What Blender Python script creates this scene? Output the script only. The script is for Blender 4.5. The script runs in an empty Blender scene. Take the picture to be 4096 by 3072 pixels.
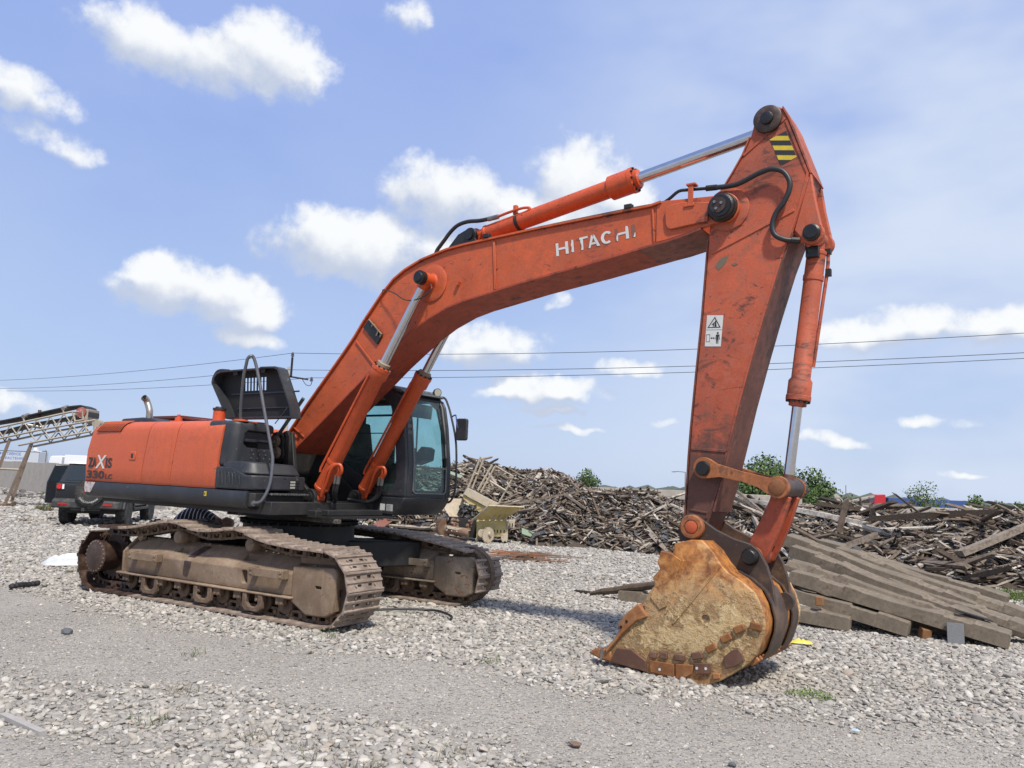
import bpy, bmesh, math, random
import numpy as np
from mathutils import Vector, Matrix
from math import sin, cos, pi, radians, sqrt, atan2

scene = bpy.context.scene
COL = scene.collection

# ------------------------------------------------------------------ camera
cam_data = bpy.data.cameras.new('camera')
cam_data.sensor_width = 36.0
cam_data.lens = 27.757
cam_data.clip_start = 0.1
cam_data.clip_end = 5000.0
cam = bpy.data.objects.new('camera', cam_data)
COL.objects.link(cam)
_R = Vector((0.86089266, 0.50693709, 0.04334298)).normalized()
_F = Vector((-0.50800587, 0.85172927, 0.12840286)).normalized()
_U = _R.cross(_F).normalized()
_R = _F.cross(_U)
cam.matrix_world = Matrix(((_R.x, _U.x, -_F.x, 8.4798), (_R.y, _U.y, -_F.y, -8.4174), (_R.z, _U.z, -_F.z, 1.7235), (0, 0, 0, 1)))
scene.camera = cam

# ------------------------------------------------------------------ exposure
scene.render.engine = 'CYCLES'
scene.view_settings.view_transform = 'Standard'
scene.view_settings.look = 'None'
scene.view_settings.exposure = 0.80
scene.view_settings.gamma = 1.0
scene.view_settings.use_curve_mapping = False
scene.cycles.max_bounces = 6
scene.cycles.diffuse_bounces = 3
scene.cycles.glossy_bounces = 3
scene.cycles.transmission_bounces = 4
scene.cycles.transparent_max_bounces = 16

# ------------------------------------------------------------------ sun
SUN_DIR = Vector((0.50, -0.44, 1.0)).normalized()
sd = bpy.data.lights.new('sun', 'SUN')
sd.energy = 2.8
sd.angle = radians(4.0)
sd.color = (1.0, 0.94, 0.84)
sun = bpy.data.objects.new('sun', sd)
sun.rotation_euler = SUN_DIR.to_track_quat('Z', 'Y').to_euler()
sun.location = (10, -6, 22)
COL.objects.link(sun)

# ------------------------------------------------------------------ sky with clouds
world = bpy.data.worlds.new('World')
scene.world = world
world.use_nodes = True

class NT:
    """small helper to wire node trees"""
    def __init__(self, tree):
        self.t = tree; self.n = tree.nodes; self.l = tree.links
    def node(self, typ, **kw):
        nd = self.n.new(typ)
        for k, v in kw.items(): setattr(nd, k, v)
        return nd
    def put(self, sock, v):
        if isinstance(v, bpy.types.NodeSocket): self.l.new(v, sock)
        elif v is not None:
            if isinstance(v, (tuple, list)) and len(v) == 3 and sock.type == 'RGBA': v = (*v, 1.0)
            sock.default_value = v
    def math(self, op, a, b=None, c=None, clamp=False):
        nd = self.node('ShaderNodeMath', operation=op); nd.use_clamp = clamp
        self.put(nd.inputs[0], a)
        if b is not None: self.put(nd.inputs[1], b)
        if c is not None: self.put(nd.inputs[2], c)
        return nd.outputs[0]
    def vmath(self, op, a, b=None, c=None):
        nd = self.node('ShaderNodeVectorMath', operation=op)
        self.put(nd.inputs[0], a)
        if b is not None: self.put(nd.inputs[1], b)
        if c is not None: self.put(nd.inputs[2], c)
        return nd.outputs['Value'] if op in ('LENGTH', 'DOT_PRODUCT', 'DISTANCE') else nd.outputs['Vector']
    def mix(self, fac, a, b, blend='MIX'):
        nd = self.node('ShaderNodeMix', data_type='RGBA', blend_type=blend)
        self.put(nd.inputs[0], fac); self.put(nd.inputs[6], a); self.put(nd.inputs[7], b)
        return nd.outputs[2]
    def ramp(self, fac, stops, interp='LINEAR'):
        nd = self.node('ShaderNodeValToRGB'); cr = nd.color_ramp; cr.interpolation = interp
        while len(cr.elements) < len(stops): cr.elements.new(0.5)
        for e, (p, c) in zip(cr.elements, stops):
            e.position = p; e.color = (c, c, c, 1) if isinstance(c, (int, float)) else (*c, 1)
        self.put(nd.inputs[0], fac)
        return nd.outputs[0]
    def step(self, v, a, b, lo=0.0, hi=1.0):
        nd = self.node('ShaderNodeMapRange', interpolation_type='SMOOTHSTEP')
        self.put(nd.inputs[0], v); nd.inputs[1].default_value = a; nd.inputs[2].default_value = b
        nd.inputs[3].default_value = lo; nd.inputs[4].default_value = hi
        return nd.outputs[0]
    def noise(self, vec, scale, detail=4.0, rough=0.55, dist=0.0, dim='3D'):
        nd = self.node('ShaderNodeTexNoise', noise_dimensions=dim)
        if vec is not None: self.put(nd.inputs['Vector'], vec)
        nd.inputs['Scale'].default_value = scale; nd.inputs['Detail'].default_value = detail
        nd.inputs['Roughness'].default_value = rough; nd.inputs['Distortion'].default_value = dist
        return nd.outputs[0], nd.outputs[1]
    def voro(self, vec, scale, feature='F1', rnd=1.0):
        nd = self.node('ShaderNodeTexVoronoi', feature=feature)
        if vec is not None: self.put(nd.inputs['Vector'], vec)
        nd.inputs['Scale'].default_value = scale; nd.inputs['Randomness'].default_value = rnd
        return nd

# cumulus banks: azimuth from +Y towards +X, elevation, half width, half height (radians), strength
CLOUDS = [(-1.021,0.479,0.055,0.030,1),(-0.953,0.470,0.112,0.034,1),(-0.884,0.492,0.065,0.032,1),(-0.838,0.480,0.045,0.028,.9),
 (-1.12,0.393,0.050,0.026,.75),(-1.085,0.350,0.06,0.02,.55),(-0.691,0.555,0.034,0.022,.5),(-0.927,0.212,0.095,0.034,1),
 (-0.868,0.200,0.045,0.024,1),(-0.969,0.222,0.042,0.022,1),(-0.865,0.168,0.05,0.014,.8),(-0.792,0.287,0.062,0.042,1),
 (-0.728,0.284,0.085,0.043,1),(-0.655,0.288,0.062,0.040,1),(-0.63,0.358,0.085,0.042,1.05),(-0.54,0.352,0.05,0.03,1),(-0.462,0.380,0.062,0.052,1.1),
 (-0.491,0.338,0.12,0.042,1),(-0.407,0.362,0.040,0.032,1),(-0.561,0.175,0.074,0.026,1),(-0.488,0.124,0.072,0.018,1),(-0.523,0.117,0.057,0.013,.9),
 (-0.054,0.197,0.072,0.024,1),(0.015,0.192,0.06,0.024,1),(-0.117,0.193,0.05,0.018,.9),(-0.378,0.154,0.05,0.012,.75),(-0.487,0.098,0.045,0.007,.7),(-0.463,0.073,0.045,0.006,.7),
 (-0.145,0.068,0.045,0.008,.7),(-0.342,0.086,0.024,0.007,.6),(-0.017,0.036,0.03,0.005,.6),(-0.052,0.095,0.06,0.008,.5),(-1.10,0.06,0.05,0.013,.6),(-0.48,0.23,0.02,0.015,.5),
 (0.55,0.33,0.14,0.055,1),(0.9,0.2,0.12,0.04,1),(1.5,0.36,0.17,0.06,1),(2.2,0.25,0.15,0.05,1),(2.9,0.4,0.18,0.06,1),(-2.6,0.3,0.16,0.055,1),(-2.0,0.22,0.14,0.045,1),(-1.55,0.36,0.15,0.05,1)]

dg = bpy.data.node_groups.new('cloud_density', 'ShaderNodeTree')
dg.interface.new_socket('p', in_out='INPUT', socket_type='NodeSocketVector')
dg.interface.new_socket('d', in_out='OUTPUT', socket_type='NodeSocketFloat')
g = NT(dg)
gi = g.node('NodeGroupInput'); go = g.node('NodeGroupOutput')
acc = None
for a, e, ra, re, amp in CLOUDS:
    ra /= 0.742; re /= 0.742
    q = g.vmath('MULTIPLY_ADD', gi.outputs[0], (1/ra, 1/re, 0), (-a/ra, -e/re, sqrt(max(0.0, 0.78*(1-amp)))))
    v = g.vmath('DOT_PRODUCT', q, q)
    acc = v if acc is None else g.math('MINIMUM', acc, v)
g.l.new(g.math('MAXIMUM', g.math('SUBTRACT', 0.78, acc), -1.0), go.inputs[0])

w = NT(world.node_tree)
for nd in list(w.n): w.n.remove(nd)
out = w.node('ShaderNodeOutputWorld'); bg = w.node('ShaderNodeBackground'); bg.inputs[1].default_value = 0.10
sky = w.node('ShaderNodeTexSky', sky_type='NISHITA')
sky.sun_disc = False
sky.sun_elevation = math.asin(SUN_DIR.z)
sky.sun_rotation = atan2(SUN_DIR.x, SUN_DIR.y)
sky.air_density = 1.0; sky.dust_density = 1.2; sky.ozone_density = 2.2; sky.altitude = 100
tc = w.node('ShaderNodeTexCoord'); sep = w.node('ShaderNodeSeparateXYZ'); w.l.new(tc.outputs['Generated'], sep.inputs[0])
az = w.math('ARCTAN2', sep.outputs[0], sep.outputs[1]); el = w.math('ARCSINE', sep.outputs[2])
comb = w.node('ShaderNodeCombineXYZ'); w.l.new(az, comb.inputs[0]); w.l.new(el, comb.inputs[1])
_, wc = w.noise(tc.outputs['Generated'], 11.0, 3.0, 0.62)
warp = w.vmath('MULTIPLY_ADD', w.vmath('SUBTRACT', wc, (.5, .5, .5)), (0.085, 0.055, 0.0), comb.outputs[0])
puff, _ = w.noise(tc.outputs['Generated'], 21.0, 7.0, 0.62)
def dens(p):
    gnode = w.node('ShaderNodeGroup'); gnode.node_tree = dg; w.l.new(p, gnode.inputs[0])
    return gnode.outputs[0]
d0 = dens(warp)
d1 = dens(w.vmath('ADD', warp, (0.010, 0.024, 0.0)))
pf = w.math('MULTIPLY_ADD', puff, 1.9, -1.0)
dd = w.math('ADD', d0, pf)
alpha = w.step(dd, -0.14, 0.58)
alpha = w.math('MULTIPLY', alpha, 0.97)
lit = w.math('SUBTRACT', d0, d1)                     # positive where the cloud thins out upwards
lit = w.step(w.math('ADD', lit, w.math('MULTIPLY_ADD', puff, 0.9, -0.45)), -0.26, 0.42)
ccol = w.mix(lit, (3.2, 3.6, 4.45), (5.6, 5.7, 5.75))
# thin high veil, whiter towards the sun side
veil, _ = w.noise(w.vmath('MULTIPLY', tc.outputs['Generated'], (1.0, 1.0, 2.2)), 2.6, 4.0, 0.55, 0.0)
veil = w.step(veil, 0.24, 0.66, 0.12, 0.92)
side = w.step(az, -0.70, -0.05, 0.18, 1.0)
veil = w.math('MULTIPLY', veil, side)
skyc = w.mix(1.0, sky.outputs[0], (0.95, 0.90, 1.0), 'MULTIPLY')
air = w.mix(w.step(el, 0.0, 0.55), (2.55, 3.3, 4.75), (1.72, 2.52, 5.05))      # milky spring air
skyc = w.mix(0.80, skyc, air)
skyv = w.mix(veil, skyc, (3.95, 4.45, 5.35))
final = w.mix(alpha, skyv, ccol)
w.l.new(final, bg.inputs[0]); w.l.new(bg.outputs[0], out.inputs[0])

# ------------------------------------------------------------------ object helpers
SLEW = -0.0677299919

def link(o): COL.objects.link(o); return o

def tag(o, label, cat, group=None):
    o['label'] = label; o['category'] = cat
    if group: o['group'] = group
    return o

def thing(name, label, cat, loc=(0, 0, 0), rz=0.0, group=None):
    o = bpy.data.objects.new(name, None); o.location = loc; o.rotation_euler = (0, 0, rz)
    o.empty_display_size = 0.2
    link(o); tag(o, label, cat, group)
    return o

class MB:
    """collects solids into one mesh"""
    def __init__(self): self.v = []; self.f = []; self.m = []; self.mat = 0
    def add(self, vs, fs):
        b = len(self.v); self.v += [tuple(x) for x in vs]
        self.f += [tuple(i + b for i in f) for f in fs]; self.m += [self.mat]*len(fs)
        return self
    def box(self, c, s, rot=None):
        hx, hy, hz = s[0]/2, s[1]/2, s[2]/2
        vs = [Vector((x, y, z)) for x in (-hx, hx) for y in (-hy, hy) for z in (-hz, hz)]
        if rot is not None:
            M = rot if isinstance(rot, Matrix) else Matrix.Rotation(rot, 3, 'Z')
            vs = [M @ v for v in vs]
        c = Vector(c)
        return self.add([v + c for v in vs], [(0, 1, 3, 2), (4, 6, 7, 5), (0, 4, 5, 1), (2, 3, 7, 6), (0, 2, 6, 4), (1, 5, 7, 3)])
    def box2(self, a, b):
        return self.box([(a[i]+b[i])/2 for i in range(3)], [abs(b[i]-a[i]) for i in range(3)])
    def prism(self, prof, y0, y1, ax='y'):
        """closed profile (u,w) extruded along an axis: 'y' -> (x,z) profile"""
        n = len(prof)
        ar = sum(prof[i][0]*prof[(i+1) % n][1] - prof[(i+1) % n][0]*prof[i][1] for i in range(n))
        if ar < 0: prof = prof[::-1]
        def P(u, w_, t): return {'y': (u, t, w_), 'x': (t, u, w_), 'z': (u, w_, t)}[ax]
        vs = [P(u, w_, y0) for u, w_ in prof] + [P(u, w_, y1) for u, w_ in prof]
        fs = [tuple(range(n)), tuple(range(2*n-1, n-1, -1))]
        fs += [(i, i+n, (i+1) % n + n, (i+1) % n) for i in range(n)]
        if (ax != 'y') ^ (y1 < y0): fs = [f[::-1] for f in fs]
        return self.add(vs, fs)
    def strip(self, pts, y0, y1, th, side=1):
        """plate of thickness th following an open (x,z) polyline, width y0..y1"""
        n = len(pts); off = []
        for i in range(n):
            a = Vector(pts[max(i-1, 0)]); b = Vector(pts[min(i+1, n-1)]); t = (b-a).normalized()
            nrm = Vector((-t.y, t.x))*th*side; off.append((pts[i][0]+nrm.x, pts[i][1]+nrm.y))
        vs = []
        for p, q in zip(pts, off): vs += [(p[0], y0, p[1]), (p[0], y1, p[1]), (q[0], y1, q[1]), (q[0], y0, q[1])]
        fs = []
        for i in range(n-1):
            a = 4*i; b = a+4
            fs += [(a+k, a+(k+1) % 4, b+(k+1) % 4, b+k) for k in range(4)]
        fs += [(3, 2, 1, 0), (4*n-4, 4*n-3, 4*n-2, 4*n-1)]
        if side < 0: fs = [f[::-1] for f in fs]
        return self.add(vs, fs)
    def cyl(self, p0, p1, r0, r1=None, n=20, caps=True):
        r1 = r0 if r1 is None else r1
        return self.tube([p0, p1], [r0, r1], n, caps)
    def tube(self, pts, r, n=10, caps=True, closed=False):
        pts = [Vector(p) for p in pts]; m = len(pts)
        rr = r if isinstance(r, (list, tuple)) else [r]*m
        t0 = (pts[1]-pts[0]).normalized()
        ref = Vector((0, 0, 1)) if abs(t0.z) < 0.9 else Vector((1, 0, 0))
        nx = t0.cross(ref).normalized(); vs = []
        for i, p in enumerate(pts):
            if closed: t = (pts[(i+1) % m]-pts[i-1]).normalized()
            else:
                ta = (p-pts[i-1]).normalized() if i else t0
                tb = (pts[i+1]-p).normalized() if i < m-1 else ta
                t = (ta+tb)
                t = t.normalized() if t.length > 1e-6 else tb
            nx = (nx - t*nx.dot(t))
            nx = nx.normalized() if nx.length > 1e-6 else t.orthogonal().normalized()
            ny = t.cross(nx)
            vs += [p + (nx*cos(2*pi*k/n) + ny*sin(2*pi*k/n))*rr[i] for k in range(n)]
        fs = []
        for i in range(m if closed else m-1):
            a = i*n; b = ((i+1) % m)*n
            fs += [(a+k, a+(k+1) % n, b+(k+1) % n, b+k) for k in range(n)]
        if caps and not closed: fs += [tuple(range(n-1, -1, -1)), tuple(range((m-1)*n, m*n))]
        return self.add(vs, fs)
    def lathe(self, o, axis, prof, n=24):
        """profile of (distance along axis, radius)"""
        axis = Vector(axis).normalized(); o = Vector(o)
        a = axis.orthogonal().normalized(); b = axis.cross(a); vs = []; m = len(prof)
        for d, r in prof: vs += [o + axis*d + (a*cos(2*pi*k/n)+b*sin(2*pi*k/n))*max(r, 1e-4) for k in range(n)]
        fs = [(i*n+k, i*n+(k+1) % n, (i+1)*n+(k+1) % n, (i+1)*n+k) for i in range(m-1) for k in range(n)]
        fs += [tuple(range(n-1, -1, -1)), tuple(range((m-1)*n, m*n))]
        return self.add(vs, fs)
    def ico(self, c, r, sub=1, jit=0.0, rnd=None):
        bm = bmesh.new(); bmesh.ops.create_icosphere(bm, subdivisions=sub, radius=1.0)
        vs = []
        for v in bm.verts:
            k = 1 + (rnd.uniform(-jit, jit) if rnd else 0)
            rr = r if isinstance(r, (tuple, list)) else (r, r, r)
            vs.append((c[0]+v.co.x*rr[0]*k, c[1]+v.co.y*rr[1]*k, c[2]+v.co.z*rr[2]*k))
        fs = [tuple(v.index for v in f.verts) for f in bm.faces]; bm.free()
        return self.add(vs, fs)
    def mesh(self, name, mats, smooth=40):
        me = bpy.data.meshes.new(name); me.from_pydata(self.v, [], self.f)
        for mt in (mats if isinstance(mats, (list, tuple)) else [mats]): me.materials.append(mt)
        if any(self.m): me.polygons.foreach_set('material_index', self.m)
        if smooth:
            me.polygons.foreach_set('use_smooth', [True]*len(self.f))
            me.set_sharp_from_angle(angle=radians(smooth))
        me.update()
        return me
    def build(self, name, mats, parent=None, smooth=40, bevel=0, rz=0.0, seg=2, loc=None):
        o = bpy.data.objects.new(name, self.mesh(name, mats, smooth)); link(o)
        if parent: o.parent = parent
        if rz: o.rotation_euler = (0, 0, rz)
        if loc is not None: o.location = loc
        if bevel:
            b = o.modifiers.new('bevel', 'BEVEL'); b.width = bevel; b.segments = seg; b.limit_method = 'ANGLE'
            b.angle_limit = radians(35); b.harden_normals = False
        return o

def smoothpath(pts, k=6):
    """Catmull-Rom through points"""
    P = [Vector(p) for p in pts]; P = [P[0]*2-P[1]] + P + [P[-1]*2-P[-2]]; out = []
    for i in range(1, len(P)-2):
        for j in range(k):
            t = j/k; a, b, c, d = P[i-1], P[i], P[i+1], P[i+2]
            out.append(0.5*((2*b)+(c-a)*t+(2*a-5*b+4*c-d)*t*t+(3*b-a-3*c+d)*t**3))
    out.append(P[-2]); return out

def arc(cx, cz, r, a0, a1, n):
    return [(cx + r*cos(radians(a0+(a1-a0)*i/n)), cz + r*sin(radians(a0+(a1-a0)*i/n))) for i in range(n+1)]

def rrect(x0, z0, x1, z1, r, n=4):
    return arc(x1-r, z1-r, r, 0, 90, n) + arc(x0+r, z1-r, r, 90, 180, n) + arc(x0+r, z0+r, r, 180, 270, n) + arc(x1-r, z0+r, r, 270, 360, n)

def share(name, src, parent=None, loc=None, rot=None, matrix=None):
    o = bpy.data.objects.new(name, src if isinstance(src, bpy.types.Mesh) else src.data); link(o)
    if parent: o.parent = parent
    if matrix is not None: o.matrix_basis = matrix
    else:
        if loc is not None: o.location = loc
        if rot is not None: o.rotation_euler = rot
    return o

def copy_tree(o, parent=None):
    c = o.copy(); link(c); c.parent = parent
    for ch in [x for x in o.children]: copy_tree(ch, c)
    return c

def text_mesh(s, size, extrude=0.0, bold=0.0, shear=0.0, sx=1.0):
    cu = bpy.data.curves.new('txt', 'FONT'); cu.body = s; cu.size = size; cu.extrude = extrude; cu.offset = bold; cu.shear = shear
    cu.resolution_u = 3
    o = bpy.data.objects.new('txt', cu); link(o)
    bpy.context.view_layer.update()
    dg_ = bpy.context.evaluated_depsgraph_get()
    me = bpy.data.meshes.new_from_object(o.evaluated_get(dg_))
    bpy.data.objects.remove(o); bpy.data.curves.remove(cu)
    if sx != 1.0:
        for v in me.vertices: v.co.x *= sx
    return me

# ------------------------------------------------------------------ materials
def new_mat(name):
    m = bpy.data.materials.new(name); m.use_nodes = True
    t = NT(m.node_tree); bs = t.n.get('Principled BSDF')
    return m, t, bs

def obj_coord(t, uv='Object'):
    return t.node('ShaderNodeTexCoord').outputs[uv]

def bump(t, bs, h, strength=0.3, dist=0.02, prev=None):
    b = t.node('ShaderNodeBump'); b.inputs['Strength'].default_value = strength; b.inputs['Distance'].default_value = dist
    t.put(b.inputs['Height'], h)
    if prev is not None: t.l.new(prev, b.inputs['Normal'])
    t.l.new(b.outputs[0], bs.inputs['Normal'])
    return b.outputs[0]

def worn(name, base, dirt=(0.10, 0.075, 0.055), dirt_amt=0.35, rough=0.5, var=0.12, chips=0.0, chip_col=(0.03, 0.025, 0.02), streak=0.0, scale=1.0, bumpy=0.15, metal=0.0, fade=None, scuff=0.0, low=None):
    """painted or bare surface with blotchy grime, fine chips and drip streaks"""
    m, t, bs = new_mat(name); co = obj_coord(t)
    n1, _ = t.noise(co, 1.7*scale, 6, 0.6, 0.4)
    n2, _ = t.noise(co, 9.0*scale, 6, 0.65)
    n3, _ = t.noise(co, 60*scale, 3, 0.6)
    hi = tuple(min(1, c*(1+var)) for c in base); lo = tuple(c*(1-var) for c in base)
    col = t.mix(t.step(n1, 0.3, 0.7), lo, hi)
    if fade is not None: col = t.mix(t.step(n2, 0.42, 0.72, 0, 0.55), col, fade)
    if streak:
        sc = t.vmath('MULTIPLY', co, (14*scale, 14*scale, 0.7*scale)); ns, _ = t.noise(sc, 1.0, 4, 0.6)
        col = t.mix(t.step(ns, 0.52, 0.78, 0, streak), col, dirt)
    dm = t.step(t.math('MULTIPLY_ADD', n2, 0.6, t.math('MULTIPLY', n1, 0.55)), 0.53, 0.80, 0.0, dirt_amt)
    col = t.mix(dm, col, dirt)
    if chips:
        c1, _ = t.noise(co, 17*scale, 5, 0.7, 0.6)
        cm = t.step(c1, 0.66-chips*0.06, 0.70-chips*0.06)
        col = t.mix(cm, col, chip_col)
    if scuff:
        s1, _ = t.noise(t.vmath('MULTIPLY', co, (1.0, 1.0, 2.6)), 3.1, 7, 0.70, 1.2); s2, _ = t.noise(co, 1.1, 3, 0.5)
        k = t.step(t.math('MULTIPLY_ADD', s2, 0.5, s1), 0.86-0.05*scuff, 1.0-0.05*scuff, 0.0, 0.85)
        col = t.mix(k, col, (0.055, 0.03, 0.024))
        col = t.mix(t.step(s2, 0.42, 0.68, 0.0, 0.30*scuff), col, (0.20, 0.06, 0.038))
        s3, _ = t.noise(t.vmath('MULTIPLY', co, (30, 30, 2.0)), 1.0, 3, 0.6)
        col = t.mix(t.step(s3, 0.62, 0.80, 0.0, 0.30*scuff), col, (0.12, 0.05, 0.035))
    if low:
        sp = t.node('ShaderNodeSeparateXYZ'); t.l.new(co, sp.inputs[0])
        lz = t.step(sp.outputs[2], low[1], low[0], 0.62, 0.0)
        col = t.mix(t.step(t.math('MULTIPLY_ADD', n2, 0.8, lz), 0.55, 0.95, 0.0, 0.85), col, (0.06, 0.038, 0.03))
    fine = t.step(n3, 0.3, 0.75, 0.88, 1.08)
    col = t.mix(1.0, col, fine, 'MULTIPLY')
    t.put(bs.inputs['Base Color'], col)
    t.put(bs.inputs['Roughness'], t.math('MULTIPLY_ADD', n2, 0.3, rough-0.12, clamp=True))
    bs.inputs['Metallic'].default_value = metal
    if bumpy: bump(t, bs, t.math('MULTIPLY_ADD', n3, 0.4, n2), bumpy, 0.006)
    return m

def plain(name, col, rough=0.5, metal=0.0, **kw):
    m, t, bs = new_mat(name); co = obj_coord(t)
    n, _ = t.noise(co, 12, 4, 0.6)
    c = t.mix(n, tuple(x*0.82 for x in col), tuple(min(1, x*1.15) for x in col))
    t.put(bs.inputs['Base Color'], c); bs.inputs['Roughness'].default_value = rough; bs.inputs['Metallic'].default_value = metal
    for k, v in kw.items(): bs.inputs[k].default_value = v
    return m

def rnd_island(name, stops, rough=0.85, grain=30.0, streaks=True):
    """colour differs from piece to piece of a joined mesh; also works for single objects"""
    m, t, bs = new_mat(name)
    geo = t.node('ShaderNodeNewGeometry'); oi = t.node('ShaderNodeObjectInfo')
    r = t.math('FRACT', t.math('ADD', geo.outputs['Random Per Island'], oi.outputs['Random']))
    col = t.ramp(r, stops)
    co = obj_coord(t)
    n, _ = t.noise(co, grain, 5, 0.65)
    col = t.mix(t.step(n, 0.35, 0.75, 0.0, 0.55), col, (0.035, 0.028, 0.022))
    t.put(bs.inputs['Base Color'], col); bs.inputs['Roughness'].default_value = rough
    bump(t, bs, n, 0.5, 0.02)
    return m

# ================================================================== GROUND
def ground_material():
    m, t, bs = new_mat('dusty_grit'); co = obj_coord(t)
    flat = t.vmath('MULTIPLY', co, (1, 1, 0))
    big, _ = t.noise(flat, 0.32, 4, 0.55)
    mid, _ = t.noise(flat, 2.3, 5, 0.6)
    fine, _ = t.noise(flat, 55, 4, 0.7)
    col = t.mix(t.step(big, 0.35, 0.65), (0.285, 0.255, 0.215), (0.375, 0.338, 0.288))
    col = t.mix(t.step(mid, 0.45, 0.75, 0, 0.5), col, (0.235, 0.208, 0.175))
    v = t.voro(flat, 26); v2 = t.voro(flat, 58); v3 = t.voro(flat, 9)
    sh = t.node('ShaderNodeSeparateColor'); t.l.new(v.outputs['Color'], sh.inputs[0])
    pick = t.step(sh.outputs[0], 0.40, 0.55)
    cell = t.ramp(sh.outputs[1], [(0, (0.12, 0.12, 0.125)), (0.35, (0.26, 0.255, 0.25)), (0.7, (0.40, 0.385, 0.365)), (1, (0.60, 0.58, 0.55))])
    body = t.step(v.outputs['Distance'], 0.30, 0.48, 1, 0)
    msk = t.math('MULTIPLY', pick, body)
    col = t.mix(t.math('MULTIPLY', msk, 0.72), col, cell)
    sh2 = t.node('ShaderNodeSeparateColor'); t.l.new(v2.outputs['Color'], sh2.inputs[0])
    c2 = t.ramp(sh2.outputs[0], [(0, (0.16, 0.155, 0.15)), (0.5, (0.30, 0.285, 0.265)), (1, (0.46, 0.44, 0.41))])
    col = t.mix(0.42, col, c2)
    col = t.mix(1.0, col, t.step(fine, 0.25, 0.8, 0.80, 1.14), 'MULTIPLY')
    t.put(bs.inputs['Base Color'], col)
    bs.inputs['Roughness'].default_value = 0.95; bs.inputs['Specular IOR Level'].default_value = 0.15
    h = t.math('MULTIPLY_ADD', msk, 0.9, t.math('MULTIPLY_ADD', t.math('SUBTRACT', 1.0, v2.outputs['Distance']), 0.35, t.math('MULTIPLY', fine, 0.3)))
    bump(t, bs, h, 0.75, 0.018)
    return m

g_ = MB()
S_ = 2200.0
g_.add([(-S_, -S_, 0), (S_, -S_, 0), (S_, S_, 0), (-S_, S_, 0)], [(0, 1, 2, 3)])
ground = g_.build('ground', ground_material(), smooth=0)
ground['kind'] = 'structure'

# ---- loose stones: many small rocks lying on the yard
def rock_mesh(seed, flat, ang):
    r = random.Random(seed); bm = bmesh.new(); bmesh.ops.create_icosphere(bm, subdivisions=2, radius=1.0)
    sx, sy = r.uniform(0.85, 1.25), r.uniform(0.65, 0.95)
    cuts = [(Vector((r.gauss(0, 1), r.gauss(0, 1), r.gauss(0, 1))).normalized(), r.uniform(0.55, 0.85)) for _ in range(ang)]
    for v in bm.verts:
        p = v.co.copy()
        for n, d in cuts:
            e = p.dot(n) - d
            if e > 0: p -= n*e*0.92
        p *= 1 + r.uniform(-0.05, 0.05)
        v.co = (p.x*sx, p.y*sy, p.z*flat)
    me = bpy.data.meshes.new('stone'); bm.to_mesh(me); bm.free()
    me.polygons.foreach_set('use_smooth', [True]*len(me.polygons)); me.set_sharp_from_angle(angle=radians(38))
    return me

def stone_material():
    m, t, bs = new_mat('river_stone'); co = obj_coord(t)
    at = t.node('ShaderNodeAttribute', attribute_type='INSTANCER', attribute_name='tint')
    col = t.ramp(at.outputs['Fac'], [(0.0, (0.12, 0.118, 0.116)), (0.18, (0.215, 0.209, 0.20)), (0.45, (0.295, 0.278, 0.255)), (0.62, (0.345, 0.312, 0.27)), (0.8, (0.435, 0.41, 0.37)), (0.95, (0.62, 0.59, 0.54)), (1.0, (0.32, 0.235, 0.18))])
    n, _ = t.noise(co, 2.2, 5, 0.65)
    col = t.mix(t.step(n, 0.3, 0.75, 0.25, 0.65), col, (0.37, 0.338, 0.292))
    t.put(bs.inputs['Base Color'], col); bs.inputs['Roughness'].default_value = 0.82; bs.inputs['Specular IOR Level'].default_value = 0.3
    bump(t, bs, n, 0.25, 0.15)
    return m
MAT_STONE = stone_material()

ROCKS = []
for i in range(10):
    me = rock_mesh(100+i, [0.42, 0.5, 0.55, 0.62, 0.36][i % 5], [3, 5, 8, 4, 10][i % 5])
    me.materials.append(MAT_STONE)
    ROCKS.append(bpy.data.objects.new('stone_shape', me))

# beaten wheel lanes where few stones lie (ground polylines and half widths)
LANES = [([(-6.0, -5.2), (-2.5, -4.6), (0.2, -4.0), (1.9, -3.55), (3.35, -2.9), (5.2, -2.75), (6.6, -2.7), (8.4, -2.2)], 0.80),
         ([(-6.0, -3.1), (-2.5, -3.1), (0.2, -3.4), (1.8, -3.3)], 0.75),
         ([(1.5, -6.6), (3.0, -6.0), (3.9, -5.75), (4.3, -6.1)], 0.42)]
def lane_factor(x, y):
    best = np.full(x.shape, 9.0)
    for pts, hw in LANES:
        for (ax, ay), (bx, by) in zip(pts, pts[1:]):
            dx, dy = bx-ax, by-ay; L = dx*dx+dy*dy
            t = np.clip(((x-ax)*dx+(y-ay)*dy)/L, 0, 1)
            best = np.minimum(best, np.hypot(x-ax-t*dx, y-ay-t*dy)/hw)
    return best
def wob(x, y, s, ph):
    return (np.sin(x*s+ph)+np.sin(y*s*1.13+ph*2)+np.sin((x+y)*s*0.71+ph*3)+np.sin((x-y)*s*1.37+ph*5))/4

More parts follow.
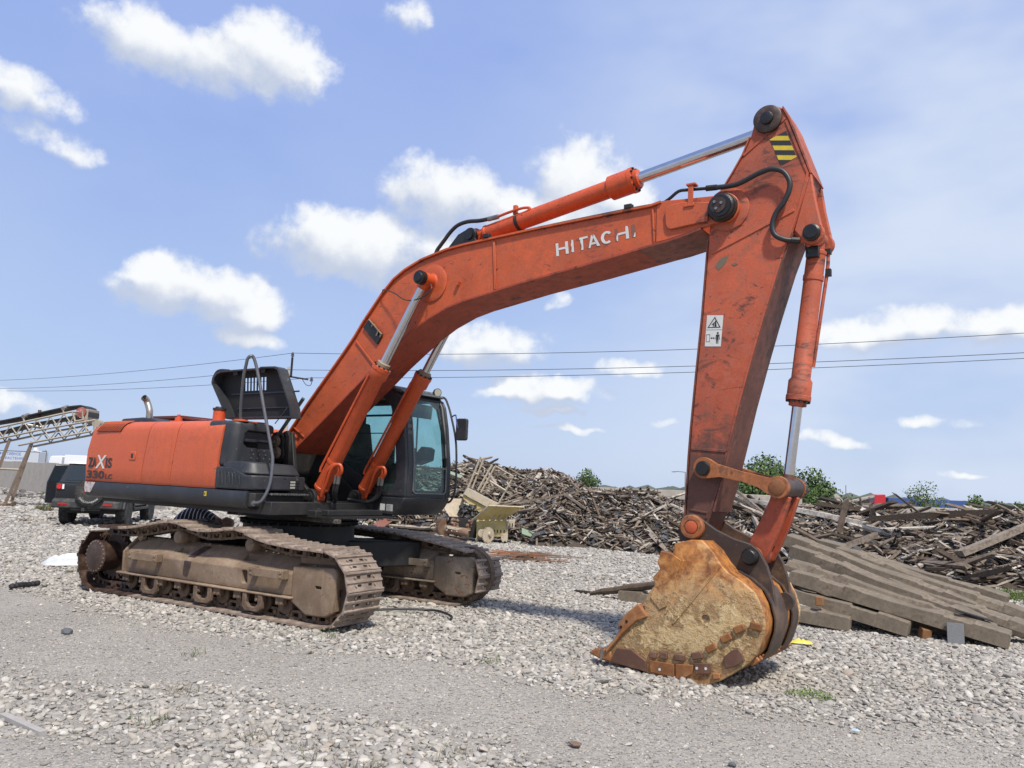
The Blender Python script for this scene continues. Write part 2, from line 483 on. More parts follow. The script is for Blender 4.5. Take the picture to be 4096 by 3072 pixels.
def scatter_stones():
    rg = np.random.default_rng(7)
    cx, cy = 8.48, -8.42; f0 = atan2(0.852, -0.508)
    P = []
    def ring(r0, r1, dens, s0, s1, grit=False, half=0.80):
        n = int(dens*half*(r1*r1-r0*r0))
        r = np.sqrt(rg.uniform(r0*r0, r1*r1, n)); a = f0 + rg.uniform(-half, half, n)
        x = cx + r*np.cos(a); y = cy + r*np.sin(a)
        lf = lane_factor(x, y) + 0.35*wob(x, y, 2.6, 0.4)+0.15*wob(x, y, 9, 1.7)
        keep = np.clip((lf-0.78)/0.80, 0.035, 1.0)
        if grit: keep = np.clip(1.15-keep*0.6, 0.3, 1)
        patch = 0.5+0.5*wob(x, y, 1.1, 2.2)
        keep = keep*(0.55+0.45*patch) if not grit else keep
        # the wide left-hand yard is finer, the right-hand side pebbly
        ok = rg.random(n) < keep
        x, y, keep = x[ok], y[ok], keep[ok]
        s = rg.uniform(s0, s1, len(x))*np.exp(rg.normal(0, 0.22, len(x)))
        if not grit: s *= 0.55+0.45*np.clip(keep*1.3, 0, 1)
        P.append(np.stack([x, y, s], 1))
    ring(3.3, 8.0, 880, 0.016, 0.036)
    ring(8.0, 15.0, 720, 0.018, 0.037)
    ring(15.0, 26.0, 250, 0.026, 0.046)
    ring(26.0, 48.0, 40, 0.05, 0.09)
    ring(3.3, 11.0, 620, 0.004, 0.011, True)
    A = np.concatenate(P); n = len(A)
    s = A[:, 2]
    co = np.stack([A[:, 0], A[:, 1], s*rg.uniform(0.0, 0.38, n)], 1)
    rot = np.stack([rg.normal(0, 0.28, n), rg.normal(0, 0.28, n), rg.uniform(0, 2*pi, n)], 1)
    tint = rg.random(n)
    sand = np.hypot((A[:, 0]-6.72)/0.62, (A[:, 1]+0.62)/0.42) < 1+0.3*wob(A[:, 0], A[:, 1], 7, 0.3)      # sandy spill beside the bucket
    tint[sand] = 0.60+0.08*rg.random(int(sand.sum())); s[sand] *= 0.8
    me = bpy.data.meshes.new('gravel'); me.from_pydata(co.tolist(), [], [])
    def attr(nm, typ, key, arr):
        a = me.attributes.new(nm, typ, 'POINT'); a.data.foreach_set(key, np.ascontiguousarray(arr).ravel())
    attr('rot', 'FLOAT_VECTOR', 'vector', rot.astype(np.float32)); attr('size', 'FLOAT', 'value', s.astype(np.float32))
    attr('pick', 'INT', 'value', rg.integers(0, len(ROCKS), n).astype(np.int32)); attr('tint', 'FLOAT', 'value', tint.astype(np.float32))
    o = bpy.data.objects.new('gravel', me); link(o); o['kind'] = 'stuff'
    o['label'] = 'loose grey and white river gravel strewn across the yard'; o['category'] = 'gravel'
    ng = bpy.data.node_groups.new('strew', 'GeometryNodeTree')
    ng.interface.new_socket('Geometry', in_out='INPUT', socket_type='NodeSocketGeometry')
    ng.interface.new_socket('Geometry', in_out='OUTPUT', socket_type='NodeSocketGeometry')
    N = ng.nodes; Lk = ng.links
    gi = N.new('NodeGroupInput'); go = N.new('NodeGroupOutput'); ip = N.new('GeometryNodeInstanceOnPoints')
    g2i = N.new('GeometryNodeGeometryToInstance')
    for ro in reversed(ROCKS):
        oi = N.new('GeometryNodeObjectInfo'); oi.inputs['Object'].default_value = ro; Lk.new(oi.outputs['Geometry'], g2i.inputs[0])
    def named(nm, typ):
        a = N.new('GeometryNodeInputNamedAttribute'); a.data_type = typ; a.inputs['Name'].default_value = nm
        return a.outputs[0]
    Lk.new(gi.outputs[0], ip.inputs['Points']); Lk.new(g2i.outputs[0], ip.inputs['Instance'])
    ip.inputs['Pick Instance'].default_value = True
    Lk.new(named('pick', 'INT'), ip.inputs['Instance Index'])
    e2r = N.new('FunctionNodeEulerToRotation'); Lk.new(named('rot', 'FLOAT_VECTOR'), e2r.inputs[0]); Lk.new(e2r.outputs[0], ip.inputs['Rotation'])
    Lk.new(named('size', 'FLOAT'), ip.inputs['Scale']); Lk.new(ip.outputs[0], go.inputs[0])
    md = o.modifiers.new('strew', 'NODES'); md.node_group = ng
    return n
scatter_stones()

# ================================================================== EXCAVATOR
M_OR = worn('boom_orange', (0.51, 0.093, 0.026), dirt=(0.10, 0.032, 0.018), dirt_amt=0.40, rough=0.52, chips=0.35, chip_col=(0.05, 0.03, 0.025), fade=(0.53, 0.125, 0.054), var=0.20, bumpy=0.08, scuff=0.7)
M_ORC = worn('cylinder_orange', (0.56, 0.085, 0.022), dirt=(0.09, 0.035, 0.02), dirt_amt=0.40, rough=0.42, chips=0.4, chip_col=(0.06, 0.03, 0.02), var=0.12, bumpy=0.06)
M_ORF = worn('arm_orange', (0.47, 0.094, 0.040), dirt=(0.12, 0.05, 0.035), dirt_amt=0.45, rough=0.65, chips=0.5, chip_col=(0.035, 0.028, 0.026), fade=(0.49, 0.15, 0.09), var=0.20, bumpy=0.10, scuff=1.7, low=(3.3, 1.6))
M_ORB = worn('body_orange', (0.57, 0.106, 0.036), dirt=(0.20, 0.055, 0.03), dirt_amt=0.30, rough=0.48, chips=0.15, streak=0.22, fade=(0.58, 0.125, 0.058), var=0.08, bumpy=0.04)
M_BLK = worn('black_paint', (0.022, 0.024, 0.029), dirt=(0.11, 0.10, 0.095), dirt_amt=0.22, rough=0.46, chips=0.1, chip_col=(0.2, 0.19, 0.18), streak=0.10, var=0.15, bumpy=0.05)
M_DK = worn('dark_frame', (0.014, 0.0135, 0.0135), dirt=(0.06, 0.048, 0.04), dirt_amt=0.38, rough=0.6, var=0.2, bumpy=0.2)
M_GREASE = worn('black_grease', (0.010, 0.0095, 0.009), dirt=(0.04, 0.03, 0.022), dirt_amt=0.4, rough=0.30, var=0.3, scale=3, bumpy=0.6)
M_RUBBER = plain('hose_rubber', (0.022, 0.022, 0.024), 0.5)
M_CHROME = plain('chrome_rod', (0.62, 0.62, 0.64), 0.14, 1.0)
M_STEEL = worn('worn_steel', (0.30, 0.29, 0.28), dirt=(0.10, 0.08, 0.06), dirt_amt=0.5, rough=0.4, metal=0.8, bumpy=0.1)
M_TRK = worn('dusty_frame', (0.205, 0.140, 0.092), dirt=(0.33, 0.262, 0.19), dirt_amt=0.75, rough=0.85, var=0.22, streak=0.30, bumpy=0.35, chips=0.2, chip_col=(0.05, 0.032, 0.024))
M_CHAIN = worn('chain_steel', (0.115, 0.075, 0.050), dirt=(0.24, 0.175, 0.12), dirt_amt=0.7, rough=0.75, var=0.3, bumpy=0.4, scale=2.5)
M_SHOE = worn('shoe_steel', (0.225, 0.170, 0.132), dirt=(0.40, 0.335, 0.275), dirt_amt=0.75, rough=0.62, var=0.25, bumpy=0.35, scale=2.0, chips=0.3, chip_col=(0.09, 0.055, 0.04))
M_OIL = worn('oily_steel', (0.045, 0.024, 0.017), dirt=(0.17, 0.125, 0.09), dirt_amt=0.45, rough=0.45, var=0.35, bumpy=0.25, scale=2)
M_WHITE = worn('label_white', (0.62, 0.62, 0.59), dirt=(0.25, 0.23, 0.2), dirt_amt=0.4, rough=0.5, bumpy=0, scale=4)
M_INK = plain('label_ink', (0.02, 0.02, 0.022), 0.6)
M_YEL = worn('label_yellow', (0.62, 0.46, 0.03), dirt=(0.3, 0.2, 0.03), dirt_amt=0.25, rough=0.5, bumpy=0, scale=4)
M_GHOST = plain('letter_ghost', (0.20, 0.085, 0.060), 0.7)
M_RED = plain('reflector_red', (0.45, 0.012, 0.012), 0.25)
M_LINK = worn('link_orange', (0.34, 0.115, 0.038), dirt=(0.06, 0.035, 0.023), dirt_amt=0.95, rough=0.62, chips=0.5, chip_col=(0.03, 0.02, 0.016), var=0.25, bumpy=0.2, scale=2)
M_EXH = worn('exhaust_steel', (0.36, 0.34, 0.31), dirt=(0.16, 0.09, 0.05), dirt_amt=0.7, rough=0.4, metal=0.7, scale=2)
M_HOLE_SHADE = plain('cavity_shade', (0.006, 0.006, 0.006), 0.9)  # near-black painted as the shade inside holes, slots and seams

def glass(name, tint, gloss=0.06):
    m, t, bs = new_mat(name); t.n.remove(bs)
    o = t.n.get('Material Output'); tr = t.node('ShaderNodeBsdfTransparent'); tr.inputs[0].default_value = (*tint, 1)
    gl = t.node('ShaderNodeBsdfGlossy'); gl.inputs['Roughness'].default_value = 0.03
    lw = t.node('ShaderNodeLayerWeight'); lw.inputs[0].default_value = 0.5; fr = t.math('MULTIPLY_ADD', t.math('POWER', lw.outputs['Facing'], 4.0), 0.75, 0.035)
    mx = t.node('ShaderNodeMixShader'); t.put(mx.inputs[0], fr)
    dirt = t.node('ShaderNodeBsdfDiffuse'); dirt.inputs[0].default_value = (0.30, 0.36, 0.36, 1)
    n, _ = t.noise(obj_coord(t), 5, 6, 0.7)
    m2 = t.node('ShaderNodeMixShader'); t.put(m2.inputs[0], t.step(n, 0.35, 0.8, gloss, gloss+0.06))
    t.l.new(tr.outputs[0], mx.inputs[1]); t.l.new(gl.outputs[0], mx.inputs[2])
    t.l.new(mx.outputs[0], m2.inputs[1]); t.l.new(dirt.outputs[0], m2.inputs[2]); t.l.new(m2.outputs[0], o.inputs[0])
    return m
M_GLASS = glass('cab_glass', (0.80, 0.93, 0.91), 0.025)

EXC = thing('excavator', 'large orange crawler excavator parked on gravel with its bucket lowered', 'excavator')

def UP(mb, name, mat, parent=None, **kw):
    """part of the slewed upper structure (direct children carry the slew angle)"""
    if parent is None: return mb.build(name, mat, EXC, rz=SLEW, **kw)
    return mb.build(name, mat, parent, **kw)

def cut(o, mb):
    c = mb.build('cutter', M_HOLE_SHADE, smooth=0)
    c.parent = o.parent; c.rotation_euler = o.rotation_euler
    md = o.modifiers.new('cut', 'BOOLEAN'); md.object = c; md.operation = 'DIFFERENCE'; md.solver = 'EXACT'
    bpy.context.view_layer.update()
    me = bpy.data.meshes.new_from_object(o.evaluated_get(bpy.context.evaluated_depsgraph_get()))
    o.modifiers.remove(md); old = o.data; o.data = me; me.name = old.name
    bpy.data.objects.remove(c)
    me.set_sharp_from_angle(angle=radians(35))

def bolts(mb, c, axis, r, n, rb, h, a0=0.0):
    axis = Vector(axis).normalized(); a = axis.orthogonal().normalized(); b = axis.cross(a); c = Vector(c)
    for k in range(n):
        p = c + (a*cos(a0+2*pi*k/n)+b*sin(a0+2*pi*k/n))*r
        mb.cyl(p, p+axis*h, rb, n=6)

# ------------------------------------------------------------------ crawler tracks
def ring_prism(mb, outer, inner, y0, y1):
    n = len(outer)
    vs = [(x, y0, z) for x, z in outer]+[(x, y0, z) for x, z in inner]+[(x, y1, z) for x, z in outer]+[(x, y1, z) for x, z in inner]
    fs = []
    for i in range(n):
        j = (i+1) % n
        fs += [(i, j, n+j, n+i), (2*n+j, 2*n+i, 3*n+i, 3*n+j), (j, i, 2*n+i, 2*n+j), (n+i, n+j, 3*n+j, 3*n+i)]
    mb.add(vs, fs)

PITCH = 0.216
def shoe_mesh():
    mb = MB(); L = 0.122
    full = [(-L, -0.010), (L, -0.010), (L, 0.006), (L-0.012, 0.030), (L-0.026, 0.030), (L-0.034, 0.008), (0.020, 0.008), (0.010, 0.024), (-0.010, 0.024), (-0.020, 0.008),
            (-L+0.044, 0.008), (-L+0.034, 0.030), (-L+0.018, 0.030), (-L, 0.012)]
    fore = [(0.058, -0.010), (L, -0.010), (L, 0.006), (L-0.012, 0.030), (L-0.026, 0.030), (L-0.034, 0.008), (0.058, 0.008)]
    mid = [(-0.030, -0.010), (0.030, -0.010), (0.030, 0.008), (0.020, 0.008), (0.010, 0.024), (-0.010, 0.024), (-0.020, 0.008), (-0.030, 0.008)]
    aft = [(-L, -0.010), (-0.066, -0.010), (-0.066, 0.008), (-L+0.044, 0.008), (-L+0.034, 0.030), (-L+0.018, 0.030), (-L, 0.012)]
    for a, b in ((-0.3, -0.125), (-0.055, 0.055), (0.125, 0.3)): mb.prism(full, a, b)
    for a, b in ((-0.125, -0.055), (0.055, 0.125)):
        mb.prism(fore, a, b); mb.prism(mid, a, b); mb.prism(aft, a, b)
    for y in (-0.16, 0.16):
        for x in (-0.048, 0.044): mb.cyl((x, y, 0.006), (x, y, 0.024), 0.016, n=6)
    return mb.mesh('track_shoe', M_SHOE, 30)
def link_mesh():
    mb = MB()
    o1 = arc(-0.108, 0, 0.050, 120, 270, 6) + arc(0.108, 0, 0.050, -90, 60, 6)
    o1 = [(x, z) for x, z in o1]
    hole = []
    for x, z in o1: hole.append((max(-0.052, min(0.052, x*0.5)), max(-0.022, min(0.026, z*0.6))))
    for y in (-0.105, 0.075):
        ring_prism(mb, o1, hole, y, y+0.030)
    mb.box((0, -0.09, 0.047), (0.17, 0.05, 0.018)); mb.box((0, 0.09, 0.047), (0.17, 0.05, 0.018))
    mb.cyl((0.108, -0.125, 0), (0.108, 0.125, 0), 0.026, n=10)
    mb.cyl((-0.108, -0.07, 0), (-0.108, 0.07, 0), 0.034, n=10)
    return mb.mesh('chain_link', M_CHAIN, 40)
SHOE = shoe_mesh(); LINK = link_mesh()
SHOE_OIL = SHOE.copy(); SHOE_OIL.materials.clear(); SHOE_OIL.materials.append(M_OIL)
LINK_OIL = LINK.copy(); LINK_OIL.materials.clear(); LINK_OIL.materials.append(M_OIL)

def resample(pts, step):
    P = [Vector(p) for p in pts]; out = []; d = 0.0; nxt = step/2
    for a, b in zip(P, P[1:]):
        L = (b-a).length
        while nxt <= d+L:
            t = (nxt-d)/L; out.append((a.lerp(b, t), (b-a).normalized())); nxt += step
        d += L
    return out

def crawler(yc, path, skip_shoe=None, oily=None, out_sign=-1):
    mb = MB()
    frames = resample(path, PITCH)
    for p, t in frames[:1]: mb.cyl((p.x, yc-0.11, p.y), (p.x, yc+0.11, p.y), 0.02, n=8)
    tr = mb.build('crawler_track', M_CHAIN, EXC)
    n = len(frames); rr = random.Random(int(yc*100))
    for i, (p, t) in enumerate(frames):
        # smooth the heading between neighbours
        t2 = (frames[min(i+1, n-1)][0]-frames[max(i-1, 0)][0]).normalized()
        ang = atan2(t2.y, t2.x)
        # outward normal is to the left of travel
        M = Matrix.Translation((p.x, yc+rr.uniform(-0.004, 0.004), p.y)) @ Matrix.Rotation(-ang, 4, 'Y')
        oil = oily and oily(p.x, p.y)
        if not (skip_shoe and skip_shoe(p.x, p.y)):
            share('track_shoe', SHOE_OIL if oil else SHOE, tr, matrix=M @ Matrix.Rotation(rr.uniform(-.012, .012), 4, 'Y'))
        share('chain_link', LINK_OIL if oil else LINK, tr, matrix=M @ Matrix.Translation((0, 0, -0.068)))
    return tr

IDL = (1.97, 0.465)
top_near = [(-2.30, 0.905), (-1.71, 0.92), (-1.08, 1.02), (-0.75, 1.06), (-0.45, 1.02), (-0.24, 0.985), (0.05, 0.995), (0.37, 1.035), (0.61, 1.03), (0.91, 0.95), (1.31, 0.905), (1.70, 0.888), (1.97, 0.888)]
fr = arc(IDL[0], IDL[1], 0.425, 90, -90, 14)
rear = [(-2.25, 0.035), (-2.42, 0.05), (-2.55, 0.11), (-2.68, 0.29), (-2.71, 0.52), (-2.62, 0.72), (-2.36, 0.775)]
near_path = [(p.x, p.y) for p in smoothpath([(x, z, 0) for x, z in top_near], 4)] + fr + [(-1.5, 0.04)] + rear
oily = lambda x, z: x < -1.45 and not (z > 0.85 and x > -1.9)
near_path = near_path[::1]
trk_near = crawler(-1.295, near_path, oily=oily)
top_far = [(-2.30, 0.93), (-1.2, 0.97), (0.07, 0.975), (0.96, 0.945), (1.59, 0.875), (2.11, 0.80)]
FX = 0.08
far_path = top_far + [(2.28, 0.76)] + [(x+FX, z) for x, z in arc(IDL[0], 0.445, 0.41, 52, -90, 12)] + [(-1.5, 0.035)] + rear
trk_far = crawler(1.295, far_path, skip_shoe=lambda x, z: (x > 2.12 and z > 0.70) or (x > 2.12 and z < 0.19 and x < 2.45))

def track_frame(yc, s, dx, mats):
    """s=-1 near side (outside faces -Y); the profile is built in (y,z)"""
    mb = MB()
    def Y(o): return yc + s*o           # o positive = outwards
    prof = [(Y(0.20), 0.33), (Y(0.215), 0.58), (Y(0.185), 0.62), (Y(-0.02), 0.80), (Y(-0.17), 0.80), (Y(-0.20), 0.70), (Y(-0.20), 0.33)]
    mb.prism(prof, -1.72+dx, 1.45+dx, 'x')
    mb.prism([(Y(0.262), 0.300), (Y(0.262), 0.328), (Y(-0.24), 0.328), (Y(-0.24), 0.300)], -1.86+dx, 1.50+dx, 'x')
    f = mb.build('track_frame', mats[0], EXC, bevel=0.012)
    cm = MB()
    for x in (-0.64, 0.63): cm.prism([(x-0.13, Y(0.13)), (x+0.11, Y(0.13)), (x+0.13, Y(0.045)), (x-0.11, Y(0.045))], 0.45, 1.0, 'z')
    cm.prism(rrect(0.60, 0.40, 0.70, 0.56, 0.03), Y(0.10), Y(0.35))
    cut(f, cm)
    # near-black block behind the openings, stands in for the shade inside
    MB().box((0, yc, 0.50), (3.0, 0.12, 0.25)).build('opening_shade', M_HOLE_SHADE, f)
    # rear end plate and its lug
    e = MB(); e.prism([(Y(0.225), 0.30), (Y(0.235), 0.60), (Y(0.19), 0.655), (Y(-0.02), 0.84), (Y(-0.20), 0.84), (Y(-0.22), 0.30)], -1.78+dx, -1.74+dx, 'x')
    e.cyl((-1.62+dx, Y(0.03), 0.80), (-1.62+dx, Y(0.10), 0.80), 0.055, n=12)
    e.build('end_plate', mats[0], f, bevel=0.008)
    # idler guard
    gp = [(1.452, 0.68), (2.10, 0.705), (2.16, 0.655), (2.115, 0.20), (1.99, 0.145), (1.70, 0.14), (1.452, 0.27)]
    gm = MB(); gm.prism([(x+dx, z) for x, z in gp], Y(0.10), Y(0.205))
    gm.prism([(1.46+dx, 0.70), (2.05+dx, 0.715), (2.0+dx, 0.80), (1.46+dx, 0.80)], Y(-0.16), Y(0.10))
    gd = gm.build('idler_guard', mats[1], f, bevel=0.022, seg=3)
    cm = MB(); cm.prism(rrect(1.83+dx, 0.452, 1.93+dx, 0.488, 0.014), Y(0.15), Y(0.3)); cut(gd, cm)
    MB().box((2.125+dx, Y(0.12), 0.56), (0.05, 0.10, 0.20)).box((2.105+dx, Y(0.12), 0.30), (0.05, 0.10, 0.16)).build('guard_clip', mats[0], f, bevel=0.006)
    # idler wheel
    im = MB(); im.lathe((IDL[0]+dx, yc-0.085, IDL[1]), (0, 1, 0), [(0, 0.20), (0.0, 0.33), (0.035, 0.345), (0.04, 0.375), (0.13, 0.375), (0.135, 0.345), (0.17, 0.33), (0.17, 0.20)], 36)
    im.lathe((IDL[0]+dx, yc-0.14, IDL[1]), (0, 1, 0), [(0, 0.10), (0.28, 0.10)], 20)
    im.build('idler_wheel', mats[2], f)
    # sprocket and final drive
    sx, sz = -2.27+dx, 0.50
    tooth = []
    for k in range(21):
        a = 2*pi*k/21
        for da, r in ((-0.10, 0.295), (-0.05, 0.345), (0.05, 0.345), (0.10, 0.295)): tooth.append((sx+r*cos(a+da), sz+r*sin(a+da)))
    sp = MB(); sp.prism(tooth, yc-0.035, yc+0.035); sp.build('sprocket', M_OIL, f)
    fd = MB(); ax = (0, s, 0)
    fd.lathe((sx, yc-s*0.10, sz), ax, [(0, 0.26), (0.13, 0.26), (0.14, 0.20), (0.20, 0.20), (0.21, 0.205), (0.385, 0.215), (0.40, 0.225), (0.415, 0.225), (0.42, 0.215), (0.43, 0.195), (0.432, 0.19)], 40)
    fdo = fd.build('final_drive', M_OIL, f)
    bm_ = MB(); bolts(bm_, (sx, yc+s*0.318, sz), ax, 0.205, 22, 0.011, 0.014); bm_.build('hub_bolt_ring', mats[1], f)['kind'] = 'stuff'
    # carrier rollers
    for x in (-0.71, 0.67):
        c = MB(); c.lathe((x+dx, yc-s*0.12, 0.865), ax, [(0, 0.05), (0.05, 0.05), (0.05, 0.085), (0.10, 0.085), (0.10, 0.062), (0.20, 0.062), (0.20, 0.085), (0.29, 0.085), (0.31, 0.075), (0.325, 0.03)], 20)
        c.box((x+dx, yc-s*0.10, 0.80), (0.10, 0.06, 0.14)); c.build('carrier_roller', mats[1], f)
    # bottom rollers and guards
    for i, x in enumerate((-1.66, -1.30, -0.93, -0.56, -0.18, 0.20, 0.57, 0.95, 1.30)):
        r = MB(); r.lathe((x+dx, yc-0.19, 0.215), (0, 1, 0), [(0, 0.04), (0.05, 0.04), (0.05, 0.115), (0.085, 0.115), (0.09, 0.085), (0.14, 0.085), (0.24, 0.085), (0.29, 0.085), (0.295, 0.115), (0.33, 0.115), (0.33, 0.04), (0.38, 0.04)], 20)
        r.box((x+dx, Y(0.20), 0.258), (0.13, 0.07, 0.085)); r.cyl((x+dx-.03, Y(0.235), 0.235), (x+dx-.03, Y(0.25), 0.235), 0.022, n=6); r.cyl((x+dx+.04, Y(0.235), 0.235), (x+dx+.04, Y(0.25), 0.235), 0.022, n=6)
        r.build('track_roller', mats[2], f, bevel=0.006)
    for x in (-1.12, -0.05, 0.86):
        gq = MB(); gq.prism([(x-0.17, 0.295), (x-0.10, 0.295), (x-0.10, 0.19), (x-0.05, 0.15), (x+0.05, 0.15), (x+0.10, 0.19), (x+0.10, 0.295), (x+0.17, 0.295), (x+0.17, 0.14), (x+0.11, 0.095), (x-0.11, 0.095), (x-0.17, 0.14)], Y(0.20), Y(0.255))
        gq.build('roller_guard', mats[2], f, bevel=0.008)
    # steps
    for x0, x1 in ((-1.52, -0.92), (0.84, 1.42)):
        st = MB(); st.box(((x0+x1)/2+dx, Y(0.315), 0.575), (x1-x0, 0.022, 0.10))
        for x in (x0+0.04, x1-0.04): st.box((x+dx, Y(0.265), 0.575), (0.05, 0.10, 0.11)); st.cyl((x+dx, Y(0.32), 0.60), (x+dx, Y(0.335), 0.60), 0.02, n=6); st.cyl((x+dx, Y(0.32), 0.55), (x+dx, Y(0.335), 0.55), 0.02, n=6)
        st.build('step_bracket', mats[1], f, bevel=0.006)
    return f
M_FARF = worn('patchy_frame', (0.235, 0.185, 0.14), dirt=(0.36, 0.285, 0.21), dirt_amt=0.9, rough=0.8, var=0.4, streak=0.45, bumpy=0.35, chips=1.2, chip_col=(0.20, 0.075, 0.03))
tf_near = track_frame(-1.295, -1, 0.0, (M_TRK, M_TRK, M_CHAIN))
tf_far = track_frame(1.295, -1, 0.17, (M_FARF, M_FARF, M_CHAIN))
# spilled oil on the near frame: a thin film with its own outline, following the slope and side
of = MB()
oil_out = [(-0.46, 0.13), (-0.34, 0.03), (-0.22, -0.01)]
def slope_pt(x, o, lift=0.003):
    # outside offset o -> surface point of the near frame
    if o >= 0.185: return (x, -1.295-0.2165-lift, o)      # o carries z on the vertical side
    return (x, -1.295-o-lift*0.6, 0.62+(0.185-o)*0.878+lift)
rows = [[(-0.36, 0.02), (-0.21, 0.02)], [(-0.40, 0.06), (-0.24, 0.055)], [(-0.44, 0.11), (-0.28, 0.11)], [(-0.47, 0.17), (-0.33, 0.17)]]
vs = [slope_pt(x, o) for r_ in rows for x, o in r_]
side_rows = [(-0.49, -0.35, 0.57), (-0.50, -0.37, 0.50), (-0.51, -0.39, 0.44), (-0.50, -0.41, 0.40), (-0.47, -0.43, 0.385)]
for a, b, zz in side_rows: vs += [(a, -1.295-0.2195+(0.575-zz)*0.055, zz), (b, -1.295-0.2195+(0.575-zz)*0.055, zz)]
of.add(vs, [(2*i, 2*i+1, 2*i+3, 2*i+2) for i in range(len(vs)//2-1)])
of.build('oil_stain', M_OIL, tf_near)

# ------------------------------------------------------------------ car body and slew ring
cb = MB(); cb.lathe((0, 0, 0.62), (0, 0, 1), [(0, 0.95), (0.22, 0.80), (0.30, 0.78), (0.46, 0.78)], 48)
for sx in (1, -1):
    for sy in (1, -1):
        cb.prism([(sx*0.25, sy*0.30), (sx*0.75, sy*0.12), (sx*1.35, sy*1.12), (sx*0.55, sy*1.12)], 0.50, 0.86, 'z')
cb.box((0, 0, 0.62), (1.7, 1.5, 0.24))
car = cb.build('car_body', M_DK, EXC, bevel=0.02)
sr = MB(); sr.lathe((0, 0, 1.085), (0, 0, 1), [(0, 0.80), (0.04, 0.84), (0.05, 0.73), (0.08, 0.73), (0.085, 0.86), (0.14, 0.86)], 64)
bolts(sr, (0, 0, 1.10), (0, 0, -1), 0.81, 36, 0.016, 0.035)
sr.build('slew_ring', M_DK, car)

# ------------------------------------------------------------------ upper structure
fr_ = MB(); fr_.box2((-3.0, -1.30, 1.235), (0.95, 1.38, 1.40)); fr_.box2((0.95, -0.60, 1.235), (1.22, 0.42, 1.31)); fr_.box2((-0.9, -0.70, 1.205), (1.10, 0.75, 1.30))
fr_.prism([(0.55, -1.43), (0.68, -1.43), (0.73, -1.38), (0.73, -0.60), (0.55, -0.60)], 1.325, 1.50, 'z')
fr_.prism([(-0.40, 1.30), (0.95, 1.30), (0.80, 1.45), (0.35, 1.75), (0.22, 2.34), (-0.18, 2.34), (-0.40, 1.9)], -0.46, -0.40)
fr_.prism([(-0.40, 1.30), (0.95, 1.30), (0.80, 1.45), (0.35, 1.75), (0.22, 2.34), (-0.18, 2.34), (-0.40, 1.9)], 0.40, 0.46)
fr_.box2((-0.6, -1.3, 1.4), (-0.35, 1.3, 2.30))
uf = UP(fr_, 'upper_frame', M_DK, bevel=0.01)
# deck plates in front of the slew ring
UP(MB().box2((0.55, -0.66, 1.205), (1.36, 0.50, 1.232)), 'deck_plate', M_DK, uf)
UP(MB().box2((-0.85, -0.62, 1.148), (1.42, -0.55, 1.203)), 'deck_rail', worn('dusty_rail', (0.05, 0.042, 0.035), dirt=(0.22, 0.185, 0.15), dirt_amt=0.9, rough=0.8, scale=2), uf, bevel=0.005)

def shell(sec, xa, xb, n=None, y_in=-0.85):
    """curved side panel: section [(y,z)] swept from xa(z) to xb(z), closed at the back"""
    vs = []; m = len(sec); cols = 9
    for k in range(cols):
        t = k/(cols-1)
        for y, z in sec:
            a, b = xa(z), xb(z); bow = 0.012*(1-(2*t-1)**2)
            vs.append((a+(b-a)*t, y-bow if z < 2.40 else y, z))
    fs = []
    for k in range(cols-1):
        for j in range(m-1): fs.append((k*m+j, (k+1)*m+j, (k+1)*m+j+1, k*m+j+1))
    fs.append(tuple(range(m))); fs.append(tuple(range(cols*m-1, (cols-1)*m-1, -1)))
    mb = MB(); mb.add(vs, [f[::-1] for f in fs]); return mb

sec = [(-0.80, 1.53), (-1.435, 1.53), (-1.452, 1.56), (-1.458, 1.75), (-1.455, 2.0), (-1.448, 2.20), (-1.44, 2.30), (-1.425, 2.345), (-1.395, 2.385), (-1.35, 2.415), (-1.29, 2.432), (-1.18, 2.44), (-0.80, 2.445)]
def lerp_tab(tab):
    zs = [a for a, b in tab]; xs = [b for a, b in tab]
    return lambda z: float(np.interp(z, zs, xs))
rear_edge = lerp_tab([(1.53, -3.25), (1.7, -3.27), (2.04, -3.265), (2.31, -3.17), (2.42, -3.02), (2.445, -2.95)])
panels = []
for xa, xb in ((rear_edge, lerp_tab([(1.53, -1.765), (2.31, -1.655), (2.445, -1.66)])),
               (lerp_tab([(1.53, -1.751), (2.31, -1.641), (2.445, -1.646)]), lerp_tab([(1.53, -1.045), (2.31, -0.955), (2.445, -0.96)])),
               (lerp_tab([(1.53, -1.031), (2.31, -0.941), (2.445, -0.946)]), lerp_tab([(1.53, -0.012), (1.9, 0.0), (2.31, 0.035), (2.445, 0.06)]))):
    panels.append(UP(shell(sec, xa, xb), 'side_panel', M_ORB, smooth=30))
for xa in (-1.70, -0.995):
    UP(MB().box2((xa-0.12, -1.43, 1.535), (xa+0.12, -1.36, 2.30)), 'seam_shade', M_HOLE_SHADE, panels[0])  # near-black strips behind the panel gaps, painted as shade in the seams
# counterweight behind the doors
plan = [(-2.9, -1.40), (-3.18, -1.38), (-3.32, -1.28), (-3.42, -1.0), (-3.50, -0.5), (-3.52, 0.0), (-3.50, 0.5), (-3.42, 1.0), (-3.30, 1.30), (-3.1, 1.43), (-2.6, 1.45), (-2.6, -1.40)]
cw = MB(); cw.prism(plan, 1.31, 2.36, 'z'); cwo = UP(cw, 'counterweight', worn('counterweight_paint', (0.40, 0.055, 0.025), dirt=(0.10, 0.03, 0.02), dirt_amt=0.6, rough=0.5, streak=0.3), bevel=0.07, seg=3)
UP(MB().box2((-3.335, -1.34, 1.62), (-3.262, -1.30, 1.80)), 'tail_light', M_RED, cwo)
UP(MB().prism([(-3.30, -1.43), (-3.37, -1.33), (-3.335, -1.27), (-3.24, -1.38)], 1.34, 1.58, 'z'), 'corner_reflector', M_RED, cwo, bevel=0.01)
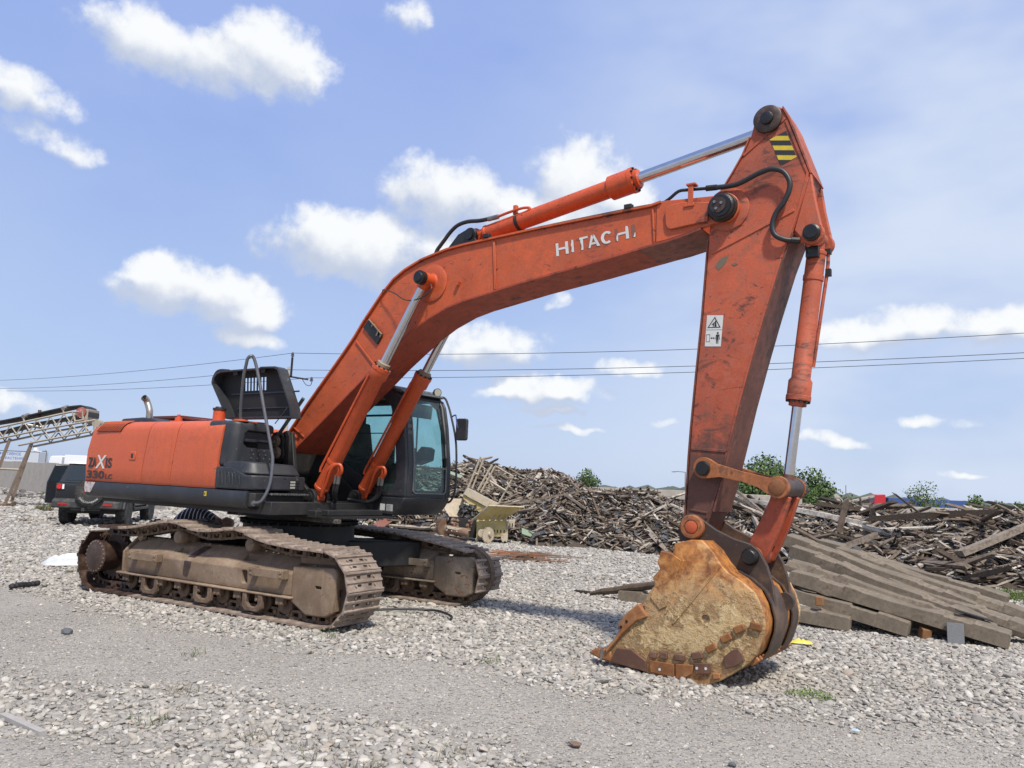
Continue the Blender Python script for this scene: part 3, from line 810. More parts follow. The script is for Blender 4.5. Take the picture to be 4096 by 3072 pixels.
# rest of the housing (left side) so that the body is closed from other sides
hs = MB(); hs.box2((-3.0, -0.82, 1.42), (-0.62, 1.42, 2.42)); UP(hs, 'engine_housing', M_ORB, bevel=0.05)
# lower skirt: rounded channel
sk = MB()
skp = [(-1.20, 1.525), (-1.448, 1.522), (-1.462, 1.50), (-1.466, 1.42), (-1.458, 1.36), (-1.43, 1.315), (-1.38, 1.292), (-1.20, 1.290)]
sk.prism(skp, -3.22, 0.655, 'x'); sko = UP(sk, 'lower_skirt', M_BLK, smooth=50)
UP(MB().add([(-3.225, -1.4685, 1.515), (-3.225, -1.4705, 1.42), (-3.20, -1.464, 1.36), (-3.05, -1.464, 1.36), (-2.97, -1.4685, 1.45), (-2.93, -1.466, 1.515)], [(5, 4, 3, 2, 1, 0)]), 'reflective_patch', worn('peeling_white', (0.55, 0.52, 0.5), dirt=(0.30, 0.03, 0.03), dirt_amt=1.0, rough=0.6, chips=1.6, chip_col=(0.03, 0.02, 0.02), scale=1.6, bumpy=0), sko)
st = UP(MB().box2((-0.20, -1.472, 1.425), (-0.155, -1.466, 1.485)), 'sticker', M_YEL, sko)
UP(MB().prism([(-0.19, 1.435), (-0.165, 1.455), (-0.18, 1.455), (-0.165, 1.475), (-0.19, 1.465)], -1.474, -1.4725), 'sticker_mark', M_INK, sko)
# vent slats on the rear shoulder
vent_shade = MB()
crv = [(-1.449, 2.275), (-1.441, 2.305), (-1.426, 2.35), (-1.396, 2.39), (-1.35, 2.42), (-1.30, 2.435)]
vv = []
for j, (y, z_) in enumerate(crv):
    k = j/(len(crv)-1); vv += [(-3.06+0.14*k, y-0.016, z_+0.004), (-2.38+0.11*k, y-0.016, z_+0.004)]
vent_shade.add(vv, [(2*j, 2*j+1, 2*j+3, 2*j+2) for j in range(len(crv)-1)])
vr = UP(vent_shade, 'vent_gap_shade', M_HOLE_SHADE, panels[0])  # near-black sheet laid on the panel, stands in for shade between slats
for i in range(14):
    s_ = (i+0.5)/14; m_ = MB()
    lo = -3.06+0.68*s_; hi = -2.92+0.65*s_
    pts = [(lo+(hi-lo)*j/(len(crv)-1), y-0.019, z_+0.009) for j, (y, z_) in enumerate(crv)]
    m_.tube(pts, 0.0075, 5); UP(m_, 'vent_slat', M_ORB, panels[0])
# door latch
lt = MB(); lt.box2((-2.07, -1.474, 1.862), (-1.915, -1.458, 1.985)); UP(lt, 'door_latch', M_ORB, panels[0], bevel=0.01)
UP(MB().box2((-2.015, -1.479, 1.895), (-1.965, -1.473, 1.955)), 'latch_key', M_DK, panels[0], bevel=0.005)
# lettering
def lettering(s, x0, z0, w_, h, y, mat, name, parent, bold=0.02, sxz=0.0, shear=0.0):
    me = text_mesh(s, 1.0, 0.0, bold, shear)
    xs = [v.co.x for v in me.vertices]; ys = [v.co.y for v in me.vertices]
    ax, bx, ay, by = min(xs), max(xs), min(ys), max(ys)
    for v in me.vertices:
        u = (v.co.x-ax)/(bx-ax); t = (v.co.y-ay)/(by-ay)
        v.co = (x0+u*w_+t*sxz, y, z0+t*h)
    me.materials.clear(); me.materials.append(mat)
    o = bpy.data.objects.new(name, me); link(o); o.parent = parent
    if parent is EXC: o.rotation_euler = (0, 0, SLEW)
    return o
LET = worn('letter_black', (0.035, 0.022, 0.022), dirt=(0.20, 0.05, 0.03), dirt_amt=0.35, rough=0.5, scale=3, bumpy=0)
for s, x0, w_ in (('ZA', -3.185, 0.25), ('IS', -2.69, 0.18)):
    lettering(s, x0, 1.735, w_, 0.150, -1.4735, LET, 'lettering', panels[0], 0.035)
lettering('X', -2.97, 1.722, 0.27, 0.20, -1.4738, M_WHITE, 'lettering', panels[0], 0.02, 0.03)
lettering('330', -3.195, 1.565, 0.50, 0.125, -1.472, LET, 'lettering', panels[0], 0.035)
lettering('LC', -2.665, 1.568, 0.19, 0.075, -1.4725, LET, 'lettering', panels[0], 0.03)

# black tank cover, tool box and lid
tk = MB(); tk.prism([(-0.30, -1.435), (0.15, -1.435), (0.215, -1.405), (0.25, -1.34), (0.255, -0.76), (-0.30, -0.76)], 1.82, 2.425, 'z')
for i, v in enumerate(tk.v):
    if v[2] > 2.2 and v[0] > 0: tk.v[i] = (v[0]-0.02, v[1]+(0.035 if v[1] < -1.3 else 0), v[2]-0.03*max(0, v[1]+1.4))
tko = UP(tk, 'tank_cover', M_BLK, bevel=0.05, seg=4)
cm = MB(); cm.prism([(-1.25, 2.13), (-1.235, 2.26), (-1.19, 2.30), (-0.70, 2.29), (-0.70, 2.07), (-1.19, 2.08)], 0.17, 0.50, 'x'); cut(tko, cm)
hd = MB(); hd.prism([(-1.245, 2.155), (-1.09, 2.155), (-1.04, 2.165), (-0.75, 2.16), (-0.75, 2.185), (-1.05, 2.195), (-1.10, 2.19), (-1.245, 2.19)], 0.16, 0.265, 'x'); UP(hd, 'tread_step', M_BLK, tko, bevel=0.004)
UP(MB().box2((0.172, -1.20, 2.09), (0.178, -0.98, 2.15)), 'step_shade_patch', M_HOLE_SHADE, tko)  # thin near-black patch painted as the shade under the tread step
dm = MB()
for i in range(4):
    for j in range(3): dm.cyl((0.2525, -1.13+0.10*i+0.03*(j % 2), 2.045-0.05*j), (0.2565, -1.13+0.10*i+0.03*(j % 2), 2.045-0.05*j), 0.012, n=8)
UP(dm, 'tread_dimples', worn('rubbed_dimple', (0.10, 0.10, 0.11), rough=0.5), tko)['kind'] = 'stuff'
bx_ = MB(); bx_.prism([(-0.008, -1.468), (0.60, -1.468), (0.69, -1.44), (0.735, -1.37), (0.74, -0.60), (-0.008, -0.60)], 1.535, 1.722, 'z')
bxo = UP(bx_, 'tool_box', M_BLK, bevel=0.022, seg=3)
UP(MB().prism([(-0.006, 1.70), (-0.006, 1.80), (0.02, 1.818), (0.30, 1.812), (0.55, 1.735), (0.62, 1.70)], -1.466, -1.20), 'tool_box_shoulder', M_BLK, bxo, bevel=0.015, seg=3)
ld = MB(); ld.prism([(0.10, -1.452), (0.50, -1.452), (0.62, -1.42), (0.70, -1.33), (0.725, -0.66), (0.10, -0.66)], 1.730, 1.895, 'z')
for i, v in enumerate(ld.v):
    if v[2] > 1.8: ld.v[i] = (v[0]-(0.10 if v[0] > 0.4 else 0.0), v[1]+(0.03 if v[1] < -1.3 else -0.05), v[2]-0.04*max(0, v[1]+1.2))
    elif v[0] < 0.3: ld.v[i] = (v[0], v[1], 1.822)
UP(ld, 'tool_box_lid', M_BLK, bevel=0.035, seg=4)
for i in range(7):
    r = MB(); x = 0.06+0.070*i; r.tube([(x, -1.466, 1.775-0.010*i), (x+0.020, -1.473, 1.71), (x+0.045, -1.473, 1.60), (x+0.048, -1.466, 1.575)], 0.010, 6); UP(r, 'pressed_rib', M_BLK, bxo)
UP(MB().prism(rrect(-0.86, 1.555, -0.70, 1.675, 0.02), 0.7395, 0.743, 'x'), 'lamp_recess_shade', M_HOLE_SHADE, bxo)  # flat near-black patch on the box front, painted as a recess in shade
for k in range(3):
    UP(MB().box2((0.743, -0.855, 1.567+0.036*k), (0.748, -0.775, 1.592+0.036*k)), 'lamp_glass', worn('lamp_grey_%d' % k, (0.34, 0.34, 0.30), rough=0.3, scale=4), bxo)
    UP(MB().box2((0.743, -0.770, 1.572+0.036*k), (0.748, -0.705, 1.580+0.036*k)), 'lamp_bar', M_BLK, bxo)
UP(MB().cyl((0.739, -0.94, 1.69), (0.742, -0.94, 1.69), 0.012, n=10), 'lid_hole', M_HOLE_SHADE, bxo)
# step plate on the front
sp_ = MB(); sp_.box2((0.742, -1.24, 1.487), (0.84, -0.60, 1.502))
for i in range(14): sp_.box2((0.835, -1.23+0.045*i, 1.48), (0.843, -1.21+0.045*i, 1.508))
UP(sp_, 'step_plate', worn('step_metal', (0.06, 0.062, 0.066), dirt=(0.25, 0.24, 0.22), dirt_amt=0.8, rough=0.5, scale=3))
# handrail
hr = MB(); hr.tube(smoothpath([(0.15, -1.26, 2.43), (0.17, -1.29, 2.55), (0.30, -1.39, 2.95), (0.36, -1.41, 3.15), (0.385, -1.41, 3.23), (0.41, -1.385, 3.262), (0.425, -1.35, 3.24), (0.48, -1.313, 3.054), (0.66, -1.28, 2.50), (0.80, -1.249, 2.056), (0.84, -1.246, 1.899), (0.865, -1.281, 1.617), (0.83, -1.353, 1.413), (0.745, -1.40, 1.372)], 5), 0.021, 10)
UP(hr, 'handrail', worn('rail_metal', (0.13, 0.135, 0.15), dirt=(0.05, 0.04, 0.035), dirt_amt=0.5, rough=0.35, metal=0.4, scale=2))
UP(MB().lathe((0.13, -1.25, 2.42), (0, 0, 1), [(0, 0.11), (0.012, 0.11), (0.014, 0.09), (0.026, 0.09)], 20), 'rail_flange', M_OR)
UP(MB().cyl((0.735, -1.40, 1.372), (0.752, -1.40, 1.372), 0.035, n=14), 'rail_foot', M_STEEL)
# things on the top: filler necks, exhaust, engine cover
fn = MB(); fn.lathe((-0.56, -1.10, 2.44), (0, 0, 1), [(0, 0.085), (0.15, 0.080), (0.155, 0.074)], 20); fno = UP(fn, 'filler_neck', M_ORC)
UP(MB().lathe((-0.56, -1.10, 2.595), (0, 0, 1), [(0, 0.092), (0.03, 0.092), (0.035, 0.06), (0.05, 0.055)], 12), 'filler_cap', M_RUBBER, fno)
UP(MB().lathe((-1.75, -0.95, 2.44), (0, 0, 1), [(0, 0.12), (0.03, 0.12), (0.035, 0.055), (0.085, 0.05), (0.09, 0.025), (0.13, 0.025)], 16), 'breather', M_ORC)
ex = MB(); ex.tube(smoothpath([(-2.62, -0.9, 2.42), (-2.62, -0.9, 2.56), (-2.625, -0.9, 2.64), (-2.66, -0.9, 2.71), (-2.695, -0.905, 2.77), (-2.70, -0.93, 2.82), (-2.69, -0.98, 2.85)], 4), 0.050, 14, caps=False)
UP(ex, 'exhaust_pipe', M_EXH)
ec = MB(); ec.prism([(-3.25, 2.43), (-3.17, 2.52), (-2.62, 2.535), (-2.35, 2.52), (-2.10, 2.44)], -1.02, -0.55); UP(ec, 'exhaust_cover', M_BLK, bevel=0.02)
rc = MB(); rc.box2((-2.85, -0.70, 2.545), (-2.05, 0.2, 2.585)); rc.box((-1.75, -0.35, 2.52), (0.75, 0.6, 0.03), Matrix.Rotation(0.10, 3, 'Y')); rc.box((-1.30, -0.4, 2.475), (0.4, 0.5, 0.03), Matrix.Rotation(0.14, 3, 'Y'))
UP(rc, 'engine_cover', worn('rusty_red_cover', (0.16, 0.035, 0.022), dirt=(0.04, 0.02, 0.015), dirt_amt=0.7, rough=0.6))
# raised black hood
M_HOOD = worn('hood_inside', (0.010, 0.010, 0.011), dirt=(0.04, 0.035, 0.03), dirt_amt=0.4, rough=0.7)
hp = [(-1.03, 3.02), (-1.02, 3.10), (-0.96, 3.165), (-0.86, 3.19), (0.02, 3.19), (0.06, 3.205), (0.36, 3.195), (0.43, 3.165), (0.48, 3.08), (0.75, 2.62), (0.78, 2.49), (-0.62, 2.49), (-0.70, 2.62), (-0.95, 2.92)]
ho = MB(); ho.prism(hp, -0.80, -0.792)
hoo = UP(ho, 'raised_hood', M_HOOD, smooth=30)
cm = MB()
for i in range(8):
    x = -0.53+0.070*i; cm.prism([(x, 3.085), (x+0.044, 3.085), (x+0.064, 2.90), (x+0.020, 2.90)], -0.9, -0.7)
cut(hoo, cm)
ctr = (-0.05, 2.86)
inner = [(ctr[0]+(x-ctr[0])*0.955, ctr[1]+(z-ctr[1])*0.93) for x, z in hp]
hr_ = MB(); ring_prism(hr_, hp, inner, -0.95, -0.80); UP(hr_, 'hood_rim', M_BLK, hoo, smooth=30)
UP(MB().box((0.0, -0.81, 2.86), (1.45, 0.012, 0.02)).box((0.05, -0.81, 2.65), (1.2, 0.012, 0.016)), 'hood_ridge', M_BLK, hoo)
hh = MB(); hh.box((-0.52, -0.90, 3.14), (0.09, 0.05, 0.05)).box((0.08, -0.90, 3.15), (0.09, 0.05, 0.05)); UP(hh, 'hood_hinge', M_DK, hoo)
hl = MB(); hl.tube(smoothpath([(-0.98, -0.86, 2.98), (-1.07, -0.87, 3.04), (-1.09, -0.87, 3.12), (-1.04, -0.87, 3.19), (-0.95, -0.87, 3.215), (-0.75, -0.87, 3.20)], 4), 0.018, 8); UP(hl, 'hood_seal', M_RUBBER, hoo)
UP(MB().cyl((0.52, -0.80, 2.66), (0.27, -0.80, 2.43), 0.007, n=6), 'hood_prop', M_STEEL)
# boom-foot side bracket with two pin covers and the square bar
bk = MB(); bk.prism(arc(-0.02, 2.215, 0.13, 20, 180, 8)+arc(0.01, 2.04, 0.14, 180, 360, 8), -0.52, -0.462); bko = UP(bk, 'foot_bracket', M_DK, bevel=0.01)
for x, z_ in ((-0.018, 2.205), (0.015, 2.045)):
    c = MB(); c.lathe((x, -0.515, z_), (0, -1, 0), [(0, 0.085), (0.03, 0.085), (0.035, 0.07), (0.045, 0.068), (0.046, 0.02), (0.055, 0.018)], 24); UP(c, 'pin_cover', M_TRK, bko)
UP(MB().prism([(0.13, 1.86), (0.15, 2.28), (0.10, 2.34), (0.16, 2.36), (0.22, 2.28), (0.24, 1.86)], -0.50, -0.44), 'bracket_rib', M_DK, bko)
UP(MB().tube([(-0.03, -0.52, 2.255), (0.455, -0.50, 2.806)], 0.034, 4), 'square_bar', worn('bar_paint', (0.06, 0.075, 0.08), rough=0.4))

# ------------------------------------------------------------------ boom
BW = 0.30
boom_top = [(-0.018, 2.340), (0.335, 2.745), (0.967, 3.415), (1.178, 3.650), (1.330, 3.850), (1.652, 4.215), (1.84, 4.385), (2.029, 4.490), (2.315, 4.592), (2.726, 4.672), (3.006, 4.694), (3.429, 4.712), (4.079, 4.737), (5.539, 4.768), (5.660, 4.790)]
boom_bot = [(0.09, 2.10), (0.759, 2.600), (1.347, 3.050), (1.653, 3.290), (1.930, 3.485), (2.188, 3.660), (2.467, 3.810), (2.780, 3.930), (3.049, 3.992), (3.340, 4.038), (3.933, 4.132), (4.765, 4.236), (5.400, 4.325)]
nose_bot = [(5.572, 4.350), (5.740, 4.370), (5.965, 4.412), (6.10, 4.45)]
boss = arc(6.334, 4.618, 0.165, -65, 80, 12)
bm_ = MB()
# box section up to the fork, closed with an end plate
body_prof = boom_bot + nose_bot[:3] + [(5.98, 4.72), (5.69, 4.808), (5.66, 4.785)] + boom_top[::-1][1:]
bm_.prism(body_prof, -BW+0.012, BW-0.012)
# fork cheeks round the arm pin
cheek = [(5.60, 4.36), (5.74, 4.375), (5.965, 4.416), (6.10, 4.452), (6.25, 4.478)] + boss + [(6.25, 4.768), (5.68, 4.812), (5.60, 4.775)]
bm_.prism(cheek, -BW, -BW+0.065); bm_.prism(cheek, BW-0.065, BW)
boom = UP(bm_, 'boom', M_OR, bevel=0.008)
tp = MB(); tp.strip(boom_top, -BW-0.022, BW+0.022, 0.024, 1); UP(tp, 'top_plate', M_OR, boom)
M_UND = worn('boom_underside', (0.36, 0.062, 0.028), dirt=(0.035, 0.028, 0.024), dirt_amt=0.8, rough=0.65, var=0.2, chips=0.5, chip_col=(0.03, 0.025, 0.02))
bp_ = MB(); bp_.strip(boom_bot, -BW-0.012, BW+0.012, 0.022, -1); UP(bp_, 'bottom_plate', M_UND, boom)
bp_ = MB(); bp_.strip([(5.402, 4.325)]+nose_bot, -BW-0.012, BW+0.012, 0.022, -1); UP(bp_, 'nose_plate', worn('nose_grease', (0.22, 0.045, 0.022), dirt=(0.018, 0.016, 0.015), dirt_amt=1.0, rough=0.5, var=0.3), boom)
# foot barrel
fb = MB(); fb.lathe((0.02, -0.33, 2.20), (0, 1, 0), [(0, 0.12), (0.02, 0.14), (0.64, 0.14), (0.66, 0.12)], 24); UP(fb, 'foot_barrel', M_OR, boom)
def weld(a, b, y=-BW-0.001, w_=0.018, name='weld_strip', mat=None, par=None):
    d = Vector((b[0]-a[0], b[1]-a[1])); L = d.length; ang = atan2(d.y, d.x)
    mb = MB(); mb.box(((a[0]+b[0])/2, y, (a[1]+b[1])/2), (L, 0.012, w_), Matrix.Rotation(-ang, 3, 'Y'))
    return UP(mb, name, mat or M_OR, par or boom, bevel=0.004)
weld((3.452, 4.69), (3.508, 4.075)); weld((3.472, 4.69), (3.528, 4.075), w_=0.008)
weld((5.556, 4.745), (5.584, 4.372)); weld((1.20, 3.60), (1.585, 3.235), w_=0.030); weld((0.05, 2.43), (0.30, 2.285))
# cylinder eye reinforcement and pin on the boom side
rp = MB(); rp.lathe((2.50, -BW+0.01, 4.265), (0, -1, 0), [(0, 0.245), (0.012, 0.245), (0.018, 0.235), (0.02, 0.17)], 40); UP(rp, 'reinforcing_ring', M_OR, boom)
pn = MB(); pn.lathe((2.50, -BW+0.015, 4.285), (0, -1, 0), [(0, 0.15), (0.03, 0.10), (0.05, 0.075), (0.20, 0.075)], 24); UP(pn, 'cylinder_pin', M_ORC, boom)
UP(MB().lathe((2.50, -0.485, 4.285), (0, -1, 0), [(0, 0.088), (0.05, 0.09), (0.075, 0.088), (0.08, 0.07), (0.10, 0.06)], 18), 'pin_cap', M_GREASE, boom)
UP(MB().lathe((2.50, BW-0.015, 4.285), (0, 1, 0), [(0, 0.15), (0.03, 0.10), (0.05, 0.075), (0.27, 0.075)], 24), 'cylinder_pin', M_ORC, boom)
UP(MB().box((2.94, -BW-0.012, 4.213), (0.045, 0.05, 0.05), Matrix.Rotation(0.3, 3, 'Y')), 'weld_lug', M_OR, boom)
UP(MB().tube(smoothpath([(1.66, -0.325, 4.245), (1.72, -0.36, 4.25), (1.95, -0.40, 4.17), (2.15, -0.44, 4.06), (2.34, -0.46, 4.02), (2.52, -0.45, 4.06), (2.60, -0.42, 4.15), (2.57, -0.40, 4.22)], 4), 0.007, 6), 'grease_line', M_RUBBER, boom)
# scorched patch plate
UP(MB().prism([(1.430, 3.892), (1.705, 3.655), (1.610, 3.524), (1.327, 3.775)], -BW-0.014, -BW+0.002), 'patch_plate', M_GREASE, boom, bevel=0.004)
UP(MB().tube([(1.50, -0.322, 3.775), (1.535, -0.325, 3.80), (1.63, -0.325, 3.705), (1.60, -0.325, 3.64)], 0.012, 6), 'weld_bead', M_TRK, boom)
UP(MB().tube([(1.44, -0.322, 3.875), (1.69, -0.322, 3.655), (1.665, -0.322, 3.62)], 0.013, 6), 'weld_bead', M_TRK, boom)
# nose doubler plate
hpz = arc(5.78, 4.67, 0.07, 90, 180, 5) + arc(5.80, 4.55, 0.08, 180, 255, 5) + [(6.18, 4.50), (6.20, 4.70), (5.90, 4.752)]
UP(MB().prism(hpz, -BW-0.030, -BW), 'doubler_plate', M_OR, boom, bevel=0.008)
# arm pin boss
ap = MB(); ap.lathe((6.334, -BW, 4.618), (0, -1, 0), [(0, 0.15), (0.04, 0.15), (0.05, 0.14), (0.075, 0.135), (0.085, 0.115), (0.10, 0.11)], 30); UP(ap, 'arm_pin_boss', M_GREASE, boom)
ap = MB(); ap.lathe((6.334, BW, 4.618), (0, 1, 0), [(0, 0.15), (0.04, 0.15), (0.05, 0.14), (0.10, 0.11)], 30); UP(ap, 'arm_pin_boss', M_GREASE, boom)
UP(MB().lathe((6.315, -BW-0.10, 4.625), (0, -1, 0), [(0, 0.085), (0.012, 0.083)], 20), 'retainer_plate', M_OIL, boom)
bl = MB(); bolts(bl, (6.315, -BW-0.112, 4.625), (0, -1, 0), 0.042, 3, 0.016, 0.014, 0.5); UP(bl, 'retainer_bolts', M_STEEL, boom)['kind'] = 'stuff'
# lettering: what is left of the foil letters, and the marks they left
def bq(u, v):     # letter space (0..7.0 wide, 0..1 high) -> boom side
    u /= 7.0
    xb, zb = 4.360+(5.393-4.360)*u, 4.376+(4.470-4.376)*u
    xt, zt = 4.340+(5.374-4.340)*u, 4.529+(4.612-4.529)*u
    return (xb+(xt-xb)*v, zb+(zt-zb)*v)
def letter(polys, mat, y, name='lettering'):
    mb = MB()
    for p in polys:
        q = [bq(u, v) for u, v in p]; n = len(q)
        ar = sum(q[i][0]*q[(i+1) % n][1]-q[(i+1) % n][0]*q[i][1] for i in range(n))
        if ar < 0: q = q[::-1]
        mb.add([(x, y, z) for x, z in q], [tuple(range(n))])
    return UP(mb, name, mat, boom, smooth=0)
H1 = [[(0, 0.02), (0.06, 0.0), (0.24, 0.0), (0.26, 1.0), (0.0, 1.0), (0.02, 0.6)], [(0.26, 0.44), (0.26, 0.60), (0.86, 0.60), (0.86, 0.42)], [(0.86, 0.0), (1.12, 0.0), (1.12, 0.97), (0.90, 1.0), (0.86, 0.9)]]
I1 = [[(1.36, 0.10), (1.45, 0.0), (1.60, 0.0), (1.60, 0.98), (1.44, 1.0), (1.36, 0.62), (1.42, 0.4)]]
T1 = [[(2.22, 0.0), (2.42, 0.0), (2.44, 0.84), (2.20, 0.84), (2.20, 0.62), (2.28, 0.34)], [(2.12, 0.84), (2.86, 0.84), (2.86, 1.0), (2.14, 1.0)]]
A1 = [[(2.86, 0.0), (3.02, 0.0), (3.42, 0.99), (3.16, 0.99)], [(3.16, 0.99), (3.42, 0.99), (3.86, 0.0), (3.60, 0.0), (3.30, 0.82)], [(3.12, 0.22), (3.18, 0.38), (3.52, 0.38), (3.58, 0.22)]]
c_o = [(4.46+0.50*cos(radians(a)), 0.5+0.5*sin(radians(a))) for a in range(38, 323, 15)]
c_i = [(4.46+0.24*cos(radians(a)), 0.5+0.32*sin(radians(a))) for a in range(38, 323, 15)]
C1 = [[c_o[i], c_o[i+1], c_i[i+1], c_i[i]] for i in range(len(c_o)-1)]
H2 = [[(5.26, 0.0), (5.36, 0.0), (5.40, 0.42), (5.40, 0.62), (5.30, 0.5), (5.22, 0.24)], [(5.34, 0.42), (5.38, 0.60), (6.02, 0.60), (6.02, 0.44)], [(6.02, 0.0), (6.26, 0.0), (6.26, 0.9), (6.20, 1.0), (6.06, 1.0), (6.02, 0.8)]]
I2 = [[(6.60, 0.0), (6.76, 0.0), (6.80, 0.34), (6.74, 0.32), (6.66, 0.12)]]
letter(H1, M_WHITE, -BW-0.004+0.012); letter(I1, M_WHITE, -BW+0.008); letter(T1, M_WHITE, -BW+0.008); letter(A1, M_WHITE, -BW+0.008); letter(C1, M_WHITE, -BW+0.008); letter(H2, M_WHITE, -BW+0.008); letter(I2, M_WHITE, -BW+0.008)
gh = [[(5.14, 0.0), (5.40, 0.0), (5.40, 1.0), (5.14, 1.0)], [(6.50, 0.0), (6.80, 0.0), (6.80, 1.0), (6.50, 1.0)], [(1.86, 0.84), (2.6, 0.84), (2.6, 1.0), (1.86, 1.0)], [(1.36, 0.0), (1.62, 0.0), (1.62, 1.0), (1.36, 1.0)], [(2.70, 0.0), (2.94, 0.0), (3.1, 0.4), (2.9, 0.4)], [(2.16, 0), (2.44, 0), (2.44, 0.9), (2.16, .9)]]
for q_ in gh: letter([q_], M_GHOST, -BW+0.0095, 'letter_ghost')
# pipes and brackets on the boom
M_LOOP = M_ORC
ptop = MB(); ptop.tube(smoothpath([(3.36, -0.245, 4.74), (4.08, -0.25, 4.775), (5.2, -0.26, 4.80), (5.62, -0.27, 4.80), (5.727, -0.27, 4.83), (5.84, -0.28, 4.893), (5.953, -0.28, 4.89), (6.22, -0.28, 4.862)], 4), 0.018, 8)
UP(ptop, 'boom_pipe', M_DK, boom)
ab = MB(); ab.prism([(5.965, 4.70), (6.02, 4.70), (6.025, 4.92), (5.97, 4.925)], -0.335, -0.315); ab.box((5.985, -0.32, 4.70), (0.11, 0.05, 0.03)); ab.box((6.0, -0.30, 4.925), (0.10, 0.09, 0.022)); UP(ab, 'pipe_bracket', M_OR, boom, bevel=0.004)
for x, z_ in ((3.352, 4.745), (5.273, 4.792)): UP(MB().box((x, -0.30, z_+0.02), (0.09, 0.07, 0.05)), 'pipe_clamp', M_DK, boom, bevel=0.006)
# arm-cylinder bracket
for s in (-1, 1):
    UP(MB().prism([(2.56, 4.66), (2.80, 4.90)] + arc(2.985, 4.865, 0.10, 130, -30, 8) + [(3.16, 4.72)], s*0.17-0.022, s*0.17+0.022), 'cylinder_bracket', M_GREASE, boom, bevel=0.005)
UP(MB().cyl((2.985, -0.215, 4.865), (2.985, 0.215, 4.865), 0.062, n=18), 'bracket_pin', M_GREASE, boom)

# ------------------------------------------------------------------ hydraulic cylinders
def ram(name, p0, p1, b0, b1, g1, rb, rg, rr, mat, bolts_n=10):
    """p0 foot pin, p1 rod pin; b0..b1 barrel span, g1 gland end, as fractions of length"""
    p0 = Vector(p0); p1 = Vector(p1); L = (p1-p0).length; d = (p1-p0)/L
    mb = MB()
    mb.lathe(p0, d, [(b0*L-0.02, rb*0.75), (b0*L, rb*1.06), (b0*L+0.03, rb*1.06), (b0*L+0.035, rb), (b1*L-0.03, rb), (b1*L, rg), (g1*L-0.07, rg), (g1*L-0.065, rg*1.05), (g1*L-0.02, rg*1.05), (g1*L-0.018, rg*0.8)], 30)
    mb.lathe(p0-Vector((0, rb*0.75, 0)), (0, 1, 0), [(0, rb*0.9), (rb*1.5, rb*0.9)], 20)
    mb.tube([p0, p0+d*(b0*L)], [rb*0.8, rb*0.8], 14)
    c = UP(mb, name, mat)
    r = MB(); r.cyl(p0+d*(g1*L-0.03), p1-d*0.05, rr, n=22, caps=False); UP(r, 'piston_rod', M_CHROME, c)
    gl = MB(); gl.lathe(p0+d*(g1*L-0.02), d, [(0, rg*0.74), (0.055, rg*0.74), (0.06, rr*1.15), (0.065, rr)], 24); UP(gl, 'gland', mat if name != 'boom_cylinder' else M_TRK, c)
    bb = MB(); bolts(bb, p0+d*(g1*L-0.02), d, rg*0.90, bolts_n, 0.014, 0.022); UP(bb, 'gland_bolts', M_DK, c)['kind'] = 'stuff'
    ey = MB(); ey.cyl(p1-Vector((0, rr*1.3, 0)), p1+Vector((0, rr*1.3, 0)), rr*1.55, n=22); ey.tube([p1-d*0.13, p1-d*0.02], [rr*1.05, rr*1.35], 16); UP(ey, 'rod_eye', mat, c)
    return c, p0, d, L
for s in (-1, 1):
    c, p0, d, L = ram('boom_cylinder', (0.77, s*0.41, 1.46), (2.50, s*0.41, 4.285), 0.045, 0.565, 0.62, 0.098, 0.122, 0.058, M_ORC)
    nrm = Vector((-d.z, 0, d.x))
    # feed pipe along the barrel
    q0 = p0+d*0.36*1.0+nrm*0.07+Vector((0, -0.09, 0)); q1 = p0+d*(L*0.565)+nrm*0.06+Vector((0, -0.10, 0))
    UP(MB().tube([q0-nrm*0.0, q0+nrm*0.02+d*0.05, q1], 0.016, 8), 'feed_pipe', M_ORC, c)
    # pipe loops at the foot
    o = p0
    lp = MB()
    for k in (0, 1):
        e = 0.05*k
        lp.tube(smoothpath([o+Vector((0.20, -0.10, 0.02)), o+Vector((0.26+e, -0.13, 0.20)), o+Vector((0.34+e, -0.15, 0.36)), o+Vector((0.42+e, -0.14, 0.44)), o+Vector((0.49+e, -0.12, 0.44)), o+Vector((0.50+e, -0.10, 0.36)), o+Vector((0.42+e, -0.08, 0.28))], 4), 0.020, 8)
    UP(lp, 'pipe_loop', M_ORC, c)
    band = MB(); band.lathe(p0+d*0.55, d, [(0, 0.1), (0.0, 0.106), (0.04, 0.106), (0.04, 0.1)], 24); UP(band, 'clamp_band', M_ORC, c)
    for k in (0, 1):
        hm = MB(); hm.tube(smoothpath([o+Vector((0.43+0.05*k, -0.08, 0.29)), o+Vector((0.40+0.05*k, -0.06, 0.20)), o+Vector((0.34+0.04*k, -0.02, 0.06)), o+Vector((0.22, 0.04-s*0.1, -0.04)), o+Vector((0.0, -s*0.25, -0.02))], 4), 0.024, 8); UP(hm, 'hose', M_RUBBER, c)
        UP(MB().cyl(o+Vector((0.435+0.05*k, -0.082, 0.30)), o+Vector((0.40+0.05*k, -0.062, 0.20)), 0.028, n=8), 'hose_fitting', M_STEEL, c)
    # foot lug plates on the frame
    for e in (-0.11, 0.11):
        UP(MB().prism([(o.x-0.22, 1.30), (o.x+0.20, 1.30)]+arc(o.x, 1.46, 0.115, -20, 200, 10), o.y+e-0.025, o.y+e+0.025), 'foot_lug', M_DK, uf, bevel=0.006)
    UP(MB().cyl((o.x, o.y-0.16, 1.46), (o.x, o.y+0.16, 1.46), 0.07, n=16), 'foot_pin', M_DK, uf)

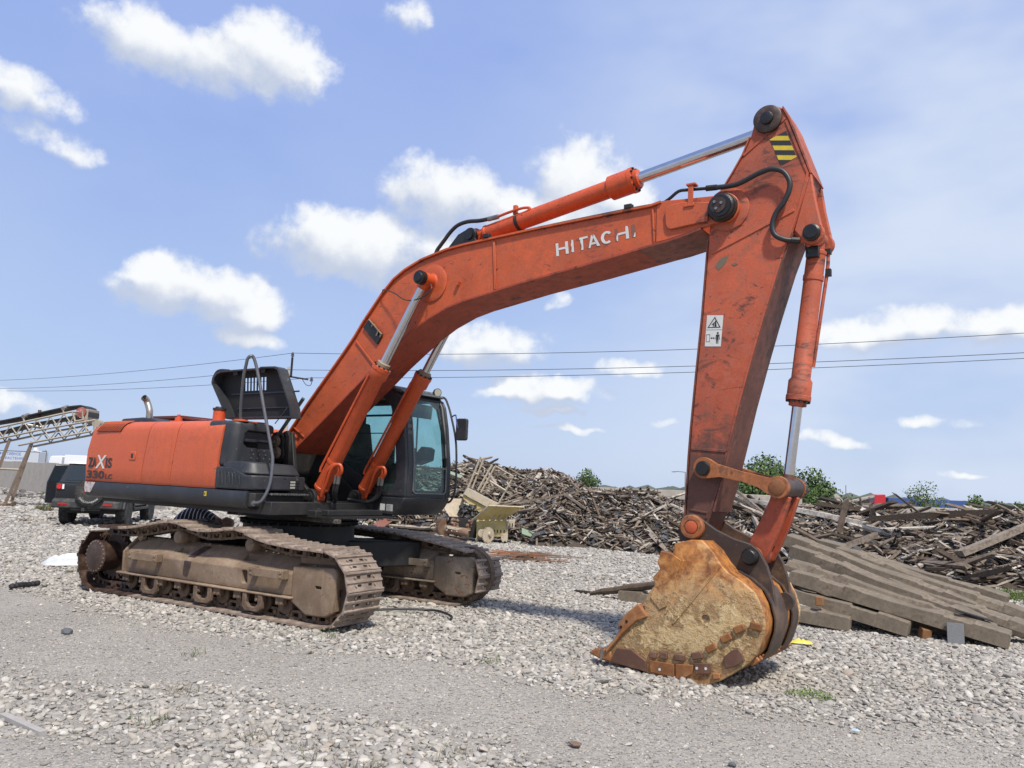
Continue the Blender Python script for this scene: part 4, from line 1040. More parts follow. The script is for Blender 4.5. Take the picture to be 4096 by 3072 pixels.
c, p0, d, L = ram('arm_cylinder', (2.985, 0, 4.895), (6.768, 0, 5.495), 0.035, 0.505, 0.59, 0.105, 0.142, 0.066, M_ORC)
nrm = Vector((-d.z, 0, d.x))
lp = MB(); lp.tube(smoothpath([(3.35, -0.10, 5.075), (3.52, -0.10, 5.105), (3.70, -0.09, 5.13), (3.80, -0.08, 5.125), (3.82, -0.08, 5.10), (3.76, -0.08, 5.075), (3.60, -0.08, 5.045), (3.20, -0.08, 4.985)], 4), 0.018, 8); UP(lp, 'pipe_loop', M_ORC, c)
UP(MB().tube(smoothpath([(2.36, -0.12, 4.66), (2.40, -0.12, 4.76), (2.448, -0.12, 4.815), (2.518, -0.12, 4.885), (2.604, -0.11, 4.985), (2.723, -0.11, 5.06), (2.885, -0.11, 5.083), (3.066, -0.10, 5.07), (3.25, -0.10, 5.07)], 4), 0.026, 10), 'hose', M_RUBBER, boom)
UP(MB().cyl((3.21, -0.10, 5.068), (3.36, -0.10, 5.076), 0.032, n=8), 'hose_fitting', M_STEEL, c)
UP(MB().lathe(p0+d*0.62, d, [(0, 0.10), (0, 0.112), (0.045, 0.112), (0.045, 0.10)], 26), 'clamp_band', M_DK, c)
UP(MB().box(p0+d*0.64+nrm*0.14+Vector((0, -0.06, 0)), (0.05, 0.05, 0.12)), 'pipe_bracket', M_ORC, c, bevel=0.005)

c, p0, d, L = ram('bucket_cylinder', (7.187, 0, 4.249), (6.886, 0, 1.823), 0.05, 0.575, 0.66, 0.090, 0.112, 0.050, M_ORF)
UP(MB().tube(smoothpath([(7.27, 0.05, 4.12), (7.26, 0.05, 3.95), (7.21, 0.05, 3.6), (7.12, 0.06, 3.0)], 4), 0.018, 8), 'feed_pipe', M_ORF, c)
UP(MB().box((7.27, 0.05, 3.92), (0.05, 0.05, 0.07)).box((7.265, 0.05, 4.13), (0.06, 0.06, 0.05)), 'pipe_clamp', M_DK, c)
UP(MB().lathe(p0+d*0.36, d, [(0, 0.088), (0, 0.097), (0.05, 0.097), (0.05, 0.088)], 26), 'clamp_band', M_ORF, c)
UP(MB().box((7.16, -0.09, 4.10), (0.12, 0.10, 0.11)).cyl((7.12, -0.12, 4.19), (7.14, -0.12, 4.08), 0.03, n=10), 'hose_flange', M_GREASE, c, bevel=0.006)

# ------------------------------------------------------------------ arm
AW = 0.23
arm_l = [(6.83, 5.63), (6.74, 5.632), (6.66, 5.575), (6.625, 5.48), (6.588, 5.345), (6.513, 5.170), (6.403, 4.990), (6.286, 4.817), (6.175, 4.535), (6.158, 4.330), (6.148, 4.155), (6.102, 3.516), (6.048, 2.935), (6.000, 2.378), (5.981, 2.090), (5.952, 1.500), (5.955, 1.40)]
arm_end = arc(6.06, 1.405, 0.11, 190, 330, 6)
arm_r = [(6.185, 1.46), (6.235, 1.567), (6.325, 1.893), (6.400, 2.200), (6.500, 2.620), (6.622, 3.074), (6.750, 3.526), (6.894, 3.991), (7.001, 4.275), (7.087, 4.535), (7.173, 4.850), (7.152, 4.911), (7.057, 5.197), (6.970, 5.452), (6.905, 5.592)]
am = MB(); am.prism(arm_l + arm_end + arm_r, -AW, AW)
arm = UP(am, 'arm', M_ORF, bevel=0.012)
# edge flanges
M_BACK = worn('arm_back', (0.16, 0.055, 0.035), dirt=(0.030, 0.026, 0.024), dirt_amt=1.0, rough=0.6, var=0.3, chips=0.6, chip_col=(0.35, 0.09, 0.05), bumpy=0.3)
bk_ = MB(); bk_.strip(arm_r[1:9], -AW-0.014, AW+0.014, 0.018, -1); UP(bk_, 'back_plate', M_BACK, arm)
bk_ = MB(); bk_.strip(arm_r[10:], -AW-0.012, AW+0.012, 0.016, -1); UP(bk_, 'upper_plate', M_ORF, arm)
bk_ = MB(); bk_.strip(arm_l[4:9], -AW-0.012, AW+0.012, 0.014, -1); UP(bk_, 'front_plate', M_ORF, arm)
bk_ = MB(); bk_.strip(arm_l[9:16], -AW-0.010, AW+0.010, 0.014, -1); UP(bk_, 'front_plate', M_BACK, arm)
# side ribs
def arib(a, b, w_=0.028): return weld(a, b, -AW-0.004, w_, 'side_rib', M_ORF, arm)
arib((6.191, 4.181), (7.020, 4.507)); arib((6.515, 5.166), (6.935, 5.472), 0.03); arib((6.01, 2.178), (6.38, 2.156)); arib((5.995, 1.571), (6.20, 1.545), 0.02)
rb = MB(); rb.strip([(6.16, 1.50), (6.215, 1.62), (6.30, 1.90), (6.375, 2.2), (6.475, 2.62), (6.597, 3.074), (6.725, 3.526), (6.869, 3.991), (6.97, 4.28), (7.055, 4.53), (7.14, 4.86), (7.115, 4.92), (6.935, 5.44)], -AW-0.010, -AW+0.004, 0.022, -1); UP(rb, 'edge_rib', M_ORF, arm)
# bosses
for s in (-1, 1):
    b_ = MB(); b_.lathe((6.768, s*AW, 5.491), (0, s, 0), [(0, 0.142), (0.035, 0.142), (0.042, 0.132), (0.045, 0.08)], 32); UP(b_, 'boss_disc', M_OIL, arm)
    b_ = MB(); b_.lathe((6.768, s*(AW+0.04), 5.491), (0, s, 0), [(0, 0.066), (0.03, 0.064), (0.035, 0.055)], 22); UP(b_, 'pin_cap', M_GREASE, arm)
    b_ = MB(); b_.lathe((6.36, s*AW, 4.620), (0, s, 0), [(0, 0.225), (0.014, 0.225), (0.02, 0.215), (0.022, 0.10)], 36); UP(b_, 'boss_disc', M_ORF, arm)
    # bucket-cylinder lugs
    lg = MB(); lg.prism([(7.02, 4.30), (7.09, 4.55), (7.178, 4.86), (7.215, 4.60), (7.262, 4.36)] + arc(7.187, 4.249, 0.108, 40, -130, 10), s*0.205-0.035, s*0.205+0.035); UP(lg, 'cylinder_lug', M_ORF, arm, bevel=0.01)
    b_ = MB(); b_.lathe((7.187, s*0.24, 4.249), (0, s, 0), [(0, 0.082), (0.03, 0.082), (0.04, 0.066), (0.06, 0.062)], 22); UP(b_, 'pin_cap', M_GREASE, arm)
# hazard stripes
sa, sb_, sc, sd_ = Vector((6.943, 5.335)), Vector((7.045, 5.043)), Vector((6.893, 4.986)), Vector((6.784, 5.281))
def quad_pt(u, v):   # u along slanted width, v down
    t_ = sd_.lerp(sa, u); b2 = sc.lerp(sb_, u); return t_.lerp(b2, v)
sky_ = MB(); sky_.add([(p.x, -AW-0.003, p.y) for p in (sd_, sc, sb_, sa)], [(0, 1, 2, 3)])
UP(sky_, 'hazard_sign', M_YEL, arm, smooth=0)
def clip_band(z0a, z1a):
    """horizontal-ish band of the parallelogram between heights"""
    poly = [sd_, sc, sb_, sa]
    def clip(poly, f):
        out = []
        for i in range(len(poly)):
            a, b = poly[i], poly[(i+1) % len(poly)]; fa, fb = f(a), f(b)
            if fa >= 0: out.append(a)
            if fa*fb < 0: out.append(a.lerp(b, fa/(fa-fb)))
        return out
    h = lambda p: p.y + (p.x-6.9)*0.22
    poly = clip(poly, lambda p: h(p)-z0a); poly = clip(poly, lambda p: z1a-h(p))
    return poly
hts = [5.345-0.0505*i for i in range(9)]
for i in (0, 2, 4, 6):
    pl = clip_band(hts[i+1], hts[i])
    if len(pl) > 2: UP(MB().add([(p.x, -AW-0.0045, p.y) for p in pl], [tuple(range(len(pl)))]), 'hazard_stripe', M_INK, arm, smooth=0)
# warning label
wl = MB(); wl.add([(6.154, -AW-0.003, 3.537), (6.132, -AW-0.003, 3.216), (6.300, -AW-0.003, 3.205), (6.324, -AW-0.003, 3.522)], [(0, 1, 2, 3)]); wlo = UP(wl, 'warning_label', M_WHITE, arm, smooth=0)
def ink(poly, nm='label_mark'):
    n = len(poly); ar = sum(poly[i][0]*poly[(i+1) % n][1]-poly[(i+1) % n][0]*poly[i][1] for i in range(n))
    if ar < 0: poly = poly[::-1]
    return UP(MB().add([(x, -AW-0.0045, z_) for x, z_ in poly], [tuple(range(n))]), nm, M_INK, arm, smooth=0)
tri_o = [(6.158, 3.405), (6.297, 3.398), (6.236, 3.515)]; cx_, cz_ = 6.2303, 3.4393
tri_i = [(cx_+(x-cx_)*0.78, cz_+(z_-cz_)*0.78) for x, z_ in tri_o]
for i in range(3): ink([tri_o[i], tri_o[(i+1) % 3], tri_i[(i+1) % 3], tri_i[i]])
ink([(6.215, 3.415), (6.225, 3.415), (6.235, 3.46), (6.222, 3.455)]); ink([(6.232, 3.412), (6.255, 3.412), (6.25, 3.47), (6.238, 3.475)]); ink([(6.205, 3.43), (6.225, 3.44), (6.218, 3.448), (6.203, 3.437)])
ink([(6.148, 3.386), (6.312, 3.377), (6.312, 3.374), (6.148, 3.383)])
for a, b in (((6.150, 3.338), (6.186, 3.336)), ((6.147, 3.265), (6.183, 3.263))): ink([a, b, (b[0], b[1]-0.004), (a[0], a[1]-0.004)])
ink([(6.150, 3.338), (6.154, 3.338), (6.150, 3.262), (6.146, 3.262)]); ink([(6.184, 3.336), (6.188, 3.336), (6.184, 3.260), (6.180, 3.260)])
ink([(6.192, 3.297), (6.206, 3.308), (6.206, 3.300), (6.224, 3.299), (6.224, 3.307), (6.238, 3.295), (6.223, 3.284), (6.223, 3.292), (6.205, 3.293), (6.205, 3.286)])
ink([(6.250, 3.33), (6.286, 3.328), (6.288, 3.275), (6.282, 3.275), (6.279, 3.312), (6.276, 3.312), (6.274, 3.235), (6.266, 3.235), (6.264, 3.275), (6.261, 3.275), (6.258, 3.236), (6.250, 3.237), (6.252, 3.315), (6.249, 3.315), (6.246, 3.28), (6.240, 3.28)])
ink([(6.268+0.011*cos(a*pi/4), 3.345+0.011*sin(a*pi/4)) for a in range(8)])
UP(MB().add([(x, -AW-0.003, z_) for x, z_ in [(6.300, 4.12), (6.265, 4.09), (6.236, 4.040), (6.266, 3.993), (6.300, 4.02), (6.345, 4.07), (6.373, 4.140)]], [tuple(range(7))]), 'scuffed_sticker', worn('sticker_olive', (0.15, 0.125, 0.085), rough=0.6), arm, smooth=0)
UP(MB().add([(x, -AW-0.003, z_) for x, z_ in [(6.40, 4.035), (6.435, 4.018), (6.475, 4.035), (6.438, 4.052)]], [(0, 1, 2, 3)]), 'scuffed_sticker', worn('sticker_olive2', (0.16, 0.11, 0.07), rough=0.6), arm, smooth=0)
# hose loop across the arm
UP(MB().tube(smoothpath([(6.21, -0.29, 4.86), (6.366, -0.29, 4.848), (6.483, -0.295, 4.85), (6.598, -0.30, 4.885), (6.711, -0.305, 4.922), (6.822, -0.305, 4.937), (6.932, -0.305, 4.890), (6.996, -0.305, 4.782), (6.990, -0.305, 4.679), (6.931, -0.30, 4.564), (6.866, -0.295, 4.484), (6.828, -0.29, 4.375), (6.850, -0.29, 4.268), (6.931, -0.28, 4.212), (7.00, -0.25, 4.200)], 5), 0.026, 10), 'hose', M_RUBBER, arm)
UP(MB().cyl((6.15, -0.285, 4.868), (6.26, -0.29, 4.857), 0.032, n=8).cyl((6.995, -0.255, 4.2), (7.07, -0.22, 4.195), 0.032, n=8), 'hose_fitting', M_DK, arm)
UP(MB().tube(smoothpath([(7.07, -0.22, 4.195), (7.12, -0.19, 4.20), (7.14, -0.15, 4.15)], 3), 0.026, 8), 'elbow_pipe', M_ORF, arm)

# ------------------------------------------------------------------ bucket linkage
hl = [(6.171+0.105*cos(radians(a)), 1.985+0.105*sin(radians(a))) for a in range(60, 300, 20)] + [(6.331, 1.900), (6.55, 1.862), (6.701, 1.815), (6.80, 1.755)] + arc(6.886, 1.823, 0.105, 220, 440, 11) + [(6.81, 1.905), (6.526, 1.965), (6.297, 2.030)]
for s in (-1, 1):
    y0 = s*0.30
    UP(MB().prism(hl, y0-0.035, y0+0.035), 'idler_link', M_LINK, bevel=0.01)
    b_ = MB(); b_.lathe((6.171, s*0.325, 1.979), (0, s, 0), [(0, 0.074), (0.025, 0.074), (0.03, 0.065), (0.05, 0.062)], 22); UP(b_, 'pin_cap', M_GREASE)
    b_ = MB(); b_.lathe((6.886, s*0.325, 1.823), (0, s, 0), [(0, 0.074), (0.02, 0.074), (0.025, 0.066)], 26); UP(b_, 'pin_cap', worn('rusty_pin', (0.22, 0.085, 0.03), dirt=(0.05, 0.03, 0.02), dirt_amt=0.7, rough=0.7, scale=3))
UP(MB().cyl((6.886, -0.27, 1.823), (6.886, 0.36, 1.823), 0.095, n=24).cyl((6.886, 0.28, 1.823), (6.886, 0.38, 1.823), 0.105, n=24), 'link_barrel', M_OIL)
bl_ = MB()
pl = [(6.80, 1.80), (6.965, 1.73), (6.87, 1.44), (6.775, 1.22), (6.72, 1.11), (6.56, 1.11), (6.555, 1.25), (6.68, 1.50), (6.77, 1.70)]
for s in (-1, 1): bl_.prism(pl, s*0.15-0.035, s*0.15+0.035)
bl_.prism([(6.84, 1.70), (6.90, 1.68), (6.74, 1.25), (6.68, 1.27)], -0.12, 0.12)
bl_.cyl((6.626, -0.19, 1.165), (6.626, 0.19, 1.165), 0.09, n=20)
UP(bl_, 'bucket_link', worn('link_red', (0.36, 0.065, 0.025), dirt=(0.06, 0.035, 0.025), dirt_amt=0.8, rough=0.55, chips=0.5, var=0.2, scale=1.6), bevel=0.01)

# ------------------------------------------------------------------ bucket
def bucket_material(name, mud_amt):
    m, t, bs = new_mat(name); co = obj_coord(t)
    n1, _ = t.noise(co, 2.1, 8, 0.66, 0.6); n2, _ = t.noise(co, 8, 7, 0.70, 0.4); n3, _ = t.noise(co, 55, 5, 0.65); n4, _ = t.noise(co, 22, 6, 0.7, 0.5)
    rust = t.ramp(n2, [(0.30, (0.12, 0.05, 0.022)), (0.43, (0.23, 0.085, 0.024)), (0.56, (0.42, 0.165, 0.036)), (0.68, (0.50, 0.24, 0.075)), (0.80, (0.42, 0.27, 0.14))])
    scr, _ = t.noise(t.vmath('MULTIPLY', co, (9, 9, 60)), 1.0, 3, 0.6)
    rust = t.mix(t.step(scr, 0.58, 0.75, 0, 0.35), rust, (0.10, 0.05, 0.03))
    rust = t.mix(t.step(n1, 0.50, 0.74, 0, 0.6), rust, (0.11, 0.055, 0.034))
    mud = t.mix(t.step(n4, 0.3, 0.7), (0.45, 0.295, 0.13), (0.62, 0.475, 0.265))
    sp = t.node('ShaderNodeSeparateXYZ'); t.l.new(co, sp.inputs[0])
    # caked across the belly of the cheek, rubbed clean at the top and along the heel
    band = t.math('MULTIPLY', t.step(sp.outputs[2], 1.10, 0.62), t.step(sp.outputs[2], 0.05, 0.28, 0.45, 1.0))
    k = t.math('ADD', t.math('MULTIPLY', n1, 0.95), t.math('MULTIPLY_ADD', band, 0.40, mud_amt))
    k = t.math('ADD', k, t.math('MULTIPLY_ADD', n2, 0.75, -0.375)); k = t.math('ADD', k, t.math('MULTIPLY_ADD', n4, 0.30, -0.15))
    thin = t.step(k, 0.40, 0.74, 0.0, 0.62); thick = t.step(k, 0.68, 0.88)
    col = t.mix(t.math('MAXIMUM', thin, thick), rust, mud)
    t.put(bs.inputs['Base Color'], col)
    t.put(bs.inputs['Roughness'], t.math('MULTIPLY_ADD', thick, 0.3, 0.62))
    h = t.math('MULTIPLY', thick, t.math('MULTIPLY_ADD', n4, 0.9, t.math('MULTIPLY_ADD', n3, 0.35, 0.30)))
    h = t.math('ADD', h, t.math('MULTIPLY_ADD', n3, 0.10, t.math('MULTIPLY', n2, 0.2)))
    bump(t, bs, h, 0.9, 0.024)
    return m
M_BKT = bucket_material('bucket_rust_mud', -0.05)
M_BKS = bucket_material('bucket_shell_rust', -0.45)
M_EAR = worn('bucket_ear_brown', (0.055, 0.036, 0.028), dirt=(0.22, 0.13, 0.07), dirt_amt=0.55, rough=0.6, var=0.35, bumpy=0.3, chips=0.4, chip_col=(0.25, 0.10, 0.035))
M_RUSTB = worn('bright_rust', (0.27, 0.105, 0.032), dirt=(0.33, 0.26, 0.16), dirt_amt=0.55, rough=0.75, var=0.35, scale=2.5, bumpy=0.35)
M_BROWN = worn('brown_wear_steel', (0.125, 0.058, 0.036), dirt=(0.30, 0.23, 0.14), dirt_amt=0.35, rough=0.55, var=0.25, scale=2, bumpy=0.25)
BKW = 0.60
side = [(5.995, 1.250), (6.161, 1.297), (6.267, 1.301), (6.372, 1.202), (6.452, 1.089), (6.515, 1.028), (6.638, 0.966), (6.759, 0.877), (6.818, 0.768), (6.855, 0.630), (6.848, 0.530), (6.79, 0.351), (6.717, 0.255), (6.583, 0.148), (6.447, 0.055), (6.35, 0.01), (6.244, -0.020), (6.15, -0.012), (6.051, -0.022), (5.96, -0.012), (5.852, -0.012), (5.76, 0.012), (5.645, 0.030), (5.414, 0.046), (5.27, 0.062),
        (5.30, 0.165), (5.44, 0.33), (5.56, 0.43), (5.66, 0.52), (5.70, 0.60), (5.685, 0.653), (5.732, 0.749), (5.802, 0.850), (5.777, 0.910), (5.851, 0.996), (5.820, 1.055), (5.861, 1.176), (5.980, 1.155)]
bk = MB(); bk.prism(side, -BKW, -BKW+0.045)
bucket = UP(bk, 'bucket', M_BKT, bevel=0.010)
cm = MB(); cm.lathe((6.31, -BKW-0.02, 0.585), (0, 1, 0), [(0, 0.040), (0.04, 0.040)], 14); cut(bucket, cm)
UP(MB().prism(side, BKW-0.045, BKW), 'far_cheek', M_BKT, bucket, bevel=0.010)
shell_pts = [(6.13, 1.275), (6.267, 1.285)] + side[3:17] + [(6.051, -0.014), (5.852, -0.004), (5.645, 0.034), (5.30, 0.10)]
sh_ = MB(); sh_.strip([(x-0.006 if z > .1 else x, z+0.004) for x, z in shell_pts], -BKW+0.046, BKW-0.046, 0.032, -1)
UP(sh_, 'shell', M_BKS, bucket, smooth=50)
# wear band over the middle of the back and heel bars
UP(MB().strip([(x+0.018, z-0.008) for x, z in side[5:13]], -0.36, 0.02, 0.014, 1), 'wear_plate', M_EAR, bucket)
UP(MB().strip([(x+0.018, z-0.008) for x, z in side[5:13]], 0.20, 0.40, 0.014, 1), 'wear_plate', M_EAR, bucket)
for i in range(12):
    y = -0.50+0.092*i
    UP(MB().box((6.735, y, 0.262), (0.09, 0.04, 0.045), Matrix.Rotation(-0.75, 3, 'Y')), 'heel_block', M_RUSTB, bucket, bevel=0.008)
# ears
ear = [(5.915, 1.257), (5.905, 1.354), (5.925, 1.465), (5.975, 1.515), (6.039, 1.531), (6.105, 1.515), (6.150, 1.482), (6.285, 1.395), (6.466, 1.318), (6.625, 1.283), (6.703, 1.226), (6.781, 1.093), (6.832, 0.933), (6.858, 0.76), (6.865, 0.56), (6.83, 0.56), (6.79, 0.79), (6.62, 0.955), (6.50, 1.02), (6.36, 1.19), (6.25, 1.27)]
for s in (-1, 1):
    y0 = s*0.265
    UP(MB().prism(ear, y0-0.025, y0+0.025), 'ear', M_EAR, bucket, bevel=0.008)
    b_ = MB(); b_.lathe((6.06, s*0.29, 1.405), (0, s, 0), [(0, 0.118), (0.05, 0.118), (0.06, 0.108), (0.062, 0.07), (0.05, 0.068)], 32); UP(b_, 'pin_collar', M_LINK, bucket)
    b_ = MB(); b_.lathe((6.06, s*0.33, 1.405), (0, s, 0), [(0, 0.062), (0.022, 0.062), (0.026, 0.054)], 24); UP(b_, 'pin_cap', M_OR, bucket)
    b_ = MB(); b_.lathe((6.626, s*0.285, 1.165), (0, s, 0), [(0, 0.085), (0.02, 0.082), (0.06, 0.072), (0.07, 0.06)], 14); UP(b_, 'link_pin', M_GREASE, bucket)
UP(MB().lathe((6.845, 0.05, 0.745), (0, 1, 0), [(0, 0.05), (0, 0.085), (0.06, 0.085), (0.06, 0.05)], 22), 'lifting_eye', M_EAR, bucket)
# side cutter, tooth and shroud on the near cheek
UP(MB().prism([(5.292, 0.173), (5.40, 0.29), (5.441, 0.360), (5.435, 0.438), (5.53, 0.555), (5.638, 0.648), (5.665, 0.635), (5.745, 0.541), (5.633, 0.488), (5.50, 0.36), (5.321, 0.138)], -BKW-0.035, -BKW+0.06), 'side_cutter', M_RUSTB, bucket, bevel=0.012)
for x, z_ in ((5.47, 0.41), (5.53, 0.47)): UP(MB().cyl((x, -BKW-0.04, z_), (x, -BKW-0.034, z_), 0.014, n=10), 'cutter_hole', M_HOLE_SHADE, bucket)
for i, y in enumerate((-0.555, -0.28, 0.0, 0.28, 0.555)):
    tt = MB(); tt.prism([(5.099, 0.108), (5.17, 0.155), (5.255, 0.178), (5.36, 0.165), (5.36, 0.055), (5.25, 0.060)], y-0.055, y+0.055)
    UP(tt, 'tooth', M_RUSTB, bucket, bevel=0.018)
UP(MB().prism([(5.236, 0.062), (5.262, 0.062), (5.276, 0.182), (5.250, 0.182)], -0.618, -0.490), 'tooth_seam', M_STEEL, bucket)
# cheek weld seams
for a, b in (((6.09, 1.10), (5.915, 0.585)), ((6.452, 1.085), (5.992, 0.503))): weld(a, b, -BKW-0.002, 0.022, 'weld_seam', M_BKT, bucket)
# doubler at the lip of the cheek
UP(MB().prism([(5.861, 1.170), (5.980, 1.148), (6.07, 1.10), (6.01, 0.90), (5.94, 0.66), (5.86, 0.62), (5.76, 0.72), (5.81, 0.85), (5.79, 0.91), (5.862, 0.995), (5.83, 1.055)], -BKW-0.012, -BKW+0.004), 'cheek_doubler', M_BKT, bucket, bevel=0.005)
# wear pads along the heel
def pad(poly, mat=M_BROWN, nm='wear_pad', t_=0.028): return UP(MB().prism(poly, -BKW-t_, -BKW+0.004), nm, mat, bucket, bevel=0.007)
pad([(5.42, 0.20), (5.58, 0.215), (5.735, 0.13), (5.742, 0.03), (5.47, 0.052), (5.36, 0.068)])
pad([(5.772, 0.144), (6.015, 0.145), (6.026, 0.027), (5.783, 0.032)], M_RUSTB)
pad([(6.040, 0.150), (6.21, 0.165), (6.20, 0.085), (6.10, 0.02), (6.034, 0.012)], M_RUSTB); pad([(6.215, 0.185), (6.375, 0.208), (6.372, 0.115), (6.23, 0.085)])
pad([(6.491, 0.277), (6.56, 0.345), (6.627, 0.377), (6.66, 0.34), (6.687, 0.279), (6.59, 0.21), (6.507, 0.179)]); pad([(6.39, 0.125), (6.46, 0.13), (6.46, 0.085), (6.40, 0.07)], M_RUSTB)
for i, (x, z_) in enumerate(((5.805, 0.195), (5.914, 0.205), (6.072, 0.213), (6.241, 0.254), (6.374, 0.340), (6.512, 0.447), (6.633, 0.544), (6.782, 0.585))):
    ang = (0, 0, 0.05, 0.3, 0.6, 0.6, 0.5, -0.1)[i]
    UP(MB().box((x, -BKW-0.014, z_), (0.105 if i > 1 else 0.075, 0.034, 0.062), Matrix.Rotation(-ang, 3, 'Y')), 'wear_block', M_BROWN if i < 4 else M_RUSTB, bucket, bevel=0.009)
for x, z_ in ((5.88, 0.075), (6.245, 0.145), (6.33, 0.155)): UP(MB().cyl((x, -BKW-0.031, z_), (x, -BKW-0.0285, z_), 0.013, n=10), 'plug_weld', M_WHITE, bucket)


# ------------------------------------------------------------------ cab
CY0, CY1 = 0.46, 1.46
cab_x = lerp_tab([(1.25, 1.36), (1.34, 1.47), (1.45, 1.55), (1.54, 1.575), (2.0, 1.565), (2.54, 1.49), (2.85, 1.42), (2.98, 1.34), (3.05, 1.22)])
zz = [1.27, 1.34, 1.45, 1.54]
lower = [(-0.42, 1.25)] + [(1.36, 1.25)] + [(cab_x(z_), z_) for z_ in (1.29, 1.34, 1.40, 1.45, 1.505)] + [(-0.42, 1.505)]
cb_ = MB(); cb_.prism(lower, CY0, CY1)
cab = UP(cb_, 'cab', M_BLK, bevel=0.02, seg=3)
# right wall with the big window opening, left wall (door) likewise
wall = [(-0.42, 1.507)] + [(cab_x(z_)-0.004, z_) for z_ in (1.507, 1.54, 1.8, 2.0, 2.3, 2.54, 2.7, 2.85, 2.95)] + [(1.20, 3.02), (-0.36, 3.02)]
for y0, nm, win in ((CY0, 'right_wall', [(-0.10, 2.02), (0.25, 2.00), (0.75, 1.75), (0.95, 1.62), (1.20, 1.585), (1.335, 1.64), (1.375, 1.75), (1.365, 2.0), (1.30, 2.5), (1.20, 2.80), (1.05, 2.92), (0.0, 2.94), (-0.18, 2.85), (-0.22, 2.2)]),
                    (CY1-0.045, 'door', [(0.42, 2.0), (0.55, 1.66), (0.70, 1.60), (1.33, 1.60), (1.42, 1.68), (1.42, 2.0), (1.35, 2.5), (1.24, 2.82), (1.10, 2.93), (0.50, 2.93), (0.40, 2.85)])):
    mb = MB(); mb.prism(wall, y0, y0+0.045); o = UP(mb, 'side_wall' if nm != 'door' else 'cab_door', M_BLK, cab, bevel=0.012)
    c2 = MB(); c2.prism(win, y0-0.1, y0+0.15)
    if nm == 'door':
        qw = rrect(-0.32, 1.98, 0.33, 2.92, 0.06); c2.prism(qw, y0-0.1, y0+0.15)
        UP(MB().prism(qw, y0+0.018, y0+0.024), 'window_pane', M_GLASS, cab, smooth=0)
    cut(o, c2)
    gp_ = MB(); gp_.prism(win, y0+0.018, y0+0.024); UP(gp_, 'window_pane', M_GLASS, cab, smooth=0)
    if nm == 'right_wall':
        UP(MB().cyl((-0.2, y0+0.02, 2.40), (1.31, y0+0.02, 2.40), 0.008, n=6), 'window_bar', M_DK, cab)
        UP(MB().cyl((0.0, y0+0.05, 2.66), (1.24, y0+0.05, 2.66), 0.016, n=8), 'guard_rail', M_DK, cab)
# left rear quarter opening is glazed too
# rear wall with window
rw = MB(); rw.box2((-0.42, CY0+0.05, 1.507), (-0.38, CY1-0.05, 3.0)); o = UP(rw, 'rear_wall', M_BLK, cab)
c2 = MB(); c2.prism(rrect(0.56, 2.04, 1.36, 2.92, 0.06), -0.6, -0.2, 'x'); cut(o, c2)
UP(MB().prism(rrect(0.55, 2.03, 1.37, 2.93, 0.06), -0.402, -0.398, 'x'), 'window_pane', M_GLASS, cab, smooth=0)
# roof
rf = MB(); rf.prism([(-0.44, 3.022), (1.24, 3.022), (1.30, 3.035), (1.25, 3.085), (1.0, 3.125), (0.2, 3.14), (-0.38, 3.12)], CY0-0.01, CY1+0.01); roof = UP(rf, 'cab_roof', worn('roof_weathered', (0.055, 0.055, 0.058), dirt=(0.28, 0.27, 0.26), dirt_amt=0.75, rough=0.5, var=0.3, scale=2), cab, bevel=0.03, seg=3)
vz = MB(); vz.prism([(0.78, 3.05), (1.34, 2.985), (1.42, 2.99), (1.36, 3.03), (0.90, 3.105)], CY0+0.02, CY1-0.05); UP(vz, 'roof_peak', roof.data.materials[0], cab, bevel=0.015)
# front posts, sill and head
def front_strip(y0, y1, zs, th=0.05, nm='front_post', mat=None):
    pts = [(cab_x(z_), z_) for z_ in zs]; mb = MB(); mb.strip(pts, y0, y1, th, 1)
    return UP(mb, nm, mat or M_BLK, cab, bevel=0.012)
zs_ = [1.507, 1.54, 1.75, 2.0, 2.27, 2.54, 2.7, 2.85, 2.93, 2.98, 3.02]
front_strip(CY0+0.046, CY0+0.155, zs_); front_strip(CY1-0.115, CY1-0.046, zs_)
front_strip(CY0+0.157, CY1-0.117, [2.93, 2.98, 3.02], nm='front_header')
front_strip(CY0+0.157, CY1-0.117, [1.507, 1.535, 1.56], nm='front_sill')
# rubber frame and panes
def front_pane(z0, z1):
    zs2 = [z0+(z1-z0)*k/8 for k in range(9)]; pts = [(cab_x(z_)-0.012, z_) for z_ in zs2]
    mb = MB(); mb.strip(pts, CY0+0.158, CY1-0.118, 0.006, 1); return UP(mb, 'windscreen', M_GLASS, cab, smooth=30)
front_pane(1.56, 1.925); front_pane(1.945, 2.93)
UP(MB().box2((cab_x(1.935)-0.02, CY0+0.157, 1.922), (cab_x(1.935)+0.006, CY1-0.117, 1.948)), 'windscreen_bar', worn('bar_grey', (0.16, 0.16, 0.155), rough=0.5), cab)
fr_m = MB(); fr_m.tube([(cab_x(z_)+0.002, CY0+0.16, z_) for z_ in (1.60, 1.8, 2.0, 2.27, 2.54, 2.7, 2.85, 2.9)] , 0.011, 6); fr_m.tube([(cab_x(z_)+0.002, CY1-0.12, z_) for z_ in (1.60, 1.8, 2.0, 2.27, 2.54, 2.7, 2.85, 2.9)], 0.011, 6)
fr_m.tube([(cab_x(1.6)+0.002, CY0+0.16, 1.60), (cab_x(1.565)+.002, CY0+0.20, 1.565), (cab_x(1.565)+.002, CY1-0.16, 1.565), (cab_x(1.6)+.002, CY1-0.12, 1.60)], 0.011, 6)
UP(fr_m, 'window_seal', worn('grey_seal', (0.18, 0.18, 0.175), rough=0.7, scale=3), cab)
